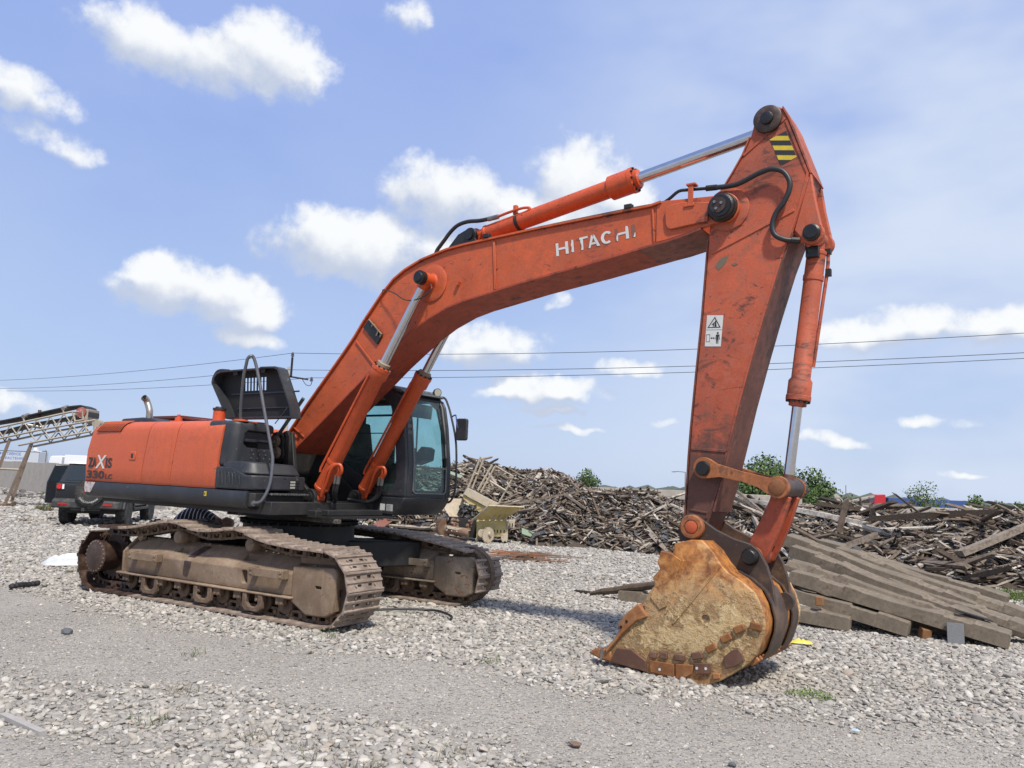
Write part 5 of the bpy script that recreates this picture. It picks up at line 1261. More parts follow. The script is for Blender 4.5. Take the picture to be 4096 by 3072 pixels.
# wiper
UP(MB().tube([(cab_x(2.85)+0.02, CY1-0.17, 2.85), (cab_x(2.3)+0.03, CY1-0.15, 2.3)], 0.008, 6).box((cab_x(2.0)+0.02, CY1-0.15, 2.03), (0.04, 0.05, 0.12)), 'wiper', M_RUBBER, cab)
# interior
M_SEAT = worn('seat_cloth', (0.035, 0.036, 0.04), dirt=(0.10, 0.09, 0.08), dirt_amt=0.5, rough=0.9)
UP(MB().prism([(0.10, 2.02), (0.62, 2.08), (0.66, 2.00), (0.60, 1.93), (0.10, 1.93)], 0.72, 1.20).prism([(0.10, 2.06), (0.24, 2.06), (0.12, 2.60), (0.02, 2.60)], 0.74, 1.18).prism(rrect(0.0, 2.56, 0.12, 2.78, 0.05), 0.83, 1.09), 'operator_seat', M_SEAT, cab, bevel=0.03)
UP(MB().box2((0.10, 0.80, 1.51), (0.55, 1.12, 1.93)), 'seat_base', M_DK, cab)
UP(MB().box2((-0.36, 0.53, 1.51), (0.0, 1.38, 2.02)), 'rear_console', M_DK, cab)
UP(MB().box2((0.05, 0.53, 1.51), (0.75, 0.70, 2.0)).box2((0.05, 1.22, 1.51), (0.75, 1.38, 2.0)), 'side_console', M_DK, cab, bevel=0.02)
UP(MB().prism([(1.05, 1.98), (1.28, 2.05), (1.30, 2.22), (1.22, 2.26), (1.08, 2.12)], 1.15, 1.39), 'monitor', M_DK, cab, bevel=0.015)
for y in (0.86, 0.98):
    UP(MB().tube(smoothpath([(1.18, y, 1.56), (1.20, y, 1.75), (1.17, y, 1.95), (1.19, y, 2.10)], 4), 0.010, 6), 'travel_lever', M_STEEL, cab)
    UP(MB().cyl((1.19, y, 2.10), (1.20, y, 2.18), 0.018, n=8), 'lever_grip', M_RUBBER, cab)
for y in (0.62, 1.30): UP(MB().tube([(0.62, y, 2.0), (0.68, y, 2.12), (0.70, y, 2.22)], [0.022, 0.012, 0.024], 8), 'joystick', M_RUBBER, cab)
UP(MB().cyl((0.95, CY1-0.10, 1.6), (0.93, CY1-0.10, 2.9), 0.014, n=8), 'grab_pole', M_STEEL, cab)
UP(MB().tube(smoothpath([(1.26, 0.72, 2.16), (1.28, 0.74, 2.20), (1.28, 0.95, 2.20), (1.26, 0.98, 2.16), (1.25, 0.98, 2.0)], 4), 0.016, 8), 'grab_bar', M_DK, cab)
UP(MB().prism([(1.10, 2.90), (1.36, 2.86), (1.34, 2.66), (1.33, 2.66), (1.345, 2.85), (1.10, 2.89)], 0.62, 1.20), 'sun_visor', worn('visor_grey', (0.10, 0.11, 0.12), rough=0.6), cab)
UP(MB().box((0.9, 0.62, 1.60), (0.5, 0.25, 0.16)), 'floor_bag', M_DK, cab, bevel=0.04)
# labels on the sill panel
UP(MB().add([(1.12, CY0-0.003, 1.31), (1.215, CY0-0.003, 1.31), (1.215, CY0-0.003, 1.40), (1.12, CY0-0.003, 1.405)], [(0, 1, 2, 3)]), 'data_label', M_WHITE, cab, smooth=0)
UP(MB().add([(1.24, CY0-0.003, 1.305), (1.365, CY0-0.003, 1.305), (1.365, CY0-0.003, 1.40), (1.24, CY0-0.003, 1.40)], [(0, 1, 2, 3)]), 'data_label', worn('label_grey', (0.42, 0.43, 0.43), rough=0.5, scale=4, bumpy=0), cab, smooth=0)
lm = MB()
for i in range(5): lm.add([(1.25, CY0-0.0045, 1.385-0.016*i), (1.33-0.02*(i % 2), CY0-0.0045, 1.385-0.016*i), (1.33-0.02*(i % 2), CY0-0.0045, 1.381-0.016*i), (1.25, CY0-0.0045, 1.381-0.016*i)], [(3, 2, 1, 0)])
o = UP(lm, 'label_print', plain('print_grey', (0.12, 0.12, 0.12), 0.6), cab, smooth=0); o['kind'] = 'stuff'
# pressed swage on the lower right wall
UP(MB().tube(smoothpath([(0.72, CY0-0.002, 1.735), (0.86, CY0-0.002, 1.66), (1.02, CY0-0.002, 1.60), (1.14, CY0-0.002, 1.545)], 4), 0.010, 6), 'swage_line', M_BLK, cab)
# tape strips on the front post
for k in range(5): UP(MB().box((cab_x(2.45+0.09*k)+0.006, CY0+0.10, 2.42+0.09*k), (0.008, 0.085, 0.05)), 'tape_strip', worn('tape_%d' % k, (0.10+0.03*(k % 2), 0.095, 0.09), rough=0.5), cab)
# lamp, rail and mirror
wlm = MB(); wlm.lathe((1.30, 1.35, 3.085), (0.9, -0.42, -0.1), [(-0.03, 0.03), (-0.02, 0.062), (0.02, 0.068), (0.028, 0.06)], 20); lampo = UP(wlm, 'work_lamp', M_BLK)
UP(MB().lathe((1.327, 1.337, 3.082), (0.9, -0.42, -0.1), [(0, 0.056), (0.004, 0.054)], 20), 'lamp_lens', worn('lamp_lens_glass', (0.42, 0.42, 0.36), rough=0.25, scale=4), lampo)
UP(MB().tube([(1.15, 1.37, 3.06), (1.24, 1.36, 3.10), (1.29, 1.35, 3.09)], 0.014, 6), 'lamp_arm', M_BLK, lampo)
rl = MB(); rl.tube(smoothpath([(1.24, 1.46, 3.03), (1.34, 1.49, 3.015), (1.40, 1.50, 2.92), (1.47, 1.50, 2.76), (1.58, 1.50, 2.42), (1.62, 1.50, 2.14), (1.635, 1.50, 1.77), (1.61, 1.50, 1.57), (1.54, 1.495, 1.455), (1.42, 1.48, 1.44)], 5), 0.017, 8); rlo = UP(rl, 'cab_rail', M_BLK)
mr = MB(); mr.prism(rrect(-0.095, -0.165, 0.095, 0.165, 0.035, 4), -0.03, 0.03); mo = UP(mr, 'mirror', M_BLK, rlo, bevel=0.015, seg=3, loc=(1.70, 1.50, 2.535))
mo.rotation_euler = (0, 0, radians(8))
UP(MB().tube(smoothpath([(1.49, 1.50, 2.73), (1.56, 1.50, 2.755), (1.60, 1.47, 2.72), (1.63, 1.46, 2.62), (1.65, 1.465, 2.55)], 4), 0.011, 6), 'mirror_arm', plain('blue_tape', (0.03, 0.06, 0.22), 0.5), rlo)

# ================================================================== YARD AND BACKGROUND
M_CONC = worn('old_concrete', (0.40, 0.365, 0.32), dirt=(0.15, 0.13, 0.11), dirt_amt=0.6, rough=0.95, var=0.15, streak=0.25, bumpy=0.4, scale=0.8)
M_SLEEP = worn('sleeper_concrete', (0.185, 0.150, 0.112), dirt=(0.085, 0.064, 0.045), dirt_amt=0.85, rough=0.95, var=0.28, streak=0.2, bumpy=0.8, scale=2.2, chips=0.5, chip_col=(0.075, 0.062, 0.05))

# ---- concrete walls
def wall_run(pts, h0, h1, label, n):
    w_ = thing('concrete_wall', label, 'wall', (pts[0][0], pts[0][1], 0)); ox, oy = pts[0]
    a, b = Vector(pts[0]), Vector(pts[-1]); d = (b-a); L = d.length; ang = atan2(d.y, d.x)
    for i in range(n):
        p = a+d*((i+0.5)/n); h = h0+(h1-h0)*(i+0.5)/n + 0.02*sin(i*2.3)
        mb = MB(); mb.box((0, 0, h/2), (L/n-0.03, 0.16, h)); mb.box((0, 0, h-0.03), (L/n-0.03, 0.19, 0.06)) if False else None
        o = mb.build('wall_panel', M_CONC, w_, bevel=0.015); o.location = (p.x-ox, p.y-oy, 0); o.rotation_euler = (0, 0, ang)
    return w_
wall_run([(-72, 29.2), (-22, 13.9)], 2.03, 1.85, 'long grey concrete wall beyond the conveyor and black off-roader', 16)
wall_run([(-4.5, 19.1), (2.6, 23.3)], 1.83, 1.83, 'grey concrete wall showing just above the timber heap left of arm', 3)
wall_run([(5.2, 21.3), (10.5, 24.3)], 1.62, 1.66, 'grey concrete wall behind the right timber heap below the blue trailer', 2)

M_FR2 = worn('rusty_wood', (0.26, 0.125, 0.05), dirt=(0.10, 0.07, 0.05), dirt_amt=0.7, rough=0.85, scale=4)
# ---- timber heap
BASE = ([-13, -9.5, -7.5, -5, -3.7, -2.9, -1.4, 0.77, 4.0, 7.0, 8.2, 9.2, 16], [11.0, 11.6, 13.2, 13.7, 13.2, 12.3, 13.3, 12.9, 13.0, 12.7, 11.8, 11.6, 11.2])
CREST = ([-13, -10, -8.5, -7, -5.7, -4, -2, -0.3, 2, 5, 7, 8.2, 9.5, 16], [1.9, 2.1, 2.25, 2.25, 2.0, 1.7, 1.5, 1.35, 1.25, 1.38, 1.18, 1.35, 1.35, 1.5])
def heap_h(x, y):
    yb = float(np.interp(x, *BASE)); t = y-yb
    if t <= 0: return 0.0
    hc = float(np.interp(x, *CREST)); k = min(1.0, t/3.0)
    v = hc*(k**0.75)
    if t > 6: v *= max(0.0, 1-(t-6)/4.5)
    return v*(1+0.07*sin(x*1.9+y)+0.06*sin(x*0.8-y*1.7))
hm = MB(); nx, ny = 74, 30
vs = []; rg = random.Random(3)
for j in range(ny+1):
    for i in range(nx+1):
        x = -13+27.5*i/nx; yb = float(np.interp(x, *BASE)); y = yb+10.4*(j/ny)**1.3
        vs.append((x, y, heap_h(x, y)*0.90-0.05+rg.uniform(-.05, .05) if j else -0.02))
hm.add(vs, [(j*(nx+1)+i, j*(nx+1)+i+1, (j+1)*(nx+1)+i+1, (j+1)*(nx+1)+i) for j in range(ny) for i in range(nx)])
WOOD_STOPS = [(0.0, (0.032, 0.026, 0.022)), (0.25, (0.092, 0.068, 0.050)), (0.45, (0.170, 0.130, 0.098)), (0.64, (0.235, 0.19, 0.15)), (0.80, (0.34, 0.29, 0.24)), (0.94, (0.42, 0.37, 0.31)), (0.985, (0.58, 0.54, 0.48)), (1.0, (0.24, 0.12, 0.06))]
def wood_material():
    m, t, bs = new_mat('weathered_timber')
    geo = t.node('ShaderNodeNewGeometry'); oi = t.node('ShaderNodeObjectInfo'); co = obj_coord(t, 'Object')
    r = t.math('FRACT', t.math('ADD', geo.outputs['Random Per Island'], oi.outputs['Random']))
    col = t.ramp(r, WOOD_STOPS)
    n, _ = t.noise(co, 9, 5, 0.65, 0.5); n2, _ = t.noise(co, 60, 3, 0.6)
    col = t.mix(t.step(n, 0.42, 0.72, 0, 0.65), col, (0.045, 0.033, 0.026))
    col = t.mix(t.step(n2, 0.55, 0.8, 0, 0.35), col, (0.36, 0.32, 0.27))
    t.put(bs.inputs['Base Color'], col); bs.inputs['Roughness'].default_value = 0.9; bs.inputs['Specular IOR Level'].default_value = 0.2
    bump(t, bs, t.math('ADD', n, t.math('MULTIPLY', n2, 0.5)), 0.6, 0.02)
    return m
M_WOOD = wood_material()
M_PAD = rnd_island('rubber_pad', [(0, (0.018, 0.018, 0.02)), (0.6, (0.045, 0.047, 0.052)), (1, (0.10, 0.105, 0.115))], 0.7, 12)
mound = hm.build('heap_core', rnd_island('heap_litter', [(0, (0.05, 0.038, 0.03)), (1, (0.09, 0.07, 0.055))], 0.95, 14), smooth=0)
mound['kind'] = 'stuff'

def timber(mb, rg, L, w_, h, M):
    """a beam broken at its ends: split, skewed end faces"""
    n = 3
    secs = []
    for k in range(n+1):
        x = -L/2+L*k/n
        sh = (rg.uniform(-.25, .25)*w_, rg.uniform(-.2, .2)*h) if 0 < k < n else (rg.uniform(-.2, .2)*w_, rg.uniform(-.2, .2)*h)
        tap = rg.uniform(0.45, 1.0) if k in (0, n) else rg.uniform(0.85, 1.05)
        q = []
        for a, b in ((-1, -1), (1, -1), (1, 1), (-1, 1)):
            ex = rg.uniform(-0.5, 0.5)*min(0.25, L*0.12) if k in (0, n) else 0
            q.append(M @ Vector((x+ex, sh[0]*0.3+a*w_/2*tap, sh[1]*0.3+b*h/2*(tap*0.6+0.4))))
        secs.append(q)
    vs = [v for q in secs for v in q]; fs = [(3, 2, 1, 0), (4*n, 4*n+1, 4*n+2, 4*n+3)]
    for k in range(n): fs += [(4*k+a, 4*k+(a+1) % 4, 4*k+4+(a+1) % 4, 4*k+4+a) for a in range(4)]
    mb.add(vs, fs)

def heap_pose(rg, x, y, lift, steep=0.0):
    e = 0.3
    gx = (heap_h(x+e, y)-heap_h(x-e, y))/(2*e); gy = (heap_h(x, y+e)-heap_h(x, y-e))/(2*e)
    nrm = Vector((-gx*0.8+rg.gauss(0, .22+steep), -gy*0.8+rg.gauss(0, .22+steep), 1)).normalized()
    d = Vector((cos(rg.uniform(0, 2*pi)), sin(rg.uniform(0, 2*pi))*0.7, 0))
    # timbers tend to lie along the heap
    d = Vector((rg.choice((-1, 1))*rg.uniform(0.3, 1), rg.gauss(0, 0.65), rg.gauss(0, .15))).normalized()
    d = (d-nrm*d.dot(nrm)).normalized(); s = nrm.cross(d)
    R3 = Matrix((d, s, nrm)).transposed()
    return Matrix.Translation((x, y, heap_h(x, y)+lift)) @ R3.to_4x4()
rg = random.Random(11)
def spot(tmax, p=1.0):
    # biased to the stretch of heap the yard side shows
    x = rg.uniform(-11.5, 11.5); t = tmax*rg.random()**p
    return x, float(np.interp(x, *BASE))+t
# smaller broken stuff, joined
fill = MB()
for k in range(12500):
    x, y = spot(5.5, 0.9)
    L = rg.uniform(0.15, 0.62)*(1.25 if x > 2.5 else 0.9); w_ = rg.uniform(0.018, 0.085); h = rg.uniform(0.010, 0.045)
    timber(fill, rg, L, w_, h, heap_pose(rg, x, y, rg.uniform(-0.04, 0.13), 0.34))
fo = fill.build('broken_timber', M_WOOD, smooth=0); fo['kind'] = 'stuff'; fo['label'] = 'countless splintered wood offcuts making up the scrap heap'; fo['category'] = 'scrap wood'
padm = MB()
for k in range(1100):
    x, y = spot(4.5, 0.9); M = heap_pose(rg, x, y, rg.uniform(0.0, 0.09), 0.4)
    a, b = rg.uniform(0.14, 0.36), rg.uniform(0.10, 0.2)
    padm.add([M @ Vector(v) for v in [(-a/2, -b/2, 0), (a/2, -b/2, 0.01), (a/2, b/2, 0), (-a/2, b/2, 0.02), (-a/2, -b/2, 0.018), (a/2, -b/2, 0.03), (a/2, b/2, 0.02), (-a/2, b/2, 0.04)]], [(3, 2, 1, 0), (4, 5, 6, 7), (0, 1, 5, 4), (1, 2, 6, 5), (2, 3, 7, 6), (3, 0, 4, 7)])
po = padm.build('rubber_scrap', M_PAD, smooth=0); po['kind'] = 'stuff'; po['label'] = 'black rubber rail pads mixed through the timber heap'; po['category'] = 'scrap'
# the large timbers, one by one
beams = []
for i in range(24):
    mb = MB(); L = [0.9, 1.2, 1.5, 1.8, 2.2, 2.6][i % 6]; w_ = rg.uniform(0.07, 0.18); h = rg.uniform(0.03, 0.12)
    timber(mb, rg, L, w_, h, Matrix.Identity(4)); beams.append(mb.mesh('timber', M_WOOD, 0))
LBL = 'weathered broken timber lying among the beams of the scrap heap'
for k in range(285):
    if k < 190: x, y = spot(4.6, 0.85)
    else: x = rg.uniform(2.0, 11.0); y = float(np.interp(x, *BASE))+4.2*rg.random()
    o = share('scrap_timber', beams[rg.randrange(24) if x > 2.5 else 6*rg.randrange(4)+rg.randrange(3)], matrix=heap_pose(rg, x, y, rg.uniform(0.03, 0.16), 0.12))
    side_ = 'left of the excavator arm' if x < 0.8 else 'right of the excavator arm'
    part_ = 'foot' if y < float(np.interp(x, *BASE))+1.3 else ('slope' if y < float(np.interp(x, *BASE))+2.9 else 'crest')
    size_ = 'long' if max(v.co.x for v in o.data.vertices) > 0.7 else 'short'
    tag(o, size_+' weathered timber on the '+part_+' of the scrap heap, '+side_, 'timber', size_+' timbers on the heap '+part_+' '+side_)
def lone_timber(p0, p1, w_, h, label, mat=None):
    p0, p1 = Vector(p0), Vector(p1); d = p1-p0; L = d.length; d.normalize(); up = Vector((0, 0, 1)); s = up.cross(d).normalized(); u = d.cross(s)
    mb = MB(); timber(mb, rg, L, w_, h, Matrix.Identity(4)); o = mb.build('scrap_timber', mat or M_WOOD, smooth=0)
    o.matrix_basis = Matrix.Translation((p0+p1)/2) @ Matrix((d, s, u)).transposed().to_4x4()
    tag(o, label, 'timber'); return o
lone_timber((5.9, 13.9, 1.30), (8.8, 14.6, 1.62), 0.2, 0.16, 'thick dark sleeper lying across the crest of the right heap')
lone_timber((8.0, 12.5, 0.65), (9.8, 13.9, 1.55), 0.18, 0.15, 'long dark sleeper sloping up the heap near the right picture edge')
lone_timber((2.9, 14.3, 1.62), (5.9, 13.6, 1.18), 0.18, 0.12, 'long grey plank on top of heap just right of the bucket cylinder')
lone_timber((5.45, 12.5, 0.95), (5.6, 12.9, 1.75), 0.13, 0.08, 'pale upright board standing out of the right timber heap')
lone_timber((5.0, 12.2, 0.35), (6.3, 12.4, 0.95), 0.2, 0.14, 'pale split beam leaning at the foot of the heap behind the sleepers')
lone_timber((-5.2, 12.2, 0.9), (-1.6, 13.6, 1.75), 0.12, 0.05, 'long dark board slanting over the heap behind the yellow machine')

wr = MB()
for k in range(34):
    x, y = spot(4.2, 0.8); z0 = heap_h(x, y)+0.12; a = rg.uniform(0, 2*pi); L = rg.uniform(0.5, 1.3)
    wr.tube(smoothpath([(x+L*(q-.5)*cos(a)+rg.gauss(0, .06), y+L*(q-.5)*sin(a)*0.6+rg.gauss(0, .06), z0+rg.uniform(-.05, .22)) for q in (0, .25, .5, .75, 1)], 3), 0.008, 4)
wo = wr.build('tangled_wire', M_DK, smooth=0); wo['kind'] = 'stuff'; wo['label'] = 'dark tangled wires caught in the timber heap'; wo['category'] = 'wire'
for k, (x, y, zl, w1, h1, rx_, rz_, c_, lb) in enumerate(((-7.4, 14.6, 2.05, 0.5, 0.14, 0.9, 0.3, (0.22, 0.29, 0.22), 'pale green sheet on the heap crest behind the cab rail'), (-3.3, 12.9, 0.30, 0.7, 0.22, 0.7, 0.9, (0.22, 0.30, 0.21), 'green painted board right of the yellow machine'), (-8.6, 12.3, 0.35, 0.35, 0.7, 1.2, 0.2, (0.20, 0.075, 0.05), 'red-brown sheet in the heap under the cab'), (-7.6, 12.9, 0.85, 0.35, 0.28, 1.1, 0.5, (0.62, 0.62, 0.60), 'white crumpled sheet in the heap just right of the cab'))):
    o = tag(MB().box((0, 0, 0), (w1, 0.012, h1)).build('scrap_sheet', worn('sheet_%d' % k, c_, rough=0.6), loc=(x, y, zl)), lb, 'sheet'); o.rotation_euler = (-rx_, 0.3, rz_)

# ---- concrete railway sleepers in a slipped stack
def sleeper_mesh(seed):
    rr = random.Random(seed)
    top = [(1.35, 0.155), (1.33, 0.172), (1.05, 0.184), (0.955, 0.184), (0.93, 0.160), (0.62, 0.160), (0.595, 0.182), (0.30, 0.160), (0.0, 0.155), (-0.30, 0.160), (-0.595, 0.182), (-0.62, 0.160), (-0.93, 0.160), (-0.955, 0.184), (-1.05, 0.184), (-1.33, 0.172), (-1.35, 0.155)]
    xs = [1.35, 1.28, 1.05, .92, .86, .60, .55, .30, 0, -.30, -.55, -.60, -.86, -.92, -1.05, -1.28, -1.35]
    vs = []; n = len(top)
    for x, z_ in top:
        j = lambda a: rr.uniform(-a, a)
        chip = 0.03*rr.random() if rr.random() < 0.35 else 0.0
        vs += [(x+j(.012), -0.148+j(.006), 0.0+j(.004)), (x+j(.012), -0.150+j(.006), 0.075), (x+j(.01), -0.118+chip+j(.006), z_-chip*0.8+j(.005)), (x+j(.01), 0.118+j(.006), z_+j(.005)), (x+j(.012), 0.148, 0.0)]
    fs = [(i*5+k, i*5+(k+1) % 5, (i+1)*5+(k+1) % 5, (i+1)*5+k) for i in range(n-1) for k in range(5)]
    fs += [(4, 3, 2, 1, 0), tuple(5*(n-1)+k for k in range(5))]
    mb = MB(); mb.add(vs, [f[::-1] for f in fs]); return mb.mesh('concrete_sleeper', M_SLEEP, 0)
SLPS = [sleeper_mesh(40+k) for k in range(6)]
_sr = random.Random(9)
def sleeper(pl, pr, label, roll=None):
    pl, pr = Vector(pl), Vector(pr); pl = pl+Vector((_sr.uniform(-.16, .16), _sr.uniform(-.10, .10), _sr.uniform(-.04, .03))); d = (pr-pl).normalized(); s = Vector((0, 0, 1)).cross(d).normalized(); u = d.cross(s)
    roll = _sr.uniform(-0.10, 0.14) if roll is None else roll
    M = Matrix.Translation((pl+pr)/2) @ Matrix((d, s, u)).transposed().to_4x4() @ Matrix.Rotation(roll, 4, 'X') @ Matrix.Translation((0, 0, -0.09))
    if _sr.random() < 0.5: M = M @ Matrix.Rotation(pi, 4, 'Z')
    o = share('concrete_sleeper', SLPS[_sr.randrange(6)], matrix=M); tag(o, label, 'sleeper', 'concrete sleepers behind the bucket')
    b = o.modifiers.new('bevel', 'BEVEL'); b.width = 0.006; b.segments = 1
    return o
def ext(pl, pr, L=2.7):
    pl, pr = Vector(pl), Vector(pr); d = (pr-pl).normalized(); return (pr-d*L, pr)
sleeper(*ext((6.13, 3.68, 0.66), (8.74, 3.40, 0.12)), 'front concrete sleeper sloping from bucket to the gravel with grey plate against it')
sleeper(*ext((6.58, 4.60, 0.78), (9.15, 3.95, 0.13)), 'uppermost long concrete sleeper running to the right picture edge')
sleeper(*ext((5.20, 3.62, 0.60), (7.66, 3.36, 0.12)), 'concrete sleeper directly under the front one, ending beside a rusty wood block')
sleeper(*ext((4.3, 3.36, 0.30), (7.00, 3.26, 0.12)), 'short-showing concrete sleeper lowest beside the bucket back')
sleeper((6.02, 4.00, 0.79), (8.60, 3.62, 0.16), 'concrete sleeper just behind the front one in the stack')
sleeper((5.92, 4.36, 0.92), (8.40, 3.75, 0.25), 'second concrete sleeper behind the front one in the stack')
sleeper((5.80, 4.75, 1.05), (8.30, 4.30, 0.38), 'third concrete sleeper behind the front one with raised left end')
sleeper((6.45, 5.00, 0.95), (9.05, 4.50, 0.26), 'concrete sleeper next behind the uppermost long one')
sleeper((6.22, 5.45, 1.06), (8.85, 5.05, 0.40), 'rearmost concrete sleeper on top of the stack')
sleeper((5.75, 3.95, 0.42), (8.40, 3.75, 0.10), 'concrete sleeper in shadow between the front and upper rows', 0.05)
sleeper((3.45, 3.62, 0.10), (6.12, 3.40, 0.10), 'concrete sleeper lying flat left of bucket with a log on it')
tag(MB().box((0, 0, 0), (0.10, 0.10, 0.12)).build('wood_block', M_FR2, bevel=0.01, loc=(6.55, 3.22, 0.36)), 'small orange-brown wood block wedged between sleepers by the bucket', 'block')
wb = tag(MB().box((0, 0, 0), (0.12, 0.13, 0.13)).build('wood_block', M_FR2, bevel=0.01, loc=(7.80, 3.42, 0.075)), 'rust-coloured wood block on the gravel under the front sleeper', 'block'); wb.rotation_euler = (0.2, 0.1, 0.5)
gp2 = tag(MB().box((0, 0, 0), (0.19, 0.02, 0.26)).build('steel_plate', worn('grey_plate', (0.15, 0.155, 0.16), dirt=(0.1, 0.1, 0.1), rough=0.5), bevel=0.004, loc=(8.15, 3.28, 0.13)), 'grey ribbed plate leaning against the front concrete sleeper', 'plate'); gp2.rotation_euler = (-0.25, 0, 0.1)
strip_ = tag(MB().box((0, 0, 0), (0.42, 0.10, 0.012)).build('wire_bundle', M_DK, loc=(8.35, 3.62, 0.34)), 'dark wire scrap caught on the front sleeper near its lower end', 'scrap'); strip_.rotation_euler = (0.1, 0.25, 0.3)
def log(p0, p1, r, label, name='log'):
    rr = random.Random(int(r*1e4)); P = [Vector(p0).lerp(Vector(p1), k/6)+Vector((0, rr.uniform(-.012, .012), rr.uniform(-.012, .012))) for k in range(7)]
    mb = MB(); mb.tube(P, [r*f_ for f_ in (0.45, 0.8, 0.95, 1.0, 1.05, 1.0, 0.8)], 9); return tag(mb.build(name, M_WOOD, smooth=0), label, 'log')
log((2.95, 3.62, 0.05), (4.35, 3.50, 0.36), 0.06, 'weathered log leaning on the flat sleeper left of the bucket')
tag(MB().box((0, 0, 0), (0.6, 0.08, 0.03)).build('scrap_board', M_WOOD, loc=(2.85, 3.9, 0.03)), 'thin dark board on the gravel behind the leaning log', 'board')
tag(MB().prism([(0, 0), (0.62, 0), (0.60, 0.40), (0.12, 0.44)], -0.2, 0.2).build('concrete_block', M_SLEEP, bevel=0.02, loc=(4.3, 5.0, 0.0)), 'pale concrete block end showing left of the bucket pin', 'block')
cr_ = MB(); rr = random.Random(4); cr_.ico((0, 0, 0.25), (0.30, 0.2, 0.42), 2, 0.16, rr)
tag(cr_.build('torn_sack', worn('sack_beige', (0.42, 0.36, 0.29), rough=0.9), smooth=0, loc=(3.95, 5.9, 0.25)), 'pale torn sack standing at the heap foot behind the bucket pin', 'sack')

# ---- yellow feeder machine, stripped, in front of the heap
M_FY = worn('feeder_yellow', (0.50, 0.40, 0.14), dirt=(0.50, 0.44, 0.32), dirt_amt=0.8, rough=0.65, var=0.15, chips=0.3, chip_col=(0.20, 0.08, 0.03), fade=(0.52, 0.48, 0.36))
M_FB = worn('feeder_cream', (0.46, 0.40, 0.30), dirt=(0.24, 0.10, 0.04), dirt_amt=0.6, rough=0.7, chips=0.6, chip_col=(0.22, 0.08, 0.03), streak=0.2)
M_FR = worn('feeder_rust', (0.19, 0.115, 0.075), dirt=(0.33, 0.27, 0.2), dirt_amt=0.6, rough=0.85, var=0.3)
kf = 0.00206
FD = thing('feeder_machine', 'stripped cream and yellow feed hopper machine standing before the timber heap', 'machine', (-4.72, 12.30, 0), radians(30.5))
def fx(lx, ly, dy=0.0): return ((lx-1100)*kf, dy, (1392-ly)*kf)
def fpoly(pts, y0, y1, nm, mat, bev=0.006): return MB().prism([((x-1100)*kf, (1392-y)*kf) for x, y in pts], y0, y1).build(nm, mat, FD, bevel=bev)
fpoly([(1020, 1075), (1455, 1058), (1470, 1290), (1250, 1298), (1230, 1340), (1030, 1330)], -0.35, 0.55, 'hopper_body', M_FY)
for x in (1287, 1333, 1383, 1432): fpoly([(x-7, 1195), (x+7, 1195), (x+7, 1240), (x-7, 1240)], -0.353, -0.349, 'body_slot', M_HOLE_SHADE, 0)
# flared wing: slopes out towards the viewer
wg = MB(); A = [fx(970, 1060, -0.45), fx(1205, 842, -1.0), fx(1705, 845, -0.75), fx(1420, 1050, -0.36)]
wg.add(A+[(p[0], p[1]+0.03, p[2]+0.02) for p in A], [(0, 3, 2, 1), (4, 5, 6, 7), (0, 1, 5, 4), (1, 2, 6, 5), (2, 3, 7, 6), (3, 0, 4, 7)]); wg.build('hopper_wing', M_FY, FD)
wl2 = MB(); wl2.tube([fx(1200, 845, -1.0), fx(1708, 848, -0.75)], 0.022, 6).tube([fx(970, 1062, -0.45), fx(1205, 845, -1.0)], 0.022, 6); wl2.build('wing_rim', M_FB, FD)
for i in range(5):
    x = 1050+85*i; MB().add([fx(x, 1068, -0.36), fx(x+70, 985, -0.52-0.03*i), fx(x+60, 1068, -0.36), fx(x+6, 1068, -0.34), fx(x+76, 985, -0.50-0.03*i), fx(x+66, 1068, -0.34)], [(0, 2, 1), (3, 4, 5), (0, 1, 4, 3), (1, 2, 5, 4), (2, 0, 3, 5)]).build('wing_gusset', M_FB, FD, smooth=0)
wg = MB(); A = [fx(430, 790, 0.1), fx(790, 770, 0.55), fx(775, 1045, 0.25), fx(610, 1035, -0.15)]
wg.add(A+[(p[0]+0.01, p[1]+0.03, p[2]-0.025) for p in A], [(0, 3, 2, 1), (4, 5, 6, 7), (0, 1, 5, 4), (1, 2, 6, 5), (2, 3, 7, 6), (3, 0, 4, 7)]); wg.build('hopper_wing', M_FB, FD)
# tipped box section behind
fpoly([(850, 605), (1250, 790), (1330, 820), (1215, 900), (1150, 880), (790, 700)], 0.15, 0.70, 'tipped_frame', M_FB)
fpoly([(775, 712), (1140, 878), (1050, 965), (900, 870), (785, 760)], 0.22, 0.62, 'tipped_pan', M_FY)
for a, b, r in (((858, 600), (1022, 130), .022), ((915, 612), (1068, 160), .020), ((1005, 640), (1205, 240), .026), ((1052, 668), (1250, 262), .022), ((1250, 258), (1532, 405), .015), ((1532, 405), (1332, 812), .019), ((1125, 462), (1415, 620), .024), ((935, 375), (1000, 400), .018)):
    y = 0.2+0.25*((a[0] % 7)/7); MB().tube([fx(a[0], a[1], y), fx(b[0], b[1], y)], r*1.3, 4).build('frame_post', M_FB, FD, smooth=0)
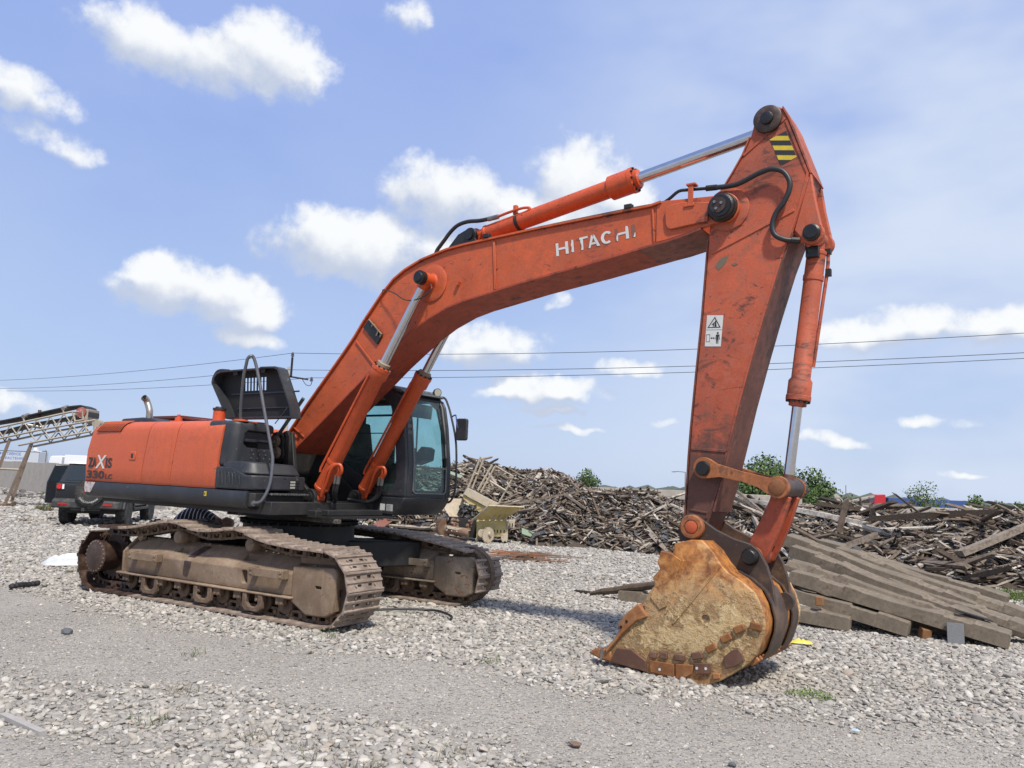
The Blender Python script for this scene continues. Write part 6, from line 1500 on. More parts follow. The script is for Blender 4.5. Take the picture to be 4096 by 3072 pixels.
# gears, roller and drive
def gear(cx, cy_, r, y0, y1, nt, nm, mat, ax='y'):
    P = []
    for k in range(nt):
        a = 2*pi*k/nt
        for da, rr_ in ((-0.3, 0.88), (-0.18, 1), (0.18, 1), (0.3, 0.88)): P.append((cx+r*rr_*cos(a+da*2*pi/nt), cy_+r*rr_*sin(a+da*2*pi/nt)))
    return MB().prism(P, y0, y1)
gm = gear(0, 0, 0.26, -0.06, 0.06, 34, 'big_gear', M_FR); go_ = gm.build('big_gear', M_FR, FD, loc=(-1.23, -0.05, 0.42)); go_.rotation_euler = (0, 0, 1.0)
gm = gear(0, 0, 0.24, -0.02, 0.02, 22, 'sprocket_wheel', M_FB); go_ = gm.build('sprocket_wheel', M_FB, FD, loc=(0.21, -0.62, 0.25)); go_.rotation_euler = (0, 0, 0.75)
cm = MB()
for k in range(6): cm.cyl((0.21+0.13*cos(k*pi/3)*0.73, -0.62-0.13*cos(k*pi/3)*0.0, 0.25+0.13*sin(k*pi/3)), (0.21+0.13*cos(k*pi/3)*0.73, -0.66, 0.25+0.13*sin(k*pi/3)), 0.03, n=8)
MB().cyl((0.02, -0.5, 0.28), (0.30, -0.62, 0.28), 0.075, n=14).build('hub_shaft', M_FB, FD)
MB().cyl((0.02, -0.42, 0.30), (0.02, -0.62, 0.30), 0.12, n=16).build('bearing_housing', M_FB, FD)
MB().tube([fx(560, 1215, -0.3), fx(920, 1255, -0.45)], 0.125, 16).build('feed_roller', M_FR, FD)
fpoly([(590, 1170), (940, 1215), (900, 1245), (600, 1205)], -0.50, -0.20, 'roller_cover', M_FB)
fpoly([(540, 1310), (920, 1370), (930, 1392), (540, 1392)], -0.40, 0.1, 'roller_bed', M_FR)
for x in (600, 670, 745, 820, 880): MB().cyl(fx(x, 1225+(x-600)*0.1, -0.51), fx(x, 1225+(x-600)*0.1, -0.525), 0.016, n=8).build('roller_bolt', M_WHITE, FD)
rr = random.Random(8)
for cxx in (700, 905):
    ch = MB()
    for k in range(16): ch.ico(fx(cxx+rr.uniform(-55, 45), 1120+rr.uniform(-50, 80), -0.15+rr.uniform(-.1, .1)), (0.05, 0.03, 0.045), 1, 0.3, rr)
    o = ch.build('chain_heap', M_FR, FD, smooth=0); o['kind'] = 'stuff'
ch = MB()
for k in range(46): ch.box(fx(880+rr.uniform(-130, 110), 960+rr.uniform(-90, 80), 0.1+rr.uniform(-.1, .2)), (rr.uniform(.05, .22), rr.uniform(.04, .12), rr.uniform(.03, .10)), Matrix.Rotation(rr.uniform(0, 3), 3, 'Y') @ Matrix.Rotation(rr.uniform(0, 3), 3, 'Z'))
o = ch.build('debris_load', M_PAD, FD, smooth=0); o['kind'] = 'stuff'
fpoly([(600, 1050), (1010, 1075), (1010, 1340), (600, 1300)], 0.0, 0.5, 'inner_frame', M_DK)
fpoly([(1460, 1065), (1485, 1060), (1490, 1340), (1465, 1345)], -0.38, 0.5, 'end_flange', M_FB)
fpoly([(1490, 1055), (1582, 1060), (1582, 1160), (1492, 1165)], -0.25, 0.3, 'switch_box', M_FB)
for x in (1512, 1548): fpoly([(x-8, 1095), (x+8, 1095), (x+8, 1150), (x-8, 1150)], -0.253, -0.249, 'box_slot', M_HOLE_SHADE, 0)
fpoly([(1390, 1250), (1485, 1245), (1480, 1370), (1450, 1345), (1420, 1375), (1390, 1320)], -0.5, -0.3, 'foot_bearing', M_FB)
fpoly([(1020, 1330), (1060, 1330), (1050, 1392), (1025, 1392)], -0.45, -0.35, 'support_foot', M_FB)

# ---- small things on the yard
def flat_bars():
    rr = random.Random(21)
    for k in range(34):
        L = rr.uniform(0.5, 1.7); a = radians(30)+rr.gauss(0, 0.22)
        mb = MB(); mb.box((0, 0, 0), (L, 0.035, 0.014)); o = mb.build('scrap_strip', M_FR if k % 3 else M_LINK, smooth=0)
        o.location = (-0.95+rr.gauss(0, 0.38), 8.15+rr.gauss(0, 0.42), 0.05+0.006*k*rr.random()); o.rotation_euler = (rr.gauss(0, .1), rr.gauss(0, 0.05), a)
        tag(o, 'rusty brown flat strip in the loose pile behind the far crawler track', 'metal strip', 'rusty strips on the gravel')
flat_bars()
tag(MB().tube(smoothpath([(1.55, -0.2, 0.045), (1.9, 0.12, 0.06), (2.19, 0.34, 0.055), (2.42, 0.26, 0.06), (2.63, 0.14, 0.05), (2.70, 0.02, 0.03)], 6), 0.016, 8).build('cable', M_RUBBER), 'black rubber cable on gravel between the two tracks', 'cable')
rr = random.Random(6)
def crumple(n_u, n_v, w_, l_, h, seed):
    from mathutils import noise as mn
    mb = MB(); vs = []
    for j in range(n_v+1):
        for i in range(n_u+1):
            u, v = i/n_u-.5, j/n_v-.5; k = max(0, 1-(2*u)**2)*max(0, 1-(2*v)**2)
            z_ = h*k**0.6*(0.55+0.9*abs(mn.noise(Vector((u*4+seed, v*6, 2.0)))))
            vs.append((u*w_*(1+0.2*mn.noise(Vector((v*3, seed, 0)))), v*l_*(1+0.25*mn.noise(Vector((u*3, seed, 5)))), z_))
    mb.add(vs, [(j*(n_u+1)+i, j*(n_u+1)+i+1, (j+1)*(n_u+1)+i+1, (j+1)*(n_u+1)+i) for j in range(n_v) for i in range(n_u)])
    return mb
sk2 = tag(crumple(26, 16, 0.80, 0.46, 0.20, 1.3).build('plastic_sack', plain('white_plastic', (0.50, 0.52, 0.54), 0.5), smooth=50, loc=(-5.45, -0.05, 0.02)), 'crumpled white plastic sack on the gravel behind the final drive', 'sack'); sk2.rotation_euler = (0, 0, radians(55))
bh = MB(); bh.tube(smoothpath([(-3.12, -2.27, 0.05), (-3.13, -2.12, 0.06), (-3.16, -2.0, 0.055), (-3.18, -1.84, 0.06)], 5), [0.03+0.012*abs(sin(i*1.7)) for i in range(16)], 8); tag(bh.build('hose_stub', M_RUBBER, smooth=0), 'short greasy black hose stub on the dusty ground at left', 'hose')
yw = tag(crumple(10, 6, 0.26, 0.10, 0.05, 4.1).build('yellow_wrapper', plain('wrapper_yellow', (0.62, 0.50, 0.06), 0.4), smooth=40, loc=(6.60, 1.66, 0.04)), 'small yellow wrapper on the pebbles right of the bucket', 'wrapper'); yw.rotation_euler = (0, 0, 0.4)
br = tag(crumple(8, 6, 0.06, 0.035, 0.015, 7.7).build('blue_scrap', plain('scrap_blue', (0.36, 0.46, 0.54), 0.6), smooth=40, loc=(7.62, -1.75, 0.03)), 'tiny pale blue scrap on the gravel at lower right', 'scrap')
rr = random.Random(12)
for loc, s, lb in (((0.24, -3.42, 0.02), 0.07, 'fist-sized dark rock alone on the dusty lane at left'), ((7.05, -3.05, 0.012), 0.028, 'small dark flat stone lower right of centre on the dust')):
    tag(MB().ico((0, 0, 0), (s, s*0.8, s*0.6), 2, 0.12, rr).build('rock', worn('dark_rock', (0.10, 0.105, 0.115), rough=0.8, scale=4), smooth=0, loc=loc), lb, 'rock')
stk_ = tag(MB().box((0, 0, 0.02), (0.55, 0.05, 0.03)).build('scrap_board', worn('bleached_board', (0.36, 0.34, 0.32), rough=0.9, scale=3), loc=(2.95, -5.3, -0.002)), 'thin grey board half buried in gravel at lower left corner', 'board'); stk_.rotation_euler = (0, 0.02, -0.05)
tag(MB().prism([(0, 0), (0.06, -0.04), (0.10, -0.02), (0.09, 0.03), (0.04, 0.04)], 0.0, 0.008, 'z').build('rusty_flake', M_FR, loc=(6.02, -3.35, 0.02)), 'flat rusty brown flake on the dust near the bottom edge', 'scrap')

# grass and weeds
def tuft(mb, rr, c, n, h, spread, lean=0.5, wd=0.004):
    for k in range(n):
        a = rr.uniform(0, 2*pi); r = spread*sqrt(rr.random()); b = Vector((c[0]+r*cos(a), c[1]+r*sin(a), c[2])); hh = h*rr.uniform(0.5, 1.1); a2 = rr.uniform(0, 2*pi)
        d = Vector((cos(a2), sin(a2), 0))*hh*lean*rr.random(); s = Vector((-sin(a2), cos(a2), 0))*wd
        m1 = b+d*0.4+Vector((0, 0, hh*0.6)); t_ = b+d+Vector((0, 0, hh))
        mb.add([b-s, b+s, m1+s*0.8, m1-s*0.8, t_], [(0, 1, 2, 3), (3, 2, 4)])
M_GRASS = rnd_island('grass_blade', [(0, (0.06, 0.11, 0.015)), (0.6, (0.10, 0.17, 0.025)), (1, (0.20, 0.22, 0.06))], 0.8, 20)
M_LEAFY = rnd_island('clover_leaf', [(0, (0.07, 0.16, 0.012)), (1, (0.15, 0.26, 0.03))], 0.7, 20)
M_DRY = rnd_island('dry_weed', [(0, (0.12, 0.115, 0.06)), (0.6, (0.22, 0.18, 0.11)), (1, (0.10, 0.14, 0.04))], 0.9, 20)
rr = random.Random(31)
gr = MB(); 
for k in range(900):
    x = rr.uniform(7.3, 12.5); y = 10.3+rr.gauss(0, 0.55)+0.05*(x-8); tuft(gr, rr, (x, y, 0.01), 7, 0.09, 0.10, 0.8, 0.007)
go2 = gr.build('grass', M_GRASS, smooth=0); go2['kind'] = 'stuff'; go2['label'] = 'strip of short green grass in front of the right timber heap'; go2['category'] = 'grass'
cl = MB()
for k in range(420):
    a = rr.uniform(0, 2*pi); r = 0.17*sqrt(rr.random()); p = Vector((7.14+r*cos(a)*1.3, -0.86+r*sin(a)*0.8, 0.02+rr.random()*0.075*(1.2-r/0.17))); u = Vector((rr.gauss(0, 1), rr.gauss(0, 1), rr.gauss(0, .5))).normalized(); v = u.cross(Vector((rr.gauss(0, .4), rr.gauss(0, .4), 1))).normalized(); s = rr.uniform(.007, .013)
    cl.add([p-u*s, p+v*s*0.6, p+u*s, p-v*s*0.6], [(0, 1, 2, 3)])
tag(cl.build('green_weed', M_LEAFY, smooth=0), 'bright green leafy weed clump on gravel below the bucket', 'weed')
WEEDS = [((3.05, -4.15), 0.10, 'sparse dry weed on the gravel bank near the left edge'), ((3.5, -4.75), 0.09, 'low green weed tuft on the left gravel bank'), ((4.35, -4.55), 0.12, 'thin dry weed at the top of the foreground gravel bank'), ((4.9, -4.55), 0.12, 'dry upright weed stalks in the middle of the foreground bank'), ((5.3, -4.60), 0.16, 'tall thin weed stalk among the large foreground stones'), ((5.55, -4.05), 0.10, 'grey-green weed at the bank edge near picture centre'), ((6.55, -3.9), 0.12, 'spindly dark weed at the bottom edge right of centre'), ((2.0, -3.2), 0.10, 'small green grass tuft on the dusty lane at left'), ((2.3, -1.75), 0.12, 'small grass tuft beside the near track front'), ((4.3, -1.6), 0.11, 'thin grass blades on the gravel before the bucket tooth')]
for i, ((x, y), h, lb) in enumerate(WEEDS):
    mb = MB(); tuft(mb, rr, (x, y, 0.0), 34, h*0.8, 0.13, 2.2, 0.0022)
    tag(mb.build('weed', M_GRASS if i in (1, 7, 8, 9) else M_DRY, smooth=0), lb, 'weed')

# ---- trees: trunk, limbs and a crown of many leaf faces
def leaf_mat(name, a, b, c): return rnd_island(name, [(0, a), (0.5, b), (1, c)], 0.75, 3)
M_LEAF = leaf_mat('tree_leaf', (0.040, 0.078, 0.016), (0.068, 0.125, 0.026), (0.105, 0.175, 0.042))
M_LEAF2 = leaf_mat('feathery_leaf', (0.05, 0.085, 0.02), (0.085, 0.14, 0.03), (0.14, 0.19, 0.05))
M_BARK = worn('bark', (0.09, 0.07, 0.05), rough=0.9, bumpy=0.5)
def tree(loc, h, rx, label, seed, lobes, leaf=0.16, n=2600, mat=None, low=0.25, rough_=1.0):
    rr = random.Random(seed); T = thing('tree', label, 'tree', loc, 0, 'trees beyond the yard')
    tk_ = MB(); tk_.tube([(0, 0, 0), (0.05, 0.02, h*0.3), (0.0, 0.05, h*0.62)], [h*0.03, h*0.022, h*0.008], 8)
    cents = []
    for k in range(lobes):
        a = rr.uniform(0, 2*pi); r = rx*0.62*sqrt(rr.random()); z_ = h*(low+0.12+(0.80-low-0.12)*rr.random()*(1-0.35*r/rx))
        s = rx*rr.uniform(0.28, 0.5); cents.append((Vector((r*cos(a), r*sin(a), z_)), s))
        tk_.tube([(0, 0, h*rr.uniform(0.12, 0.4)), (r*cos(a)*0.5, r*sin(a)*0.5, z_*0.75), (r*cos(a), r*sin(a), z_)], [h*0.014, h*0.009, h*0.004], 5)
    tk_.build('trunk', M_BARK, T, smooth=0)
    cents.append((Vector((0, 0, h*0.78)), rx*0.42)); cents.append((Vector((0, 0, h*0.5)), rx*0.6))
    cr = MB(); tot = sum(s*s for _, s in cents)
    for c, s in cents:
        for k in range(int(n*s*s/tot)):
            d = Vector((rr.gauss(0, 1), rr.gauss(0, 1), rr.gauss(0, 1))).normalized(); rad = s*(0.45+0.60*rr.random()**0.6)*(1+0.25*rr.random()*rough_)
            p = c+Vector((d.x*rad, d.y*rad, d.z*rad*0.85))
            u = Vector((rr.gauss(0, 1), rr.gauss(0, 1), rr.gauss(0, 1))).normalized(); v = u.cross(d+Vector((.01, .02, .03))); v = v.normalized() if v.length > 1e-3 else Vector((0, 0, 1))
            q = leaf*rr.uniform(0.6, 1.3); cr.add([p-u*q*0.5, p+v*q*0.32, p+u*q*0.5, p-v*q*0.32], [(0, 1, 2, 3)])
    cr.build('crown', mat or M_LEAF, T, smooth=0)
tree((-5.7, 54.0, 0), 4.9, 3.1, 'large round green tree behind the bucket cylinder rod', 1, 14, 0.24, 7500, low=0.1)
tree((-2.5, 55.0, 0), 4.3, 2.1, 'smaller green tree right of the bucket cylinder rod', 2, 10, 0.22, 4200, low=0.1)
tree((-8.6, 52.5, 0), 3.9, 2.0, 'low green tree showing left of the bucket cylinder, beside the arm', 3, 7, 0.22, 2000, low=0.1)
tree((-13.0, 37.3, 0), 3.4, 1.0, 'bushy green tree top over the left timber heap', 4, 6, 0.15, 1500, low=0.3)
tree((-14.9, 38.5, 0), 2.9, 0.8, 'small green tree top left of the bushy one over the heap', 5, 5, 0.13, 800, low=0.3)
tree((-25.9, 41.5, 0), 3.5, 1.7, 'green tree half hidden behind the cab handrail', 6, 7, 0.18, 1800, low=0.2)
tree((-23.2, 43.0, 0), 2.5, 1.2, 'low green bush right of the cab handrail behind the heap', 7, 5, 0.16, 1100, low=0.2)
tree((5.8, 42.8, 0), 3.3, 1.2, 'feathery pale green tree in front of the blue trailer', 8, 9, 0.13, 1300, M_LEAF2, 0.25, 2.0)
tree((-0.2, 57.0, 0), 2.2, 1.3, 'small leafy bush left of the red truck cab', 9, 6, 0.2, 700, low=0.3)
tree((8.0, 74.0, 0), 2.9, 1.4, 'distant green tree right of the blue trailer', 10, 6, 0.25, 1100, low=0.2)
tree((9.8, 75.0, 0), 2.4, 1.1, 'second distant green tree right of the blue trailer', 12, 5, 0.25, 800, low=0.2)
tree((11.3, 75.5, 0), 2.5, 1.0, 'last distant green tree towards the right picture edge', 13, 5, 0.25, 700, low=0.2)
# distant wooded edge on the horizon
rr = random.Random(55); hz = MB()
for k in range(900):
    a = rr.uniform(-1.35, 0.35); d = rr.uniform(420, 520); s = rr.uniform(2.0, 5.5); hz.ico((8.5+d*sin(a), -8.4+d*cos(a), s*0.25), (s*1.6, s*1.6, s*rr.uniform(.5, .9)), 1, 0.25, rr)
ho_ = hz.build('distant_woods', leaf_mat('far_woods', (0.06, 0.08, 0.06), (0.085, 0.105, 0.08), (0.11, 0.13, 0.10)), smooth=0); ho_['kind'] = 'stuff'; ho_['label'] = 'low hazy line of distant trees along the horizon'; ho_['category'] = 'woods'

# ---- power pole and wires
PO = thing('utility_pole', 'grey concrete utility pole with three insulators behind the raised hood', 'utility pole', (-25.9, 24.0, 0))
mb = MB(); mb.tube([(0.25, 0.1, 0), (-0.12, -0.02, 8.05)], [0.19, 0.115], 4); mb.build('pole_shaft', M_CONC, PO, smooth=0)
MB().box((0.12, 0, 8.05), (0.09, 0.09, 1.1)).build('pole_top_bracket', M_DK, PO)
MB().tube([(-0.55, -0.25, 7.55), (0.95, 0.55, 7.35)], 0.055, 6).build('cross_arm', M_DK, PO)
for p in ((0.12, 0, 8.62), (-0.95, -0.5, 7.62), (1.15, 0.62, 7.22)):
    MB().lathe(p, (0, 0, 1), [(0, 0.03), (0.05, 0.10), (0.09, 0.10), (0.10, 0.05), (0.15, 0.09), (0.19, 0.09), (0.22, 0.04), (0.27, 0.05)], 10).build('insulator', worn('glazed_insulator', (0.10, 0.11, 0.13), rough=0.3), PO)
MB().tube(smoothpath([(0.6, 0.4, 7.4), (0.85, 0.5, 7.05), (1.1, 0.6, 7.0), (1.2, 0.62, 7.2)], 4), 0.02, 5).build('jumper_wire', M_DK, PO)
def wire(a, b, sag, label):
    a, b = Vector(a), Vector(b); P = [a.lerp(b, k/24)-Vector((0, 0, sag*4*(k/24)*(1-k/24))) for k in range(25)]
    tag(MB().tube(P, 0.014, 5, caps=False).build('overhead_wire', M_DK), label, 'wire', 'overhead wires')
px_, py_ = -25.9, 24.0
wire((-65.08, 27.63, 8.96), (px_+0.12, py_, 8.85), 0.25, 'topmost overhead wire left of the utility pole')
wire((-65.1, 27.5, 8.22), (px_-0.95, py_-0.5, 7.85), 0.25, 'middle overhead wire left of the utility pole')
wire((-65.1, 28.3, 8.12), (px_+1.15, py_+0.62, 7.45), 0.25, 'lowest overhead wire left of the utility pole')
wire((px_+0.12, py_, 8.85), (14.0, 31.0, 9.2), 0.45, 'topmost overhead wire running right behind boom and arm')
wire((px_-0.95, py_-0.5, 7.85), (14.0, 30.6, 8.28), 0.38, 'middle overhead wire running right behind boom and arm')
wire((px_+1.15, py_+0.62, 7.45), (14.0, 31.4, 8.18), 0.30, 'lowest overhead wire running right behind boom and arm')

def post(loc, h, label, arm=0.0, r=0.07):
    mb = MB(); mb.tube([(0, 0, 0), (0, 0, h)], [r, r*0.7], 6)
    if arm: mb.tube([(0, 0, h), (-arm*0.6, -arm*0.3, h+0.06), (-arm, -arm*0.5, h)], r*0.6, 5); mb.box((-arm, -arm*0.5, h-0.03), (0.5, 0.3, 0.10))
    tag(mb.build('lamp_post', M_STEEL, smooth=0, loc=loc), label, 'lamp post')
post((-30.3, 109.3, 0), 5.0, 'thin lamp post standing left of the arm above the wall', 1.6, 0.10)
post((-7.8, 111.0, 0), 3.9, 'thin dark pole left of the red truck', 0, 0.08)
post((-0.9, 168.0, 0), 4.6, 'short lamp post between the red cab and blue trailer', 0.8, 0.1)
post((13.1, 95.0, 0), 3.6, 'dark post near the right picture edge over the heap', 0.3, 0.09)
post((-92.2, 47.4, 0), 3.55, 'slim light mast between the billboard trailer and white truck', 0.25, 0.09)

# ---- trucks far off
def quad_box(mb, c, s): return mb.box(c, s)
M_TRED = plain('truck_red', (0.42, 0.022, 0.03), 0.35); M_TBLU = plain('trailer_blue', (0.035, 0.075, 0.22), 0.5); M_TWHT = plain('truck_white', (0.75, 0.76, 0.78), 0.35)
M_DGL = plain('dark_glass', (0.02, 0.028, 0.035), 0.12)
M_TYRE = worn('tyre_rubber', (0.035, 0.034, 0.033), dirt=(0.20, 0.185, 0.165), dirt_amt=0.75, rough=0.9, bumpy=0.5, scale=3)
def lorry(name, label, loc, rz, cab_mat, tr_mat, L, hz_, ribs):
    T = thing(name, label, 'truck', loc, rz)
    MB().prism([(-1.1, 0.8), (1.15, 0.8), (1.15, 2.0), (1.0, 3.05), (0.75, 3.25), (-0.9, 3.35), (-1.1, 3.2)], -1.2, 1.2).build('truck_cab', cab_mat, T, bevel=0.08)
    MB().prism([(1.16, 1.95), (1.03, 2.85), (1.0, 2.85), (1.13, 1.95)], -1.05, 1.05).build('windscreen', M_DGL, T)
    MB().prism([(0.05, 1.9), (0.95, 1.9), (0.85, 2.75), (0.05, 2.75)], -1.215, -1.20).build('side_window', M_DGL, T)
    MB().box2((0.75, -1.45, 1.9), (0.95, -1.25, 2.7)).build('side_mirror', M_DGL, T)
    MB().box2((-1.6-L, -1.25, 1.15), (-1.6, 1.25, hz_)).build('trailer', tr_mat, T, bevel=0.03)
    for k in range(ribs): MB().box2((-1.7-L*(k+0.5)/ribs, -1.29, 1.2), (-1.62-L*(k+0.5)/ribs, -1.25, hz_-0.05)).build('trailer_rib', tr_mat, T)
    for x in (0.5, -2.4, -L, -L+1.4):
        for y in (-1.0, 1.0): MB().lathe((x, y-0.15, 0.5), (0, 1, 0), [(0, 0.3), (0, 0.5), (0.3, 0.5), (0.3, 0.3)], 16).build('wheel', M_TYRE, T)
    return T
lorry('lorry', 'red lorry with long blue trailer beyond the right wall', (-9.6, 168.0, 0), radians(180+28), M_TRED, M_TBLU, 15.5, 2.75, 14)
lorry('lorry', 'white lorry parked beyond the left wall above the off-roader', (-130.5, 71.0, 0.25), radians(180+30), M_TWHT, M_TWHT, 9.0, 3.55, 0)
BT = thing('billboard_trailer', 'pale box trailer with blue Cyrillic lettering beyond the left wall', 'trailer', (-123.3, 63.6, 0), radians(30.5))
MB().box2((-14.0, 0, 1.0), (0, 2.4, 3.95)).build('trailer_box', plain('trailer_grey', (0.46, 0.50, 0.55), 0.5), BT, bevel=0.03)
MB().box2((-14.0, -0.02, 3.85), (0, 0, 3.97)).build('trailer_rail', plain('rail_dark', (0.12, 0.14, 0.17), 0.5), BT)
MB().box2((-0.12, -0.02, 1.0), (0, 0, 3.84)).build('trailer_edge', plain('edge_dark', (0.25, 0.27, 0.30), 0.5), BT)
for x in (-2, -3.4, -11): MB().lathe((x, 0.1, 0.5), (0, 1, 0), [(0, 0.3), (0, 0.5), (0.35, 0.5), (0.35, 0.3)], 16).build('wheel', M_TYRE, BT)
M_TXB = plain('print_blue', (0.035, 0.13, 0.42), 0.5)
for s, x1, z0, w_, h in (('ЭФФЕКТИВНОЕ', -3.05, 3.20, 4.5, 0.52), ('ПИТАНИЕ РАСТЕНИЙ', -2.35, 2.55, 6.3, 0.52)):
    o = lettering(s, x1-w_, z0, w_, h, -0.012, M_TXB, 'lettering', BT, 0.01)
CR = thing('white_cross', 'white cross-shaped marker rising behind the billboard trailer', 'cross', (-174.9, 90.8, 0), radians(30.5))
MB().box2((-0.35, -0.3, 0), (0.45, 0.3, 5.75)).box2((-1.2, -0.3, 4.35), (1.3, 0.3, 5.0)).box2((-0.9, -0.3, 3.4), (1.0, 0.3, 4.3)).build('cross_body', M_TWHT, CR)

# ---- black off-roader
JP = thing('offroad_car', 'black off-road car with white roof and its driver door open behind the excavator', 'car', (-15.05, 6.35, 0), radians(131))
M_JB = plain('car_black', (0.018, 0.020, 0.025), 0.25); M_JP = worn('car_plastic', (0.035, 0.036, 0.038), dirt=(0.17, 0.16, 0.14), dirt_amt=0.5, rough=0.7)
side_p = [(-0.86, 0.62), (-0.92, 0.80), (-0.92, 1.22), (-0.86, 1.26), (3.25, 1.20), (3.45, 1.05), (3.48, 0.62), (3.2, 0.55), (-0.5, 0.55)]
body = MB(); body.prism(side_p, -0.90, 0.90); body.build('car_body', M_JB, JP, bevel=0.05, seg=3)
gh_ = MB()
lo_ = [(-0.86, 1.25), (1.55, 1.25)]; 
def ghv(x, y, z_): return (x, y, z_)
V = [ghv(-0.87, -0.86, 1.25), ghv(1.95, -0.86, 1.25), ghv(1.40, -0.72, 1.80), ghv(-0.62, -0.72, 1.82), ghv(-0.87, 0.86, 1.25), ghv(1.95, 0.86, 1.25), ghv(1.40, 0.72, 1.80), ghv(-0.62, 0.72, 1.82)]
gh_.add(V, [(0, 1, 2, 3), (7, 6, 5, 4), (0, 3, 7, 4), (1, 5, 6, 2), (3, 2, 6, 7), (4, 5, 1, 0)]); gh_.build('greenhouse', M_JB, JP, bevel=0.03)
MB().add([(-0.845, -0.70, 1.33), (-0.845, 0.70, 1.33), (-0.665, 0.62, 1.75), (-0.665, -0.62, 1.75)], [(0, 3, 2, 1)]).build('rear_window', M_DGL, JP)
MB().add([(0.0, -0.846, 1.33), (1.5, -0.846, 1.33), (1.2, -0.748, 1.73), (0.0, -0.748, 1.73)], [(0, 1, 2, 3)]).build('side_window', M_DGL, JP)
rf2 = MB(); rf2.prism([(-0.68, 1.825), (1.38, 1.805), (1.30, 1.875), (0.6, 1.90), (-0.60, 1.895)], -0.74, 0.74); rf2.build('roof', M_TWHT, JP, bevel=0.03)
MB().prism([(-1.08, 0.52), (-1.08, 0.74), (-0.94, 0.80), (-0.70, 0.80), (-0.70, 0.52)], -0.93, 0.93).build('bumper', M_JP, JP, bevel=0.04)
for y in (-0.62, 0.62): MB().box2((-1.095, y-0.13, 0.62), (-1.075, y+0.13, 0.67)).build('reflector', M_RED, JP)
for y in (-0.78, 0.78):
    MB().box2((-0.945, y-0.12, 1.04), (-0.90, y+0.12, 1.24)).build('tail_lamp', M_JP, JP, bevel=0.02)
    MB().lathe((-0.945, y+0.02, 1.14), (-1, 0, 0), [(0, 0.075), (0.02, 0.07)], 16).build('lamp_red', plain('lamp_red_lens', (0.55, 0.02, 0.02), 0.2), JP)
    MB().box2((-0.955, y-0.115 if y < 0 else y-0.115, 1.07), (-0.944, y-0.06, 1.21)).build('lamp_clear', M_TWHT, JP)
MB().tube([(-1.0, -0.4, 0.50), (-1.0, 0.4, 0.50)], 0.045, 6).box((-1.12, 0, 0.50), (0.24, 0.08, 0.09)).build('tow_bar', M_JP, JP)
MB().box2((-0.5, -0.7, 0.36), (3.0, 0.7, 0.56)).build('chassis', M_DK, JP)
MB().tube([(0.0, -0.8, 0.40), (0.0, 0.8, 0.40)], 0.07, 8).ico((0.0, 0.05, 0.40), 0.17, 2).build('rear_axle', M_DK, JP)
def wheel(parent, loc, axis, r=0.415, w_=0.29):
    ax = Vector(axis)
    mb = MB(); mb.lathe(Vector(loc)-ax*w_/2, axis, [(0, r*0.62), (0.0, r*0.90), (0.035, r*0.985), (w_-0.035, r*0.985), (w_, r*0.90), (w_, r*0.62)], 32)
    a = ax.orthogonal().normalized(); b = ax.cross(a)
    for k in range(26):
        for s in (-1, 0, 1):
            an = 2*pi*(k+0.5*(s == 0))/26; d = a*cos(an)+b*sin(an); t_ = ax.cross(d)
            R3 = Matrix((t_, ax, d)).transposed(); mb.box(Vector(loc)+d*r*0.985+ax*s*w_*0.33, (r*0.17, w_*0.27, r*0.045), R3)
    o = mb.build('wheel', M_TYRE, parent, smooth=30)
    rm = MB(); rm.lathe(Vector(loc)-ax*w_*0.40, axis, [(0, r*0.60), (0.0, r*0.55), (w_*0.35, r*0.5), (w_*0.36, 0.03)], 24)
    rm.build('rim', worn('rim_grey', (0.16, 0.165, 0.17), rough=0.5), o)
    return o
for x in (0, 2.69):
    for s in (-1, 1): wheel(JP, (x, s*0.80, 0.415), (0, -s, 0))
sp_w = wheel(JP, (-1.08, -0.12, 1.02), (1, 0, 0), 0.40, 0.26)
o = lettering('DISCOVERER', -0.3, 0, 0.6, 0.05, 0, M_WHITE, 'lettering', JP, 0.0)
for v in o.data.vertices:
    t_ = (v.co.x+0.3)/0.6; rad = 0.285+v.co.z*0.9; an = radians(215+110*t_); v.co = (-1.214, -0.12-rad*cos(an), 1.02+rad*sin(an))
# flared arches
for x in (0, 2.69):
    for s in (-1, 1):
        mb = MB(); P = arc(x, 0.42, 0.52, 10, 170, 10); mb.strip(P, s*0.70, s*0.955, 0.05, -1); mb.build('wheel_arch', M_JP, JP)
MB().box2((0.55, -0.98, 0.46), (2.15, -0.86, 0.53)).build('side_step', M_JP, JP)
dr = MB(); dr.prism([(0, 0.52), (1.2, 0.55), (1.2, 1.20), (1.02, 1.78), (0.30, 1.78), (0, 1.22)], -0.05, 0.05); do = dr.build('open_door', M_JB, JP, bevel=0.02); do.location = (1.9, 0.92, 0); do.rotation_euler = (0, 0, radians(118))
MB().prism([(0.12, 1.25), (1.12, 1.25), (0.96, 1.72), (0.34, 1.72)], -0.053, 0.053).build('door_window', M_DGL, do)
MB().prism(arc(0.45, 0.82, 0.17, 0, 360, 18)[:-1], 0.051, 0.06).build('door_speaker', M_JP, do)

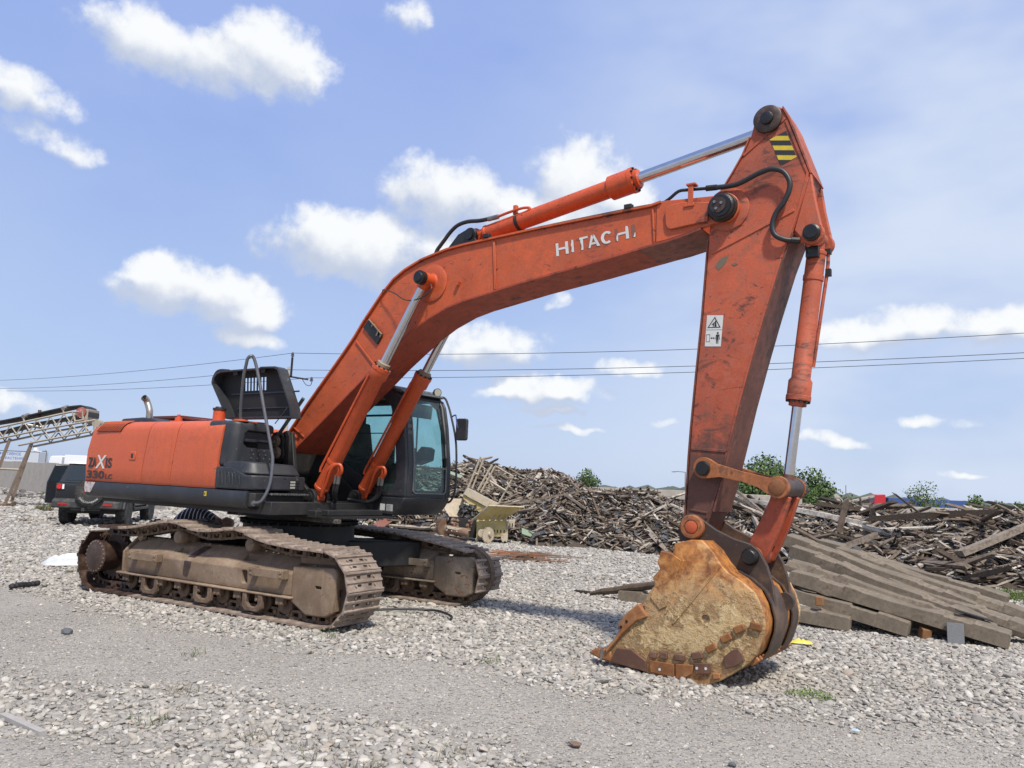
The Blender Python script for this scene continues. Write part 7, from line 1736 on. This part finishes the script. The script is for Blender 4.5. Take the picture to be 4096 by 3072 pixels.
# ---- man bending behind the near track, striped shirt
MAN = thing('person', 'person in a dark shirt with white stripes bending down behind the near track', 'person', (-3.45, 0.95, 0), radians(36))
def skin_body(name, verts, edges, radii, mat, parent, root=0, sub=2):
    me = bpy.data.meshes.new(name); me.from_pydata(verts, edges, []); o = bpy.data.objects.new(name, me); link(o); o.parent = parent
    o.modifiers.new('skin', 'SKIN'); 
    for i, r in enumerate(radii): me.skin_vertices[0].data[i].radius = r if isinstance(r, tuple) else (r, r)
    me.skin_vertices[0].data[root].use_root = True
    s = o.modifiers.new('sub', 'SUBSURF'); s.levels = sub; s.render_levels = sub
    bpy.context.view_layer.update()
    m2 = bpy.data.meshes.new_from_object(o.evaluated_get(bpy.context.evaluated_depsgraph_get())); o.modifiers.clear(); o.data = m2; m2.materials.clear(); m2.materials.append(mat)
    m2.polygons.foreach_set('use_smooth', [True]*len(m2.polygons)); return o
def stripe_mat():
    m, t, bs = new_mat('striped_shirt'); sp = t.node('ShaderNodeSeparateXYZ'); co = obj_coord(t); t.l.new(co, sp.inputs[0])
    k = t.math('FRACT', t.math('MULTIPLY', t.math('ADD', sp.outputs[0], t.math('MULTIPLY', sp.outputs[2], -0.18)), 15.0))
    n, _ = t.noise(co, 6, 3, 0.5)
    st_ = t.step(k, 0.74, 0.80); t.put(bs.inputs['Base Color'], t.mix(st_, (0.016, 0.018, 0.03), (0.62, 0.62, 0.62))); bs.inputs['Roughness'].default_value = 0.9
    bump(t, bs, n, 0.3, 0.04); return m
M_SKIN = plain('skin_tone', (0.42, 0.20, 0.13), 0.55); M_JEAN = plain('dark_trousers', (0.03, 0.035, 0.05), 0.9); M_HAIR = plain('short_grey_hair', (0.30, 0.19, 0.13), 0.9); M_BOOT = plain('boot', (0.02, 0.018, 0.016), 0.7)
# x forward (towards the head), pelvis behind; one continuous figure
V = [(-0.38, 0, 0.86), (-0.20, 0, 0.97), (0.02, 0, 1.02), (0.22, 0, 0.98), (0.33, 0, 0.90), (0.41, 0, 0.86), (0.50, 0, 0.83),            # pelvis..head
     (-0.36, 0.11, 0.80), (-0.26, 0.13, 0.46), (-0.34, 0.13, 0.10), (-0.22, 0.14, 0.05), (-0.36, -0.11, 0.80), (-0.26, -0.13, 0.46), (-0.34, -0.13, 0.10), (-0.22, -0.14, 0.05),
     (0.24, 0.20, 0.90), (0.26, 0.27, 0.64), (0.38, 0.22, 0.44), (0.43, 0.20, 0.37), (0.24, -0.20, 0.90), (0.26, -0.27, 0.64), (0.38, -0.22, 0.44), (0.43, -0.20, 0.37)]
Ed = [(0, 1), (1, 2), (2, 3), (3, 4), (4, 5), (5, 6), (0, 7), (7, 8), (8, 9), (9, 10), (0, 11), (11, 12), (12, 13), (13, 14), (3, 15), (15, 16), (16, 17), (17, 18), (3, 19), (19, 20), (20, 21), (21, 22)]
Rd = [(0.16, 0.15), (0.165, 0.15), (0.175, 0.15), (0.18, 0.13), 0.075, 0.07, 0.085, 0.095, 0.065, 0.045, 0.04, 0.095, 0.065, 0.045, 0.04, 0.07, 0.05, 0.036, 0.03, 0.07, 0.05, 0.036, 0.03]
bd = skin_body('body', V, Ed, Rd, stripe_mat(), MAN)
for mt in (M_SKIN, M_JEAN, M_BOOT): bd.data.materials.append(mt)
for p in bd.data.polygons:
    c = p.center
    if c.x > 0.335 and c.z > 0.70: p.material_index = 1
    elif c.z < 0.60 and c.x > 0.15: p.material_index = 1
    elif c.z < 0.11: p.material_index = 3
    elif c.x < -0.40 or c.z < 0.76 and c.x < 0.05: p.material_index = 2
hd_ = MB(); hd_.lathe((0.40, 0, 0.875), (0.93, 0, -0.36), [(0.0, 0.05), (0.03, 0.085), (0.10, 0.098), (0.16, 0.09), (0.205, 0.06), (0.22, 0.02)], 18)
hd_.ico((0.50, 0.095, 0.835), (0.03, 0.015, 0.038), 2).ico((0.50, -0.095, 0.835), (0.03, 0.015, 0.038), 2).ico((0.535, 0, 0.72), (0.022, 0.018, 0.03), 2)
hd_.build('head', M_SKIN, MAN)
MB().lathe((0.455, 0, 0.885), (0.93, 0, -0.36), [(0.0, 0.085), (0.03, 0.098), (0.10, 0.104), (0.15, 0.092), (0.185, 0.05)], 16).build('hair', M_HAIR, MAN)
for s in (-1, 1):
    hm_ = MB(); b = Vector((0.43, s*0.20, 0.37)); hm_.ico(b+Vector((0.02, 0, -0.05)), (0.022, 0.04, 0.05), 2)
    for k in range(4): f0 = b+Vector((0.025, (k-1.5)*0.02, -0.09)); hm_.tube([f0, f0+Vector((0.012, 0, -0.035-0.004*(k in (1, 2)))), f0+Vector((0.0, 0, -0.065-0.008*(k in (1, 2))))], [0.0095, 0.009, 0.007], 7)
    f0 = b+Vector((0.02, -s*0.035, -0.035)); hm_.tube([f0, f0+Vector((0.015, -s*0.025, -0.03)), f0+Vector((0.022, -s*0.03, -0.06))], [0.011, 0.010, 0.008], 7)
    hm_.build('hand', M_SKIN, MAN)

# ---- belt conveyor at the left edge
CV = thing('belt_conveyor', 'cream steel truss belt conveyor with black belt rising into frame at left', 'conveyor', (-26.05, 9.07, 0), radians(30.5))
M_CV = worn('conveyor_cream', (0.36, 0.325, 0.265), dirt=(0.22, 0.12, 0.06), dirt_amt=0.5, rough=0.6, chips=0.4, chip_col=(0.18, 0.08, 0.04)); M_BELT = plain('belt_rubber', (0.020, 0.020, 0.022), 0.6)
M_LEG = worn('rusty_leg', (0.22, 0.17, 0.13), dirt=(0.12, 0.06, 0.035), dirt_amt=0.8, rough=0.7)
kc = 0.00492
def cv(x, y, d=0.0): return ((x-50)*kc, d, (1096-y)*kc)
def bar(a, b, r=0.035, d=0.0, nm='truss_bar'): return MB().tube([cv(*a, d), cv(*b, d)], r*1.25, 4).build(nm, M_CV, CV, smooth=0)
for d in (0.0, 1.0):
    for a, b in (((-420, 545), (560, 285)), ((560, 285), (655, 280)), ((-420, 640), (300, 452)), ((300, 452), (770, 345)), ((150, 585), (745, 440)), ((570, 285), (600, 365)), ((655, 280), (665, 350)), ((690, 385), (705, 450)), ((770, 345), (765, 430)), ((600, 365), (665, 350))): bar(a, b, 0.035, d)
    for i in range(9):
        t0 = -380+110*i; bar((t0, 535-0.265*(t0+380)), (t0+60, 620-0.26*(t0+440)), 0.022, d); bar((t0+60, 620-0.26*(t0+440)), (t0+110, 535-0.265*(t0+490)), 0.022, d)
    for i in range(4):
        t0 = 240+115*i; bar((t0, 470-0.235*(t0-300)), (t0+55, 545-0.245*(t0-240)), 0.022, d); bar((t0+55, 545-0.245*(t0-240)), (t0+115, 470-0.235*(t0-185)), 0.022, d)
for a, b, d in (((240, 580), (85, 1075), 0.1), ((150, 545), (35, 1060), 0.9), ((60, 530), (-60, 1000), 0.1)):
    o = bar(a, b, 0.06, d, 'support_leg'); o.data.materials.clear(); o.data.materials.append(M_LEG)
bar((-60, 786), (165, 786), 0.035, 0.1, 'leg_tie'); bar((35, 1060), (85, 1075), 0.05, 0.5, 'leg_tie')
for x, y, d in ((80, 1085, 0.1), (25, 1075, 0.9)): MB().box(cv(x, y, d), (0.30, 0.30, 0.16)).build('leg_foot', M_FR, CV, bevel=0.02)
def belt(pts, w0, w1, th):
    mb = MB(); mb.strip([((x-50)*kc, (1096-y)*kc) for x, y in pts], w0, w1, th, 1); mb.build('belt', M_BELT, CV, smooth=50)
belt([(-430, 470), (-200, 425), (0, 383), (150, 345), (300, 303), (480, 255), (560, 240), (620, 232), (660, 245), (690, 285), (690, 320)], 0.08, 0.92, 0.05)
belt([(-430, 570), (0, 470), (200, 405), (420, 360), (600, 335)], 0.1, 0.9, 0.04)
MB().lathe(cv(640, 285, 0.0), (0, 1, 0), [(-0.05, 0.06), (-0.02, 0.10), (-0.02, 0.20), (0.05, 0.215), (0.95, 0.215), (1.0, 0.2)], 22).build('head_pulley', worn('pulley_red', (0.30, 0.09, 0.07), dirt=(0.4, 0.36, 0.3), dirt_amt=0.6, rough=0.6), CV)
MB().lathe(cv(745, 370, 0.3), (0, 1, 0), [(0, 0.02), (0, 0.17), (0.35, 0.17), (0.35, 0.02)], 18).build('drive_drum', M_CV, CV)
for x, y in ((490, 262), (165, 345), (-150, 425)):
    MB().lathe(cv(x, y, -0.05), (0.1, 1, 0.35), [(0, 0.03), (0, 0.085), (0.32, 0.085), (0.32, 0.03)], 14).build('idler_roller', M_EXH, CV)
    MB().tube([cv(x, y+10, 0.0), cv(x+10, y+60, 0.0)], 0.04, 4).build('roller_bracket', M_CV, CV)
MB().tube([cv(230, 275, 0.5), cv(238, 345, 0.5)], [0.07, 0.055], 10).build('lamp_stub', worn('stub_brown', (0.14, 0.08, 0.06), rough=0.7), CV)
MB().tube([cv(200, 410, 0.05), cv(300, 425, 0.2)], 0.075, 10).build('return_roller', M_EXH, CV)
MB().box(cv(670, 310, 0.5), (0.25, 0.9, 0.55)).build('head_plate', worn('plate_cream', (0.36, 0.31, 0.25), dirt=(0.12, 0.07, 0.05), dirt_amt=0.7, rough=0.7), CV, bevel=0.02)
# rubble at the foot of the left wall
rr = random.Random(77)
rbm = MB()
for k in range(260):
    t_ = rr.random(); x = -47+22*t_; y = 20.6-6.7*t_+rr.gauss(-0.9, 0.5)-0.3; s = rr.uniform(0.06, 0.22); rbm.ico((x, y, s*0.4), (s*1.3, s, s*0.7), 1, 0.3, rr)
o = rbm.build('wall_rubble', rnd_island('rubble_mix', [(0, (0.08, 0.075, 0.07)), (0.6, (0.22, 0.2, 0.18)), (1, (0.45, 0.43, 0.4))], 0.9, 8), smooth=0); o['kind'] = 'stuff'; o['label'] = 'grey rubble strewn along the foot of the left wall'; o['category'] = 'rubble'
for i, ((x, y), h, n_) in enumerate((((-36.0, 16.6), 0.35, 60), ((-24.6, 10.6), 0.28, 40), ((-22.5, 8.9), 0.30, 40))):
    mb = MB(); tuft(mb, rr, (x, y, 0.0), n_*3, h, 0.35, 0.7, 0.015)
    tag(mb.build('weed', M_GRASS if i == 0 else M_DRY, smooth=0), ('green weed in the rubble at the left wall', 'tall dry weed on the gravel left of the off-roader', 'low dry weed just beside the off-roader rear tyre')[i], 'weed')
# odds and ends on top of the near track
rr = random.Random(91)
for k, (x, y, s) in enumerate(((-1.62, -1.15, 0.10), (-0.55, -1.18, 0.05), (-0.40, -1.10, 0.04))):
    tag(crumple(8, 8, s*3.2, s*1.6, s, 3.3*k).build('greasy_rag', M_RUBBER if k == 0 else M_PAD, smooth=0, loc=(x, y, (0.965, 1.085, 1.06)[k])), ('black greasy rag lying on the rear of near track', 'small dusty rag on top of near track before the man', 'pale scrap on top of near track by the striped shirt')[k], 'rag')
